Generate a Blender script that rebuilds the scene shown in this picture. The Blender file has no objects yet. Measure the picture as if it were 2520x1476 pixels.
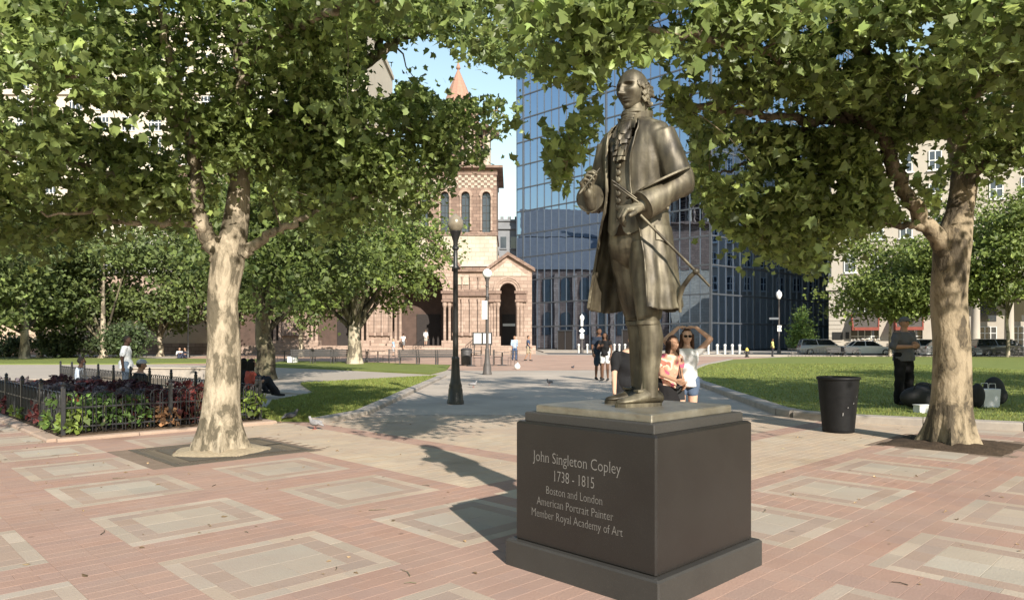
import bpy, bmesh, math, random
import numpy as np
from mathutils import Vector, Matrix

# ------------------------------------------------------------------ scene, camera, sky, sun, exposure
SC = bpy.context.scene
COL = SC.collection
random.seed(7)
RNG = np.random.default_rng(7)
PI = math.pi

CAM_H = 1.3
F_PX, CX, HY = 1747.0, 1260.0, 842.0          # focal length, centre column and horizon row of the photograph (2520 px wide)
cd = bpy.data.cameras.new('camera')
cam = bpy.data.objects.new('camera', cd)
COL.objects.link(cam)
cam.location = (0, 0, CAM_H)
cam.rotation_euler = (PI / 2, 0, 0)
cd.sensor_width = 36.0
cd.lens = 36.0 * F_PX / 2520.0
cd.shift_y = (HY - 738.0) / 2520.0
cd.clip_start = 0.05
cd.clip_end = 3000
SC.camera = cam

SUN_EL = math.radians(29.0)
SUN_H = Vector((0.35, -0.937, 0)).normalized()        # horizontal direction towards the sun (behind the camera, to the right)
SUN_DIR = Vector((SUN_H.x * math.cos(SUN_EL), SUN_H.y * math.cos(SUN_EL), math.sin(SUN_EL)))
w = bpy.data.worlds.new('World')
SC.world = w
w.use_nodes = True
nt = w.node_tree
bg = nt.nodes['Background']
sky = nt.nodes.new('ShaderNodeTexSky')
sky.sky_type = 'NISHITA'
sky.sun_disc = False
sky.sun_elevation = SUN_EL
sky.sun_rotation = math.atan2(SUN_H.x, SUN_H.y)
sky.air_density = 1.7
sky.dust_density = 0.1
sky.ozone_density = 1.0
nt.links.new(sky.outputs[0], bg.inputs[0])
bg.inputs[1].default_value = 0.098
sl = bpy.data.lights.new('sun', 'SUN')
sl.energy = 4.5
sl.angle = math.radians(0.6)
sl.color = (1.0, 0.925, 0.81)
sun = bpy.data.objects.new('sun', sl)
COL.objects.link(sun)
sun.rotation_euler = (-SUN_DIR).to_track_quat('-Z', 'Y').to_euler()
sun.location = (20, -40, 40)
vs = SC.view_settings
vs.view_transform = 'Standard'
vs.look = 'None'
vs.exposure = 1.06
vs.gamma = 1.0
vs.use_curve_mapping = False
SC.render.engine = 'CYCLES'
SC.cycles.use_denoising = True
SC.cycles.max_bounces = 7
SC.cycles.transparent_max_bounces = 8
SC.cycles.sample_clamp_indirect = 6.0


# ------------------------------------------------------------------ from photograph pixels to places
def G(x, y, z=0.0):
    Y = F_PX * (CAM_H - z) / (y - HY)
    return Vector(((x - CX) / F_PX * Y, Y, z))


def P(x, y, Y):
    return Vector(((x - CX) / F_PX * Y, Y, CAM_H + (HY - y) / F_PX * Y))


# ------------------------------------------------------------------ materials
def nodes_of(name):
    m = bpy.data.materials.new(name)
    m.use_nodes = True
    n = m.node_tree
    return m, n, n.nodes['Principled BSDF']


def pmat(name, c1, c2=None, scale=4.0, rough=0.8, metal=0.0, bump=0.0, bscale=30.0, spec=0.5, detail=5.0,
         stretch=(1, 1, 1), attr=None, contrast=0.5, rough2=None, coat=0.0):
    m, n, b = nodes_of(name)
    b.inputs['Roughness'].default_value = rough
    b.inputs['Metallic'].default_value = metal
    b.inputs['Specular IOR Level'].default_value = spec
    b.inputs['Coat Weight'].default_value = coat
    c2 = c2 or tuple(v * 0.8 for v in c1)
    tc = n.nodes.new('ShaderNodeTexCoord')
    mp = n.nodes.new('ShaderNodeMapping')
    mp.inputs['Scale'].default_value = stretch
    n.links.new(tc.outputs['Object'], mp.inputs[0])
    no = n.nodes.new('ShaderNodeTexNoise')
    no.inputs['Scale'].default_value = scale
    no.inputs['Detail'].default_value = detail
    no.inputs['Roughness'].default_value = 0.62
    n.links.new(mp.outputs[0], no.inputs['Vector'])
    rp = n.nodes.new('ShaderNodeValToRGB')
    rp.color_ramp.elements[0].position = 0.5 - 0.5 * contrast
    rp.color_ramp.elements[1].position = 0.5 + 0.5 * contrast
    rp.color_ramp.elements[0].color = (*c2, 1)
    rp.color_ramp.elements[1].color = (*c1, 1)
    n.links.new(no.outputs[0], rp.inputs[0])
    out = rp.outputs[0]
    if attr:
        at = n.nodes.new('ShaderNodeAttribute')
        at.attribute_name = attr
        mx = n.nodes.new('ShaderNodeMix')
        mx.data_type = 'RGBA'
        mx.blend_type = 'MULTIPLY'
        mx.inputs[0].default_value = 1.0
        n.links.new(at.outputs['Color'], mx.inputs[6])
        n.links.new(out, mx.inputs[7])
        out = mx.outputs[2]
    n.links.new(out, b.inputs['Base Color'])
    if rough2 is not None:
        mr = n.nodes.new('ShaderNodeMapRange')
        mr.inputs[1].default_value = 0.3
        mr.inputs[2].default_value = 0.7
        mr.inputs[3].default_value = rough
        mr.inputs[4].default_value = rough2
        n.links.new(no.outputs[0], mr.inputs[0])
        n.links.new(mr.outputs[0], b.inputs['Roughness'])
    if bump:
        nb = n.nodes.new('ShaderNodeTexNoise')
        nb.inputs['Scale'].default_value = bscale
        nb.inputs['Detail'].default_value = 6
        n.links.new(mp.outputs[0], nb.inputs['Vector'])
        bp = n.nodes.new('ShaderNodeBump')
        bp.inputs['Strength'].default_value = bump
        bp.inputs['Distance'].default_value = 0.02
        n.links.new(nb.outputs[0], bp.inputs['Height'])
        n.links.new(bp.outputs[0], b.inputs['Normal'])
    return m


def leaf_mat(name, tint, trans=0.32, rough=0.5):
    m, n, b = nodes_of(name)
    at = n.nodes.new('ShaderNodeAttribute')
    at.attribute_name = 'Col'
    mx = n.nodes.new('ShaderNodeMix')
    mx.data_type = 'RGBA'
    mx.blend_type = 'MULTIPLY'
    mx.inputs[0].default_value = 1.0
    mx.inputs[7].default_value = (*tint, 1)
    n.links.new(at.outputs['Color'], mx.inputs[6])
    n.links.new(mx.outputs[2], b.inputs['Base Color'])
    b.inputs['Roughness'].default_value = rough
    b.inputs['Specular IOR Level'].default_value = 0.45
    tr = n.nodes.new('ShaderNodeBsdfTranslucent')
    hs = n.nodes.new('ShaderNodeHueSaturation')
    hs.inputs['Value'].default_value = 1.7
    hs.inputs['Hue'].default_value = 0.492
    n.links.new(mx.outputs[2], hs.inputs['Color'])
    n.links.new(hs.outputs[0], tr.inputs[0])
    ms = n.nodes.new('ShaderNodeMixShader')
    ms.inputs[0].default_value = trans
    n.links.new(b.outputs[0], ms.inputs[1])
    n.links.new(tr.outputs[0], ms.inputs[2])
    n.links.new(ms.outputs[0], n.nodes['Material Output'].inputs[0])
    return m


# ------------------------------------------------------------------ mesh helpers
def link_mesh(name, me, mat, parent=None):
    o = bpy.data.objects.new(name, me)
    COL.objects.link(o)
    if mat:
        me.materials.append(mat)
    if parent:
        o.parent = parent
    return o


def smooth(me, angle=None):
    me.polygons.foreach_set('use_smooth', np.ones(len(me.polygons), dtype=bool))
    if angle is not None:
        me.set_sharp_from_angle(angle=math.radians(angle))


def tag(o, label=None, cat=None, group=None, kind=None):
    if label: o['label'] = label
    if cat: o['category'] = cat
    if group: o['group'] = group
    if kind: o['kind'] = kind
    return o


def thing(name, label, cat, loc=(0, 0, 0), rz=0.0, group=None):
    o = bpy.data.objects.new(name, None)
    COL.objects.link(o)
    o.empty_display_size = 0.2
    o.location = loc
    o.rotation_euler = (0, 0, rz)
    return tag(o, label, cat, group)


def copy_tree(o, parent=None):
    c = o.copy()
    COL.objects.link(c)
    c.parent = parent
    for ch in o.children:
        copy_tree(ch, c)
    return c


class MB:
    """collects simple solids into one mesh"""
    def __init__(self):
        self.v, self.f = [], []

    def add(self, vs, fs):
        o = len(self.v)
        self.v += [tuple(p) for p in vs]
        self.f += [tuple(i + o for i in f) for f in fs]
        return self

    def box(self, c, s, rz=0.0, taper=1.0):
        x, y, z = s[0] / 2, s[1] / 2, s[2] / 2
        ca, sa = math.cos(rz), math.sin(rz)
        vs = []
        for dz in (-1, 1):
            t = taper if dz > 0 else 1.0
            for dx, dy in ((-1, -1), (1, -1), (1, 1), (-1, 1)):
                px, py = dx * x * t, dy * y * t
                vs.append((c[0] + px * ca - py * sa, c[1] + px * sa + py * ca, c[2] + dz * z))
        return self.add(vs, [(3, 2, 1, 0), (4, 5, 6, 7), (0, 1, 5, 4), (1, 2, 6, 5), (2, 3, 7, 6), (3, 0, 4, 7)])

    def span(self, x0, x1, y0, y1, z0, z1):
        return self.box(((x0 + x1) / 2, (y0 + y1) / 2, (z0 + z1) / 2), (abs(x1 - x0), abs(y1 - y0), abs(z1 - z0)))

    def prism(self, poly, z0, z1):
        n = len(poly)
        vs = [(p[0], p[1], z0) for p in poly] + [(p[0], p[1], z1) for p in poly]
        fs = [tuple(range(n - 1, -1, -1)), tuple(range(n, 2 * n))]
        fs += [(i, (i + 1) % n, n + (i + 1) % n, n + i) for i in range(n)]
        return self.add(vs, fs)

    def extrude_y(self, poly_xz, y0, y1):
        """outline in the x-z plane given counter-clockwise seen from -y, extruded along y"""
        n = len(poly_xz)
        vs = [(p[0], y0, p[1]) for p in poly_xz] + [(p[0], y1, p[1]) for p in poly_xz]
        fs = [tuple(range(n)), tuple(range(2 * n - 1, n - 1, -1))]
        fs += [((i + 1) % n, i, n + i, n + (i + 1) % n) for i in range(n)]
        return self.add(vs, fs)

    def tube(self, pts, rad, n=8, cap=True, squash=None):
        pts = [Vector(p) for p in pts]
        if not hasattr(rad, '__len__'):
            rad = [rad] * len(pts)
        rings = []
        up = Vector((0, 0, 1))
        prev = None
        for i, p in enumerate(pts):
            a = pts[max(i - 1, 0)]
            b = pts[min(i + 1, len(pts) - 1)]
            t = (b - a)
            t = t.normalized() if t.length > 1e-9 else Vector((0, 0, 1))
            if prev is None:
                ref = up if abs(t.z) < 0.9 else Vector((1, 0, 0))
                u = t.cross(ref).normalized()
            else:
                u = (prev - t * prev.dot(t))
                u = u.normalized() if u.length > 1e-6 else t.orthogonal().normalized()
            prev = u
            vv = t.cross(u)
            rings.append([p + (u * math.cos(2 * PI * k / n) + vv * math.sin(2 * PI * k / n)) * rad[i] for k in range(n)])
        return self.loft(rings, cap)

    def loft(self, rings, cap=True, closed=True):
        n = len(rings[0])
        vs = [p for r in rings for p in r]
        fs = []
        for i in range(len(rings) - 1):
            for k in range(n if closed else n - 1):
                k2 = (k + 1) % n
                fs.append((i * n + k, i * n + k2, (i + 1) * n + k2, (i + 1) * n + k))
        if cap and closed:
            fs.append(tuple(range(n - 1, -1, -1)))
            fs.append(tuple((len(rings) - 1) * n + k for k in range(n)))
        return self.add(vs, fs)

    def lathe(self, prof, c=(0, 0, 0), n=20):
        rings = [[(c[0] + r * math.cos(2 * PI * k / n), c[1] + r * math.sin(2 * PI * k / n), c[2] + z) for k in range(n)]
                 for r, z in prof]
        return self.loft(rings)

    def ball(self, c, r, n=14, m=9):
        rx, ry, rz = r if hasattr(r, '__len__') else (r, r, r)
        rings = []
        for i in range(m + 1):
            a = -PI / 2 + PI * i / m
            ca = max(math.cos(a), 0.02)
            rings.append([(c[0] + rx * ca * math.cos(2 * PI * k / n), c[1] + ry * ca * math.sin(2 * PI * k / n),
                           c[2] + rz * math.sin(a)) for k in range(n)])
        return self.loft(rings)

    def capsule(self, a, ra, b, rb, n=14):
        a, b = Vector(a), Vector(b)
        t = (b - a).normalized() if (b - a).length > 1e-9 else Vector((0, 0, 1))
        pts, rad = [], []
        for k in range(5):
            s = -PI / 2 + (PI / 2) * k / 4
            pts.append(a + t * ra * math.sin(s)); rad.append(max(ra * math.cos(s), ra * 0.03))
        for k in range(5):
            s = (PI / 2) * k / 4
            pts.append(b + t * rb * math.sin(s)); rad.append(max(rb * math.cos(s), rb * 0.03))
        return self.tube(pts, rad, n)

    def mesh(self, name):
        me = bpy.data.meshes.new(name)
        me.from_pydata(self.v, [], self.f)
        me.update()
        return me

    def build(self, name, mat, parent=None, sm=None, origin=None):
        if origin is not None:
            ox, oy, oz = origin
            self.v = [(a - ox, b - oy, c - oz) for a, b, c in self.v]
        me = self.mesh(name)
        if sm is not None:
            smooth(me, sm)
        return link_mesh(name, me, mat, parent)


WORK = bpy.data.scenes.new('workbench')      # scratch scene for growing skins, removed at the end


def remeshed(mb, voxel, smooth_it=4, factor=0.5, keep=None):
    """one continuous skin grown round overlapping solids"""
    me = mb.mesh('tmp')
    o = bpy.data.objects.new('tmp', me)
    WORK.collection.objects.link(o)
    r = o.modifiers.new('r', 'REMESH')
    r.mode = 'VOXEL'
    r.voxel_size = voxel
    if smooth_it:
        s = o.modifiers.new('s', 'SMOOTH')
        s.iterations = smooth_it
        s.factor = factor
    with bpy.context.temp_override(scene=WORK, view_layer=WORK.view_layers[0]):
        dg = bpy.context.evaluated_depsgraph_get()
        out = bpy.data.meshes.new_from_object(o.evaluated_get(dg))
    bpy.data.objects.remove(o)
    bpy.data.meshes.remove(me)
    smooth(out)
    return out


def set_col(me, cols):
    """per-face-corner colour from one colour per face"""
    at = me.color_attributes.new('Col', 'FLOAT_COLOR', 'CORNER')
    lt = np.empty(len(me.polygons), dtype=np.int32)
    me.polygons.foreach_get('loop_total', lt)
    c = np.ones((len(me.polygons), 4), dtype=np.float32)
    c[:, :3] = cols
    at.data.foreach_set('color', np.repeat(c, lt, axis=0).ravel())


def push(me, fn):
    """move every vertex along its normal by fn(co)"""
    n = len(me.vertices)
    co = np.empty(n * 3, dtype=np.float32)
    me.vertices.foreach_get('co', co)
    nr = np.empty(n * 3, dtype=np.float32)
    me.vertex_normals.foreach_get('vector', nr)
    co, nr = co.reshape(-1, 3), nr.reshape(-1, 3)
    co = co + nr * fn(co)[:, None]
    me.vertices.foreach_set('co', co.astype(np.float32).ravel())
    me.update()


def fast_mesh(name, verts, faces, k):
    """mesh from numpy arrays, every face with k corners"""
    me = bpy.data.meshes.new(name)
    nv, nf = len(verts), len(faces)
    me.vertices.add(nv)
    me.vertices.foreach_set('co', np.ascontiguousarray(verts, dtype=np.float32).ravel())
    me.loops.add(nf * k)
    me.loops.foreach_set('vertex_index', np.ascontiguousarray(faces, dtype=np.int32).ravel())
    me.polygons.add(nf)
    me.polygons.foreach_set('loop_start', np.arange(0, nf * k, k, dtype=np.int32))
    me.polygons.foreach_set('use_smooth', np.zeros(nf, dtype=bool))
    me.update(calc_edges=True)
    me.validate()
    return me
# ------------------------------------------------------------------ ground, paving, lawns
AX = math.radians(44.4)
UX, UY = math.cos(AX), math.sin(AX)
P0 = (0.713, 4.163)
S = 1.475


def LW(p, q):
    """paving grid -> world; the grid's axes run diagonally to the view and through the pedestal's centre"""
    return (P0[0] + p * UX - q * UY, P0[1] + p * UY + q * UX)


def WL(x, y):
    dx, dy = x - P0[0], y - P0[1]
    return (dx * UX + dy * UY, -dx * UY + dy * UX)


M_GROUND = pmat('ground_concrete', (0.38, 0.325, 0.27), (0.30, 0.26, 0.22), scale=0.35, rough=0.95, bump=0.25, bscale=14, contrast=0.8, spec=0.2)
M_PATH = pmat('path_paving', (0.40, 0.345, 0.285), (0.32, 0.275, 0.23), scale=0.8, rough=0.95, bump=0.3, bscale=25, contrast=0.9, spec=0.2)
M_PIECE = pmat('paving_piece', (1.14, 1.14, 1.12), (0.70, 0.71, 0.72), scale=1.1, rough=0.92, bump=0.2, bscale=70, attr='Col', contrast=0.75, spec=0.25, detail=9)
def add_spots(m, scale=2.6, size=0.05):
    """trodden gum and small stains on the paving"""
    n = m.node_tree
    b = n.nodes['Principled BSDF']
    geo = n.nodes.new('ShaderNodeNewGeometry')
    out = b.inputs['Base Color'].links[0].from_socket
    for sc_, th, dk in ((scale, size, 0.62), (scale * 0.31, 0.17, 0.84)):
        vo = n.nodes.new('ShaderNodeTexVoronoi')
        vo.inputs['Scale'].default_value = sc_
        n.links.new(geo.outputs['Position'], vo.inputs['Vector'])
        nz = n.nodes.new('ShaderNodeTexNoise')
        nz.inputs['Scale'].default_value = sc_ * 6
        n.links.new(geo.outputs['Position'], nz.inputs['Vector'])
        ad = n.nodes.new('ShaderNodeMath')
        ad.operation = 'MULTIPLY_ADD'
        ad.inputs[1].default_value = th
        n.links.new(nz.outputs[0], ad.inputs[0])
        n.links.new(vo.outputs['Distance'], ad.inputs[2])
        rp = n.nodes.new('ShaderNodeValToRGB')
        rp.color_ramp.elements[0].position = th * 1.0
        rp.color_ramp.elements[1].position = th * 1.9
        rp.color_ramp.elements[0].color = (dk, dk, dk * 0.98, 1)
        rp.color_ramp.elements[1].color = (1, 1, 1, 1)
        n.links.new(ad.outputs[0], rp.inputs[0])
        mx = n.nodes.new('ShaderNodeMix')
        mx.data_type = 'RGBA'
        mx.blend_type = 'MULTIPLY'
        mx.inputs[0].default_value = 1.0
        n.links.new(out, mx.inputs[6])
        n.links.new(rp.outputs[0], mx.inputs[7])
        out = mx.outputs[2]
    n.links.new(out, b.inputs['Base Color'])


def add_dust(m, col, amount):
    """dust lying unevenly over the pieces"""
    n = m.node_tree
    b = n.nodes['Principled BSDF']
    geo = n.nodes.new('ShaderNodeNewGeometry')
    nz = n.nodes.new('ShaderNodeTexNoise')
    nz.inputs['Scale'].default_value = 0.9
    nz.inputs['Detail'].default_value = 9
    nz.inputs['Roughness'].default_value = 0.65
    n.links.new(geo.outputs['Position'], nz.inputs['Vector'])
    mr = n.nodes.new('ShaderNodeMapRange')
    mr.inputs[1].default_value, mr.inputs[2].default_value = 0.36, 0.64
    mr.inputs[3].default_value, mr.inputs[4].default_value = 0.06, amount
    n.links.new(nz.outputs[0], mr.inputs[0])
    mx = n.nodes.new('ShaderNodeMix')
    mx.data_type = 'RGBA'
    n.links.new(mr.outputs[0], mx.inputs[0])
    n.links.new(b.inputs['Base Color'].links[0].from_socket, mx.inputs[6])
    mx.inputs[7].default_value = (*col, 1)
    n.links.new(mx.outputs[2], b.inputs['Base Color'])


add_dust(M_PIECE, (0.325, 0.238, 0.188), 0.50)
add_spots(M_PIECE)      # gum
M_JOINT = pmat('joint_sand', (0.235, 0.175, 0.135), (0.165, 0.125, 0.097), scale=6, rough=1.0, bump=0.4, bscale=120, spec=0.1)
M_KERB = pmat('kerb_granite', (0.36, 0.31, 0.26), (0.22, 0.195, 0.175), scale=3, rough=0.85, bump=0.3, bscale=60)
M_GRASS = pmat('grass_turf', (0.195, 0.215, 0.060), (0.105, 0.135, 0.036), scale=0.7, rough=0.9, bump=0.9, bscale=45, detail=10, spec=0.15, contrast=0.8)
M_ASPH = pmat('asphalt', (0.085, 0.085, 0.09), (0.055, 0.055, 0.06), scale=2, rough=0.9, bump=0.3, bscale=80)
M_SOIL = pmat('soil', (0.085, 0.06, 0.042), (0.04, 0.03, 0.022), scale=9, rough=1, bump=1.0, bscale=40, spec=0.1)
M_WHITE_LINE = pmat('road_paint', (0.75, 0.75, 0.72), (0.5, 0.5, 0.48), scale=4, rough=0.8)

# one sheet to the horizon, with the sunken basin of the square cut out of it (a runs away to the left, b away to the right)
BA0, BA1, BB0, BB1, BZ = 16.5, 30.0, 5.4, 9.0, -0.30
R2 = math.sqrt(0.5)


def AB(a, b):
    return ((b - a) * R2, (a + b) * R2)


g = MB()
GZ = -0.012
for a0, a1, b0, b1 in ((-900, 900, -900, BB0), (-900, 900, BB1, 900), (-900, BA0, BB0, BB1), (BA1, 900, BB0, BB1)):
    q = [AB(a0, b0), AB(a0, b1), AB(a1, b1), AB(a1, b0)]
    g.add([(x, y, GZ) for x, y in q], [(3, 2, 1, 0)])
ground = tag(g.build('ground', M_GROUND), kind='structure')
g = MB()
q = [AB(BA0, BB0), AB(BA0, BB1), AB(BA1, BB1), AB(BA1, BB0)]
g.add([(x, y, BZ) for x, y in q] + [(x, y, GZ) for x, y in q],
      [(3, 2, 1, 0)] + [(i, (i + 1) % 4, 4 + (i + 1) % 4, 4 + i) for i in range(4)])
basin = tag(g.build('basin_floor', M_PATH), kind='structure')

# --- patterned brick paving, piece by piece
pieces = []      # (p0, p1, q0, q1, colour, kind)
RED = (0.330, 0.205, 0.162)
PINK = (0.312, 0.232, 0.186)
TAN = (0.430, 0.345, 0.258)
CREAM = (0.385, 0.318, 0.252)
SLAB = (0.372, 0.325, 0.265)
prr = random.Random(3)
TREE_L, TREE_R = (-3.5, 8.55), (5.6, 9.05)
PITS = [(TREE_L, 0.80), (TREE_R, 0.70)]
# planting bed: a strip of the grid beyond the left tree
BED_P0, BED_P1, BED_Q = -1.09, 1.68, 8.45


def keep_piece(p0, p1, q0, q1):
    p, qq = (p0 + p1) / 2, (q0 + q1) / 2
    x, y = LW(p, qq)
    if y < 1.9 or y > 12.6 or abs(x) > y * 0.80 + 0.7:
        return False
    for c, h in PITS:
        cp, cq = WL(*c)
        if max(p0, cp - h) < min(p1, cp + h) and max(q0, cq - h) < min(q1, cq + h):
            return False
    if abs(p) < 0.5 and abs(qq) < 0.5:
        return False
    if BED_P0 - 0.15 < p < BED_P1 + 0.3 and qq > BED_Q - 0.12:
        return False
    if p > 0.6 and qq > 0.6 and (x < -2.95 + max(0, 12.2 - y) * 1.6 - 1.0 and y > 11.45):
        return False
    if x > 5.0 and y > 11.75 - (x - 5.2) * 0.55:
        return False
    return True


def fill(p0, p1, q0, q1, lp, lq, colour, kind, bond=True, var=0.06):
    npc = max(1, round((p1 - p0) / lp))
    nq = max(1, round((q1 - q0) / lq))
    dp, dq = (p1 - p0) / npc, (q1 - q0) / nq
    for j in range(nq):
        off = dp * 0.5 if (bond and j % 2 and npc > 1) else 0.0
        xs = [p0 + i * dp + off for i in range(npc)] + [p1 + off]
        if off:
            xs = [p0] + xs[:-1] + [p1]
        for a, b in zip(xs[:-1], xs[1:]):
            if b - a < 0.02: continue
            pc = (a, b, q0 + j * dq, q0 + (j + 1) * dq)
            if keep_piece(*pc):
                v = 1.0 + prr.uniform(-var, var)
                h = prr.uniform(-0.04, 0.04)
                pieces.append((*pc, (colour[0] * v * (1 + h), colour[1] * v, colour[2] * v * (1 - h)), kind))


ho, hr, hs = 0.51, 0.415, 0.285          # half sides of border, inside of border, centre slab
for i in range(-9, 9):
    for j in range(-9, 9):
        if not (i <= 0 or j <= 0):
            continue
        cp, cq = i * S, j * S
        x, y = LW(cp, cq)
        if y < 0.5 or y > 13.5 or abs(x) > y * 0.8 + 2:
            continue
        h = S / 2
        fill(cp - h, cp - ho, cq - h, cq + h, 0.2275, 0.105, RED, 'brick', False)
        fill(cp + ho, cp + h, cq - h, cq + h, 0.2275, 0.105, RED, 'brick', False)
        fill(cp - ho, cp + ho, cq - h, cq - ho, 0.204, 0.113, RED, 'brick')
        fill(cp - ho, cp + ho, cq + ho, cq + h, 0.204, 0.113, RED, 'brick')
        t = ho - hr
        fill(cp - ho, cp + ho, cq - ho, cq - hr, 0.34, t, CREAM, 'border_stone', False, 0.14)
        fill(cp - ho, cp + ho, cq + hr, cq + ho, 0.34, t, CREAM, 'border_stone', False, 0.14)
        fill(cp - ho, cp - hr, cq - hr, cq + hr, t, 0.277, CREAM, 'border_stone', False, 0.14)
        fill(cp + hr, cp + ho, cq - hr, cq + hr, t, 0.277, CREAM, 'border_stone', False, 0.14)
        b = hr - hs
        fill(cp - hr, cp + hr, cq - hr, cq - hs, 0.2075, b, PINK, 'brick', False)
        fill(cp - hr, cp + hr, cq + hs, cq + hr, 0.2075, b, PINK, 'brick', False)
        fill(cp - hr, cp - hs, cq - hs, cq + hs, b, 0.19, PINK, 'brick', False)
        fill(cp + hs, cp + hr, cq - hs, cq + hs, b, 0.19, PINK, 'brick', False)
        fill(cp - hs, cp + hs, cq - hs, cq + hs, hs, hs, SLAB, 'slab', False, 0.07)
h = S / 2
# the tan quadrant behind the statue with its red bands
edges = [h, 2.00, 2.34, 20.0]
for a in range(3):
    for bq in range(3):
        p0_, p1_ = edges[a], edges[a + 1]
        q0_, q1_ = edges[bq], edges[bq + 1]
        red = (a == 1 or bq == 1)
        p1_, q1_ = min(p1_, 11.6), min(q1_, 11.6)
        fill(p0_, p1_, q0_, q1_, 0.205, 0.103, RED if red else TAN, 'brick')


def piece_geo(pc):
    p0_, p1_, q0_, q1_, c, kind = pc
    gp = 0.0011 if kind != 'slab' else 0.0012
    z = prr.uniform(-0.0003, 0.0003)
    tl = prr.uniform(-0.0002, 0.0002)
    cs = [LW(p0_ + gp, q0_ + gp), LW(p1_ - gp, q0_ + gp), LW(p1_ - gp, q1_ - gp), LW(p0_ + gp, q1_ - gp)]
    bv = 0.0007
    ct = [LW(p0_ + gp + bv, q0_ + gp + bv), LW(p1_ - gp - bv, q0_ + gp + bv), LW(p1_ - gp - bv, q1_ - gp - bv), LW(p0_ + gp + bv, q1_ - gp - bv)]
    vs = [(x, y, GZ) for x, y in cs] + [(x, y, -0.0011) for x, y in cs] + [(x, y, z + (tl if k in (1, 2) else -tl)) for k, (x, y) in enumerate(ct)]
    fs = [(8, 9, 10, 11)]
    for k in range(4):
        k2 = (k + 1) % 4
        fs.append((4 + k, 4 + k2, 8 + k2, 8 + k))
        fs.append((k, k2, 4 + k2, 4 + k))
    return vs, fs


def seen_area(pc):
    x, y = LW((pc[0] + pc[1]) / 2, (pc[2] + pc[3]) / 2)
    if y < 3.45 or abs(x) > y * 0.73 or (0.05 < x < 1.4 and 3.3 < y < 5.0):
        return 0
    return (pc[1] - pc[0]) * (pc[3] - pc[2]) / y ** 3


jo = MB()
jq = [(-10.5, 1.5), (10.5, 1.5), (10.5, 9.3), (5.5, 11.7), (4.9, 12.7), (-2.6, 12.7), (-10.5, 12.7)]
jo.add([(x, y, -0.0030) for x, y in jq], [tuple(range(len(jq)))])
paving = tag(jo.build('brick_paving', M_JOINT), kind='structure')
order = {}
for kind, lim in (('brick', 300), ('border_stone', 300), ('slab', 300)):
    mine = sorted([pc for pc in pieces if pc[5] == kind], key=seen_area, reverse=True)
    for pc in mine[:lim]:
        if seen_area(pc) <= 0:
            mine.append(pc)
            continue
        vs_, fs_ = piece_geo(pc)
        ox, oy = vs_[0][0], vs_[0][1]
        me = bpy.data.meshes.new(kind)
        me.from_pydata(vs_, [], fs_)
        set_col(me, np.tile(pc[4], (len(fs_), 1)))
        link_mesh(kind if kind != 'slab' else 'centre_slab', me, M_PIECE, paving)
    V_, F_, C_ = [], [], []
    for pc in mine[lim:]:
        vs_, fs_ = piece_geo(pc)
        o_ = len(V_)
        V_ += vs_
        F_ += [tuple(k + o_ for k in f) for f in fs_]
        C_ += [pc[4]] * len(fs_)
    if F_:
        me = fast_mesh(kind + '_field', np.array(V_), np.array(F_), 4)
        set_col(me, np.array(C_))
        o = link_mesh({'brick': 'brick_field', 'border_stone': 'border_stone_field', 'slab': 'centre_slab_field'}[kind], me, M_PIECE, paving)
        o['kind'] = 'stuff'
print('paving pieces', len(pieces))


def sheet(name, poly, z, mat, thick=0.0):
    m_ = MB()
    if thick:
        m_.prism(poly, z - thick, z)
    else:
        m_.add([(x, y, z) for x, y in poly], [tuple(range(len(poly)))])
    return tag(m_.build(name, mat), kind='structure')


def far_brick(name, c1, c2, mortar, sx):
    m, n, b = nodes_of(name)
    tc = n.nodes.new('ShaderNodeTexCoord')
    mp = n.nodes.new('ShaderNodeMapping')
    mp.inputs['Rotation'].default_value = (0, 0, AX)
    n.links.new(tc.outputs['Object'], mp.inputs[0])
    br = n.nodes.new('ShaderNodeTexBrick')
    br.inputs['Color1'].default_value = (*c1, 1)
    br.inputs['Color2'].default_value = (*c2, 1)
    br.inputs['Mortar'].default_value = (*mortar, 1)
    br.inputs['Scale'].default_value = sx
    br.inputs['Mortar Size'].default_value = 0.012
    n.links.new(mp.outputs[0], br.inputs['Vector'])
    no = n.nodes.new('ShaderNodeTexNoise')
    no.inputs['Scale'].default_value = 0.5
    no.inputs['Detail'].default_value = 8
    n.links.new(tc.outputs['Object'], no.inputs['Vector'])
    rp = n.nodes.new('ShaderNodeValToRGB')
    rp.color_ramp.elements[0].position = 0.3
    rp.color_ramp.elements[1].position = 0.7
    rp.color_ramp.elements[0].color = (0.75, 0.75, 0.75, 1)
    rp.color_ramp.elements[1].color = (1.08, 1.06, 1.04, 1)
    n.links.new(no.outputs[0], rp.inputs[0])
    mx = n.nodes.new('ShaderNodeMix')
    mx.data_type = 'RGBA'
    mx.blend_type = 'MULTIPLY'
    mx.inputs[0].default_value = 1.0
    n.links.new(br.outputs['Color'], mx.inputs[6])
    n.links.new(rp.outputs[0], mx.inputs[7])
    n.links.new(mx.outputs[2], b.inputs['Base Color'])
    b.inputs['Roughness'].default_value = 0.92
    b.inputs['Specular IOR Level'].default_value = 0.2
    return m


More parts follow.
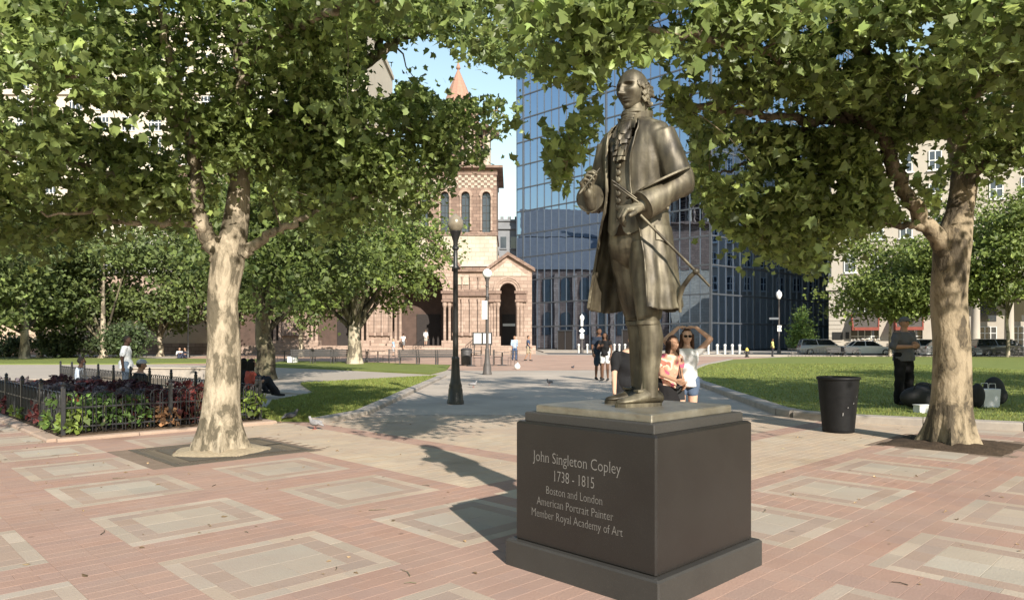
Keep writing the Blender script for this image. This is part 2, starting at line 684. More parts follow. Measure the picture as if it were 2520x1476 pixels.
M_FARBRICK = far_brick('far_brick', (0.42, 0.275, 0.21), (0.38, 0.25, 0.19), (0.37, 0.30, 0.24), 1.2)
M_FARPATH = far_brick('path_brick', (0.42, 0.36, 0.30), (0.39, 0.335, 0.28), (0.36, 0.315, 0.265), 1.6)
sheet('path', [(-2.55, 12.4), (5.15, 12.4), (5.95, 22), (7.7, 30.5), (-2.5, 30.5)], -0.006, M_FARPATH)
sheet('brick_plaza', [(-26, 44.5), (-2.6, 33.2), (-1.0, 32.5), (9.5, 34.5), (15.2, 49.5), (23.5, 60.2), (14, 70), (3, 73.5), (-30, 73.5)], -0.007, M_FARBRICK)


def kerb_run(parent, pts, w_=0.30, h_=0.12, step=1.3, closed=False, mat=None):
    """granite kerb stones set end to end along a line, each a stone of its own"""
    rr = random.Random(len(pts) * 7 + int(pts[0][0] * 10))
    pts = [Vector((x, y, 0)) for x, y in pts]
    if closed: pts.append(pts[0])
    for a, b in zip(pts[:-1], pts[1:]):
        L = (b - a).length
        n = max(1, round(L / step))
        d = (b - a).normalized()
        rz = math.atan2(d.y, d.x)
        for k in range(n):
            c = a + d * (L * (k + 0.5) / n)
            l_ = L / n - 0.012
            m_ = MB()
            hh = h_ + rr.uniform(-0.006, 0.006)
            e = 0.02
            prof = [(-w_ / 2, -0.05), (w_ / 2, -0.05), (w_ / 2, hh - e), (w_ / 2 - e, hh), (-w_ / 2 + e, hh), (-w_ / 2, hh - e)]
            ca, sa = math.cos(rz), math.sin(rz)
            rings = [[(c.x + sx * l_ / 2 * ca - y_ * sa, c.y + sx * l_ / 2 * sa + y_ * ca, z_) for y_, z_ in prof] for sx in (-1, 1)]
            m_.loft(rings)
            m_.build('kerb_stone', mat or M_KERB, parent)


LAWN_R = [(5.05, 12.75), (5.45, 11.9), (7.6, 10.7), (12.2, 8.1), (70, 8.1), (70, 51.5), (48, 60), (23.7, 60), (15.5, 50), (10.8, 39), (7.6, 30), (5.93, 22)]
lawn_r = sheet('lawn', LAWN_R, 0.09, M_GRASS, 0.2)
kerb_run(lawn_r, [(70 * 0 + 12.35, 7.95), (7.55, 10.5), (5.35, 11.78), (4.95, 12.3), (4.9, 12.8), (5.8, 22), (7.45, 30), (10.65, 39), (15.4, 50)], step=1.6)
LAWN_A = [(-4.2, 11.75), (-3.15, 11.6), (-2.85, 12.8), (-2.75, 27), (-6.55, 22), (-4.95, 17.9), (-5.15, 15.2)]
lawn_a = sheet('lawn', LAWN_A, 0.05, M_GRASS, 0.15)
kerb_run(lawn_a, [(-3.15, 11.45), (-2.72, 12.7), (-2.62, 27), ], w_=0.26, h_=0.08, step=1.3)
LB = [G(*p)[:2] for p in ((640, 902), (800, 908), (1060, 921), (1098, 911), (1108, 900), (900, 892.5), (700, 889))]
lawn_b = sheet('lawn', LB, 0.05, M_GRASS, 0.15)
LC = [G(*p)[:2] for p in ((-260, 897), (330, 896), (640, 891.5), (640, 884.5), (0, 881), (-260, 881))]
lawn_c = sheet('lawn', LC, 0.05, M_GRASS, 0.15)

# grass blades on the nearer lawns: too many to count
def blades(parent, poly, n, h0, h1, seed, ymax=60, z=0.05, wd=0.006):
    r = np.random.default_rng(seed)
    px, py = np.array([p[0] for p in poly]), np.array([p[1] for p in poly])
    x0, x1, y0, y1 = px.min(), min(px.max(), 22), py.min(), min(py.max(), ymax)
    pts = []
    while len(pts) < n:
        X = r.uniform(x0, x1, 4000); Y = y0 + (y1 - y0) * r.random(4000) ** 1.8
        ins = np.zeros(4000, bool)
        j = len(px) - 1
        for i in range(len(px)):
            c = ((py[i] > Y) != (py[j] > Y)) & (X < (px[j] - px[i]) * (Y - py[i]) / (py[j] - py[i] + 1e-12) + px[i])
            ins ^= c
            j = i
        ok = ins & (np.abs(X) < Y * 0.8)
        pts += list(zip(X[ok], Y[ok]))
    pts = np.array(pts[:n])
    hh = r.uniform(h0, h1, n)
    ang = r.uniform(0, 2 * PI, n)
    lean = r.normal(0, 0.4, (n, 2)) * hh[:, None]
    wx, wy = np.cos(ang) * wd * (0.6 + pts[:, 1] / 18), np.sin(ang) * wd * (0.6 + pts[:, 1] / 18)
    v = np.zeros((n, 3, 3))
    v[:, 0, 0] = pts[:, 0] - wx; v[:, 0, 1] = pts[:, 1] - wy; v[:, 0, 2] = z - 0.004
    v[:, 1, 0] = pts[:, 0] + wx; v[:, 1, 1] = pts[:, 1] + wy; v[:, 1, 2] = z - 0.004
    v[:, 2, 0] = pts[:, 0] + lean[:, 0]; v[:, 2, 1] = pts[:, 1] + lean[:, 1]; v[:, 2, 2] = z + hh
    me = fast_mesh('grass_blades', v.reshape(-1, 3), np.arange(n * 3).reshape(-1, 3), 3)
    base = np.array([0.155, 0.19, 0.044]) * r.uniform(0.6, 1.25, (n, 1)) * np.stack([r.uniform(0.85, 1.25, n), np.ones(n), r.uniform(0.7, 1.1, n)], 1)
    set_col(me, base)
    o = link_mesh('grass_blades', me, M_BLADE, parent)
    o['kind'] = 'stuff'


M_BLADE = leaf_mat('grass_blade', (1, 1, 1), 0.12, 0.7)
blades(lawn_a, LAWN_A, 26000, 0.02, 0.05, 5, 27, 0.05)
blades(lawn_r, LAWN_R, 52000, 0.02, 0.05, 6, 40, 0.09)

# street along the hotel
def road_line(x0, x1, off):
    f = lambda x: 74.0 - 0.37 * (x - 15) + off
    return [(x0, f(x0)), (x1, f(x1))]


a_, b_ = road_line(4, 130, 0), road_line(4, 130, 12.0)
sheet('road', [a_[0], a_[1], b_[1], b_[0]], -0.008, M_ASPH)
c_ = road_line(14, 130, -0.03)
d_ = road_line(14, 130, -4.2)
sheet('pavement', [d_[0], d_[1], c_[1], c_[0]], 0.10, M_PATH, 0.15)
c_ = road_line(4, 130, 12.03)
d_ = road_line(4, 130, 40)
sheet('pavement', [c_[0], c_[1], d_[1], d_[0]], 0.10, M_PATH, 0.15)
for k in range(5):
    x = 17.5 + k * 1.3
    f = lambda x, o: 74.0 - 0.37 * (x - 15) + o
    sheet('crossing_stripe', [(x, f(x, 1)), (x + 0.6, f(x + .6, 1)), (x + 2.6, f(x + 2.6, 11)), (x + 2.0, f(x + 2, 11))], -0.004, M_WHITE_LINE)
# ------------------------------------------------------------------ heads and hands (statue and people)
def head_geo(h=0.24, nu=72, nv=64, strong=1.0):
    """a head facing -y, centred at its middle, chin to crown = h; returns verts, faces"""
    k = h / 0.24
    V_, F_ = [], []
    rx, ry, rz = 0.0765, 0.098, 0.120
    for i in range(nv + 1):
        el = -PI / 2 + PI * i / nv
        for j in range(nu):
            az = 2 * PI * j / nu
            cx_, cy_, cz_ = math.cos(el) * math.sin(az), -math.cos(el) * math.cos(az), math.sin(el)
            x, y, z = rx * cx_, ry * cy_, rz * cz_
            t = z / rz
            front = max(0.0, -cy_)
            if t < 0:
                x *= 1 - 0.30 * (-t) ** 1.6
                if cy_ > 0: y *= 1 - 0.42 * (-t) ** 1.2
                else: y *= 1 + 0.06 * (-t) - 0.10 * t * t
            else:
                if cy_ > 0: y *= 1.06
                else: y *= 1 - 0.06 * t * t
                x *= 1.0 + 0.05 * math.sin(t * PI)
            # flatter face
            if cy_ < 0: y += 0.012 * (1 - (abs(x) / rx) ** 2) * 0 + 0.010 * front ** 3
            fy = 0.0
            g2 = lambda px, pz, sx, sz: math.exp(-((x - px) / sx) ** 2 - ((z - pz) / sz) ** 2)
            if cy_ < 0.15:
                wf = min(1.0, max(0.0, front * 2.2))
                for s_ in (-1, 1):
                    fy += 0.025 * g2(s_ * 0.031, 0.011, 0.0170, 0.0112)           # sockets
                    fy -= 0.0085 * g2(s_ * 0.031, 0.0075, 0.0115, 0.0068)         # eyeballs
                    fy -= 0.0085 * g2(s_ * 0.031, 0.0290, 0.021, 0.0065)         # brows
                    fy -= 0.0060 * g2(s_ * 0.048, -0.018, 0.018, 0.018)           # cheekbones
                    fy += 0.0045 * g2(s_ * 0.046, -0.058, 0.014, 0.02)
                    fy -= 0.0085 * g2(s_ * 0.0125, -0.0365, 0.0060, 0.0075)       # nostril wings
                fy -= 0.0125 * math.exp(-(x / 0.0085) ** 2) * (1 / (1 + math.exp(-(z + 0.045) / 0.004))) * (1 / (1 + math.exp((z - 0.022) / 0.006)))
                fy -= 0.019 * g2(0, -0.036, 0.0095, 0.0125)                      # tip of the nose
                fy -= 0.006 * g2(0, -0.010, 0.0085, 0.018)
                fy -= 0.0065 * g2(0, -0.0615, 0.021, 0.0050)
                fy += 0.0060 * g2(0, -0.0675, 0.024, 0.0022)
                fy -= 0.0075 * g2(0, -0.0735, 0.018, 0.0050)
                fy += 0.0055 * g2(0, -0.0845, 0.02, 0.005)
                fy -= 0.0120 * g2(0, -0.1000, 0.020, 0.012)                      # chin
                y += fy * wf * strong
            V_.append((x * k, y * k, z * k))
    for i in range(nv):
        for j in range(nu):
            j2 = (j + 1) % nu
            F_.append((i * nu + j, i * nu + j2, (i + 1) * nu + j2, (i + 1) * nu + j))
    return V_, F_


def xform(vs, loc=(0, 0, 0), rz=0.0, rx=0.0, ry=0.0):
    M_ = Matrix.Translation(Vector(loc)) @ Matrix.Rotation(rz, 4, 'Z') @ Matrix.Rotation(rx, 4, 'X') @ Matrix.Rotation(ry, 4, 'Y')
    return [tuple(M_ @ Vector(v)) for v in vs]


def add_ear(mb, c, side, h=0.06, rz=0.0, n=8):
    """a small folded ear: rim tube and inner lobe"""
    c = Vector(c)
    R_ = Matrix.Rotation(rz, 3, 'Z')
    pts, rad = [], []
    for k in range(9):
        a = math.radians(-110 + 260 * k / 8)
        w_ = h * (0.30 - 0.08 * math.sin(a) * -1)
        pts.append(c + R_ @ Vector((side * (0.010 + 0.006 * math.sin(a)) * h / 0.06, 0.004 + w_ * math.cos(a) * 0.9, h * 0.5 * math.sin(a))))
        rad.append(h * 0.075)
    mb.tube(pts, rad, 6)
    mb.ball(c + R_ @ Vector((side * 0.006 * h / 0.06, 0.004, -0.002)), (h * 0.10, h * 0.24, h * 0.40), 10, 6)


def add_hand(mb, wrist, d, n, side, size=0.19, curl=(0.6, 0.7, 0.5), spread=0.10, thumb_in=0.5, thumb_curl=0.4, rs=1.0, palm=True):
    """hand from the wrist along d; n = direction the palm faces; side +1 puts the thumb at d x n; five separate fingers"""
    d = Vector(d).normalized()
    n = Vector(n)
    n = (n - d * n.dot(d)).normalized()
    s = d.cross(n) * side
    wrist = Vector(wrist)
    L = size
    pc = wrist + d * L * 0.25
    if palm:
        for t in (-0.16, -0.05, 0.06, 0.16):
            mb.capsule(wrist + d * L * 0.04 + s * L * t * 0.6, L * 0.085 * rs, wrist + d * L * 0.46 + s * L * t * 1.15, L * 0.070 * rs, 10)
        mb.capsule(wrist + d * L * 0.08 + s * L * 0.12 + n * L * 0.03, L * 0.075 * rs, wrist + d * L * 0.25 + s * L * 0.24 + n * L * 0.05, L * 0.07 * rs, 10)
    for i, (off, ln) in enumerate(((0.19, 0.43), (0.065, 0.48), (-0.06, 0.45), (-0.18, 0.36))):
        p = wrist + d * L * (0.50 - 0.02 * abs(i - 1)) + s * L * off
        dd = (d + s * spread * (1.5 - i) * 0.5).normalized()
        ang = 0.0
        r0 = L * 0.052 * rs
        for j, frac in enumerate((0.46, 0.31, 0.25)):
            ang += curl[j] * (1 + 0.12 * (i - 1))
            q = p + (dd * math.cos(ang) + n * math.sin(ang)) * L * ln * frac
            mb.capsule(p, r0, q, r0 * 0.90, 8)
            p = q
            r0 *= 0.90
    p = wrist + d * L * 0.20 + s * L * 0.22 + n * L * 0.04
    dd = (d * 0.75 + s * (0.75 - thumb_in) + n * thumb_in).normalized()
    for j, ln in enumerate((0.24, 0.20)):
        q = p + dd * L * ln
        mb.capsule(p, L * 0.062 * rs, q, L * 0.052 * rs, 8)
        p = q
        dd = (dd * math.cos(thumb_curl) + (d * 0.4 - s * 0.7 + n * 0.2).normalized() * math.sin(thumb_curl)).normalized()
    return mb


# ------------------------------------------------------------------ pedestal
def granite(name, c1, c2, rough, spec):
    m = pmat(name, c1, c2, scale=2.2, rough=rough, spec=spec, bump=0.05, bscale=200, contrast=0.9, rough2=rough + 0.14, detail=8)
    n = m.node_tree
    b = n.nodes['Principled BSDF']
    vo = n.nodes.new('ShaderNodeTexNoise')
    vo.inputs['Scale'].default_value = 260
    vo.inputs['Detail'].default_value = 2
    tc = [x for x in n.nodes if x.type == 'TEX_COORD'][0]
    n.links.new(tc.outputs['Object'], vo.inputs['Vector'])
    rp = n.nodes.new('ShaderNodeValToRGB')
    rp.color_ramp.elements[0].position = 0.62
    rp.color_ramp.elements[1].position = 0.75
    rp.color_ramp.elements[0].color = (0, 0, 0, 1)
    rp.color_ramp.elements[1].color = (0.035, 0.033, 0.031, 1)
    n.links.new(vo.outputs[0], rp.inputs[0])
    ad = n.nodes.new('ShaderNodeMix')
    ad.data_type = 'RGBA'
    ad.blend_type = 'ADD'
    ad.inputs[0].default_value = 1
    src = b.inputs['Base Color'].links[0].from_socket
    n.links.new(src, ad.inputs[6])
    n.links.new(rp.outputs[0], ad.inputs[7])
    n.links.new(ad.outputs[2], b.inputs['Base Color'])
    return m


M_GRANITE = granite('dark_granite', (0.019, 0.0165, 0.015), (0.0115, 0.0102, 0.0094), 0.26, 0.5)
M_GRANITE2 = granite('rough_granite', (0.046, 0.042, 0.037), (0.025, 0.023, 0.021), 0.5, 0.35)
M_BRONZE_PLATE = pmat('bronze_plate', (0.34, 0.31, 0.255), (0.23, 0.205, 0.16), scale=9, rough=0.36, metal=0.75, bump=0.15, bscale=30, rough2=0.5)
M_LETTER = pmat('letter_paint', (0.185, 0.172, 0.155), (0.125, 0.117, 0.105), scale=60, rough=0.7)
PZ = 0.935
ped = thing('pedestal', 'dark polished granite pedestal with an engraved inscription under the bronze statue', 'pedestal', (P0[0], P0[1], 0), AX)
# local x = U, local y = V; the inscription is on the -x face, the plain face is -y


def bevel_box(hx, hy, z0, z1, bv=0.008, top_only=False):
    m_ = MB()
    rings = []
    for z, ins in ((z0, 0 if top_only else bv), (z0 + bv, 0), (z1 - bv, 0), (z1, bv)):
        c = bv * 0.8
        a, b = hx - ins, hy - ins
        rings.append([(-a + c, -b, z), (a - c, -b, z), (a, -b + c, z), (a, b - c, z), (a - c, b, z), (-a + c, b, z), (-a, b - c, z), (-a, -b + c, z)])
    m_.loft(rings)
    return m_


bevel_box(0.533, 0.533, -0.02, 0.150, 0.010).build('plinth', M_GRANITE2, ped)
bevel_box(0.489, 0.489, 0.146, 0.842, 0.012).build('die', M_GRANITE, ped)
bevel_box(0.452, 0.452, 0.838, 0.893, 0.006).build('cap', M_GRANITE2, ped)
bevel_box(0.405, 0.405, 0.889, PZ, 0.006).build('bronze_plate', M_BRONZE_PLATE, ped)


def text_mesh(body, size, shear=0.0, bold=0.0):
    cu = bpy.data.curves.new('t', 'FONT')
    cu.body = body
    cu.size = size
    cu.align_x = 'CENTER'
    cu.shear = shear
    cu.offset = bold
    cu.space_character = 1.0
    cu.resolution_u = 3
    o = bpy.data.objects.new('t', cu)
    COL.objects.link(o)
    dg = bpy.context.evaluated_depsgraph_get()
    me = bpy.data.meshes.new_from_object(o.evaluated_get(dg))
    bpy.data.objects.remove(o)
    return me


def serif(me, s):
    """fine bracket strokes on the stem ends, as on the carved letters"""
    bm = bmesh.new()
    bm.from_mesh(me)
    quads = []
    for e in bm.edges:
        if len(e.link_faces) != 1: continue
        a, b = e.verts[0].co, e.verts[1].co
        L = abs(a.x - b.x)
        if abs(a.y - b.y) < 0.004 * s and 0.035 * s < L < 0.13 * s:
            c = e.link_faces[0].calc_center_median()
            y = (a.y + b.y) / 2
            up_ = 1 if c.y > y else -1
            x0, x1 = min(a.x, b.x) - 0.045 * s, max(a.x, b.x) + 0.045 * s
            quads.append([(x0, y, 0.1), (x1, y, 0.1), (x1, y + up_ * 0.024 * s, 0.1), (x0, y + up_ * 0.024 * s, 0.1)])
    for q in quads:
        vs_ = [bm.verts.new(p) for p in q]
        bm.faces.new(vs_)
    bm.to_mesh(me)
    bm.free()
    return me


# engraved lines, centred on the face left of its middle; face -x: reading direction runs along -y
for body, size, yy, zz in (('John Singleton Copley', 0.0865, 0.035, 0.625), ('1738 - 1815', 0.0865, 0.045, 0.528), ('Boston and London', 0.0655, 0.045, 0.450),
                           ('American Portrait Painter', 0.0655, 0.045, 0.380), ('Member Royal Academy of Art', 0.0655, 0.037, 0.310)):
    me = serif(text_mesh(body, size, 0.0, -0.0011), size)
    # squeeze to the width the carved serif letters take
    xs = [v.co.x for v in me.vertices]
    wd = {'John': 0.625, '1738': 0.285, 'Bost': 0.40, 'Amer': 0.545, 'Memb': 0.645}[body[:4]]
    kx = wd / (max(xs) - min(xs))
    for v in me.vertices:
        x, y = v.co.x * kx, v.co.y
        v.co = (-0.4894 - (0.0004 if v.co.z > 0.05 else 0.0), yy - x, zz + y)
    o = link_mesh('inscription', me, M_LETTER, ped)

# ------------------------------------------------------------------ bronze figure
def bronze():
    m, n, b = nodes_of('bronze')
    tc = n.nodes.new('ShaderNodeTexCoord')
    no = n.nodes.new('ShaderNodeTexNoise')
    no.inputs['Scale'].default_value = 5.0
    no.inputs['Detail'].default_value = 7
    n.links.new(tc.outputs['Object'], no.inputs['Vector'])
    mp = n.nodes.new('ShaderNodeMapping')
    mp.inputs['Scale'].default_value = (16, 16, 2.2)
    n.links.new(tc.outputs['Object'], mp.inputs[0])
    n2 = n.nodes.new('ShaderNodeTexNoise')
    n2.inputs['Scale'].default_value = 1.0
    n2.inputs['Detail'].default_value = 5
    n.links.new(mp.outputs[0], n2.inputs['Vector'])
    r1 = n.nodes.new('ShaderNodeValToRGB')
    e = r1.color_ramp.elements
    e[0].position, e[0].color = 0.39, (0.026, 0.021, 0.0145, 1)
    e[1].position, e[1].color = 0.62, (0.192, 0.166, 0.112, 1)
    x = e.new(0.5)
    x.color = (0.080, 0.066, 0.043, 1)
    mx = n.nodes.new('ShaderNodeMath')
    mx.operation = 'MULTIPLY_ADD'
    mx.inputs[1].default_value = 0.5
    n.links.new(no.outputs[0], mx.inputs[0])
    ml = n.nodes.new('ShaderNodeMath')
    ml.operation = 'MULTIPLY'
    ml.inputs[1].default_value = 0.5
    n.links.new(n2.outputs[0], ml.inputs[0])
    n.links.new(ml.outputs[0], mx.inputs[2])
    n.links.new(mx.outputs[0], r1.inputs[0])
    n.links.new(r1.outputs[0], b.inputs['Base Color'])
    b.inputs['Metallic'].default_value = 0.45
    mr = n.nodes.new('ShaderNodeMapRange')
    mr.inputs[1].default_value, mr.inputs[2].default_value = 0.3, 0.7
    mr.inputs[3].default_value, mr.inputs[4].default_value = 0.44, 0.62
    n.links.new(no.outputs[0], mr.inputs[0])
    n.links.new(mr.outputs[0], b.inputs['Roughness'])
    nb = n.nodes.new('ShaderNodeTexNoise')
    nb.inputs['Scale'].default_value = 60
    nb.inputs['Detail'].default_value = 4
    n.links.new(tc.outputs['Object'], nb.inputs['Vector'])
    bp = n.nodes.new('ShaderNodeBump')
    bp.inputs['Strength'].default_value = 0.12
    bp.inputs['Distance'].default_value = 0.006
    n.links.new(nb.outputs[0], bp.inputs['Height'])
    n.links.new(bp.outputs[0], b.inputs['Normal'])
    return m


M_BRONZE = bronze()
BODY_RZ = math.radians(-45.0)
statue = thing('bronze_statue', 'bronze statue of a standing man in a long open coat holding a palette and brush', 'statue',
               (P0[0] + 0.005, P0[1] - 0.01, PZ), BODY_RZ)


def VL(r, d, z):
    """point given to the right of / beyond the statue's axis as seen from the front walk -> statue's own frame"""
    return Vector((0.816 * r - 0.578 * d, 0.578 * r + 0.816 * d, z))


# --- legs in stockings, breeches, shoes
def ellipse_ring(cx, cy, z, ax, by, n=40, fold=None):
    out = []
    for k in range(n):
        th = 2 * PI * k / n
        f = 1 + (fold(th) if fold else 0)
        out.append((cx + ax * f * math.cos(th), cy + by * f * math.sin(th), z))
    return out


FD = VL(-0.84, -0.54, 0)
for side, hip, knee, ank in ((1, (0.095, 0.0, 0.93), (0.105, -0.015, 0.525), (0.105, 0.005, 0.10)),
                             (-1, (-0.09, 0.05, 0.93), (-0.075, 0.125, 0.525), (-0.075, 0.145, 0.10))):
    hip, knee, ank = Vector(hip), Vector(knee), Vector(ank)
    m_ = MB()
    back = -FD
    calf = knee.lerp(ank, 0.33) + back * 0.018
    m_.tube([knee + Vector((0, 0, 0.02)), knee + Vector((0, 0, -0.04)), knee.lerp(ank, 0.18) + back * 0.008, calf, knee.lerp(ank, 0.55) + back * 0.012, knee.lerp(ank, 0.8), ank, ank + Vector((0, 0, -0.05))],
            [0.058, 0.060, 0.064, 0.0675, 0.060, 0.047, 0.0435, 0.046], 24)
    m_.build('stocking', M_BRONZE, statue, 60)
    # breeches leg with a buckled band below the knee
    m_ = MB()
    rr_ = random.Random(side + 5)
    path = [hip, hip.lerp(knee, 0.3), hip.lerp(knee, 0.6), hip.lerp(knee, 0.85), knee, knee + Vector((0, 0, -0.035))]
    rad = [0.118, 0.108, 0.094, 0.082, 0.074, 0.066]
    N = 36
    rings = []
    for i in range(26):
        t = i / 25 * (len(path) - 1)
        a = min(int(t), len(path) - 2)
        fr = t - a
        c = path[a].lerp(path[a + 1], fr)
        rd = rad[a] * (1 - fr) + rad[a + 1] * fr
        ring = []
        for k in range(N):
            th = 2 * PI * k / N
            f = 1 + 0.03 * math.sin(5 * th + 9 * c.z * side) + 0.022 * math.sin(3 * th - 14 * c.z)
            ring.append((c.x + rd * f * math.cos(th), c.y + rd * f * math.sin(th), c.z + 0.006 * math.sin(3 * th + i)))
        rings.append(ring)
    m_.loft(rings)
    m_.build('breeches_leg', M_BRONZE, statue, 70)
    m_ = MB()
    m_.lathe([(0.060, 0.0), (0.0665, 0.004), (0.0665, 0.026), (0.060, 0.030)], (knee.x, knee.y, knee.z - 0.062), 30)
    m_.build('knee_band', M_BRONZE, statue, 40)
    # buckled shoe: body, sole, heel
    m_ = MB()
    heel, toe = ank - FD * 0.075, ank + FD * 0.225
    sd_ = Vector((-FD.y, FD.x, 0))
    rings = []
    for t, wd_, hz_ in ((0.0, 0.028, 0.075), (0.06, 0.037, 0.088), (0.2, 0.041, 0.105), (0.34, 0.042, 0.108), (0.48, 0.045, 0.088), (0.62, 0.049, 0.068), (0.78, 0.049, 0.054), (0.9, 0.041, 0.046), (0.97, 0.026, 0.040), (1.0, 0.010, 0.034)):
        c = heel.lerp(toe, t)
        ring = []
        for k in range(16):
            th = 2 * PI * k / 16
            s_, u_ = math.cos(th), math.sin(th)
            z = 0.016 + (hz_ - 0.016) * (0.5 + 0.5 * u_)
            ring.append(c * 1 + sd_ * wd_ * s_ * (1.0 if u_ < 0 else 1 - 0.25 * u_) + Vector((0, 0, z - c.z)))
        rings.append(ring)
    m_.loft(rings)
    m_.build('shoe', M_BRONZE, statue, 70)
    m_ = MB()
    outline = []
    for k in range(28):
        t = k / 28 * 2 * PI
        l_ = 0.5 - 0.5 * math.cos(t)
        wd_ = 0.036 + 0.016 * l_ - (0.018 if l_ > 0.93 else 0) - (0.01 if l_ < 0.05 else 0)
        c = heel.lerp(toe + FD * 0.006, l_)
        p_ = c + sd_ * (wd_ * (1 if math.sin(t) > 0 else -1) * min(1, abs(math.sin(t)) * 2.2))
        outline.append((p_.x, p_.y))
    m_.prism(outline[::-1], 0.0, 0.020)
    m_.build('sole', M_BRONZE, statue)
    m_ = MB()
    bc = heel.lerp(toe, 0.52)
    m_.box((bc.x, bc.y, 0.088), (0.034, 0.046, 0.012), math.atan2(FD.y, FD.x))
    m_.build('shoe_buckle', M_BRONZE, statue)

# breeches seat
m_ = MB()
m_.loft([ellipse_ring(0, 0.02, z, a, b) for z, a, b in ((0.80, 0.06, 0.06), (0.86, 0.165, 0.115), (0.95, 0.185, 0.135), (1.05, 0.178, 0.13), (1.15, 0.165, 0.12))])
m_.build('breeches', M_BRONZE, statue, 60)

# --- waistcoat with its pointed skirts and buttons
m_ = MB()
rings = []
N = 64
for i in range(30):
    t = i / 29
    z = 1.53 - 0.50 * t
    ax = 0.165 - 0.018 * math.sin(t * PI) * 1.0 + 0.02 * max(0, t - 0.7)
    by = 0.125 + 0.012 * math.sin(t * PI * 0.9) + 0.016 * max(0, t - 0.75) * 4 * 0.35
    ring = []
    for k in range(N):
        th = 2 * PI * k / N - PI / 2          # k=0 -> front
        u = math.atan2(math.cos(th), -math.sin(th))   # 0 at front, + to statue's left
        fold = 0.010 * math.sin(u * 9 + 5 * z) * 0.35 + 0.006 * math.sin(26 * z + 3 * u) * max(0, math.cos(u)) * (0.3 + t)
        dz = 0.0
        if t > 0.55:
            f = max(0.0, 1 - abs(u - 0.30) / 0.8) if u > 0 else max(0.0, 1 - abs(u + 0.36) / 0.7)
            gap = math.exp(-((u + 0.03) / 0.10) ** 2)
            dz = -(0.055 * f - 0.060 * gap) * ((t - 0.55) / 0.45) ** 2
        ring.append((ax * (1 + fold) * math.cos(th), by * (1 + fold) * math.sin(th), z + dz))
    rings.append(ring)
m_.loft(rings)
m_.build('waistcoat', M_BRONZE, statue, 60)
for k in range(9):
    z = 1.415 - k * 0.0405
    t = (1.53 - z) / 0.5
    by = 0.125 + 0.012 * math.sin(t * PI * 0.9) + 0.006
    m_ = MB()
    rings = [[(-0.012 + r_ * math.cos(2 * PI * q / 16), -by - y_, z + r_ * math.sin(2 * PI * q / 16)) for q in range(16)] for r_, y_ in ((0.0150, 0.0), (0.0165, 0.004), (0.0140, 0.008), (0.006, 0.010))]
    m_.loft([r_[::-1] for r_ in rings])
    m_.build('button', M_BRONZE, statue, 50)
m_ = MB()
m_.tube([(-0.026, -0.132 - 0.012 * math.sin(((1.53 - z) / 0.5) * PI * 0.9), z) for z in np.linspace(1.46, 1.06, 22)], 0.0035, 6)
m_.build('waistcoat_edge', M_BRONZE, statue, 50)

# --- coat: one open shell from collar to hem, parted in front
PROF = [(1.665, 0.085, 0.080, 0.000), (1.645, 0.118, 0.090, 0.0), (1.615, 0.178, 0.108, 0.0), (1.575, 0.213, 0.122, 0.0), (1.52, 0.218, 0.138, 0.0), (1.44, 0.212, 0.150, -0.004),
        (1.34, 0.202, 0.152, -0.004), (1.22, 0.196, 0.150, 0.0), (1.12, 0.202, 0.156, 0.004), (1.00, 0.220, 0.174, 0.01), (0.86, 0.238, 0.195, 0.015), (0.70, 0.258, 0.218, 0.02), (0.555, 0.272, 0.236, 0.022)]


def prof(z):
    for a, b in zip(PROF[:-1], PROF[1:]):
        if a[0] >= z >= b[0]:
            f = (a[0] - z) / (a[0] - b[0])
            return [a[i] * (1 - f) + b[i] * f for i in range(1, 4)]
    return list(PROF[-1][1:])


def interp(z, tab):
    for a, b in zip(tab[:-1], tab[1:]):
        if a[0] >= z >= b[0]:
            f = (a[0] - z) / (a[0] - b[0])
            return a[1] * (1 - f) + b[1] * f
    return tab[-1][1] if z < tab[-1][0] else tab[0][1]


TH_L = [(1.665, 36), (1.55, 24), (1.40, 19), (1.25, 20), (1.12, 24), (1.0, 34), (0.85, 40), (0.70, 41), (0.555, 42)]
TH_R = [(1.665, 36), (1.55, 30), (1.40, 30), (1.25, 33), (1.12, 42), (1.0, 56), (0.85, 63), (0.70, 66), (0.555, 68)]
NZ, NT = 90, 120


def coat_pt(z, u, off):
    ax, by, yc = prof(z)
    t = max(0.0, (1.15 - z) / 0.6)
    tt = max(0.0, min(1.0, (1.62 - z) / 0.3))
    if u < 0:
        ax *= 1 + 0.16 * t
        by *= 1 + 0.06 * t
    f = 0.018 * t * math.sin(8 * u + 0.6) + 0.013 * t * math.sin(13 * u + 2.0 + 1.5 * z) + 0.009 * t * math.sin(21 * u)
    f += 0.006 * tt * math.sin(9 * u + 3 * z) * (1 if abs(u) < 1.5 else 0.3)
    f += 0.05 * t * math.exp(-((u - 0.80) / 0.13) ** 2) + 0.035 * t * math.exp(-((u - 1.35) / 0.1) ** 2) - 0.03 * t * math.exp(-((u - 1.08) / 0.1) ** 2)
    f += 0.03 * t * math.exp(-((u + 1.3) / 0.15) ** 2)
    # soft vertical folds on the chest panel
    f += 0.028 * tt * (1 - t) * math.exp(-((u - 0.55) / 0.11) ** 2) * (0.6 + 0.4 * math.sin(14 * z)) - 0.02 * tt * (1 - t) * math.exp(-((u - 0.80) / 0.10) ** 2)
    ax = ax * (1 + f) + off
    by = by * (1 + f) + off
    return (ax * math.sin(u), yc - by * math.cos(u), z + 0.012 * t * math.sin(4 * u) * (1 if z < 0.7 else 0))


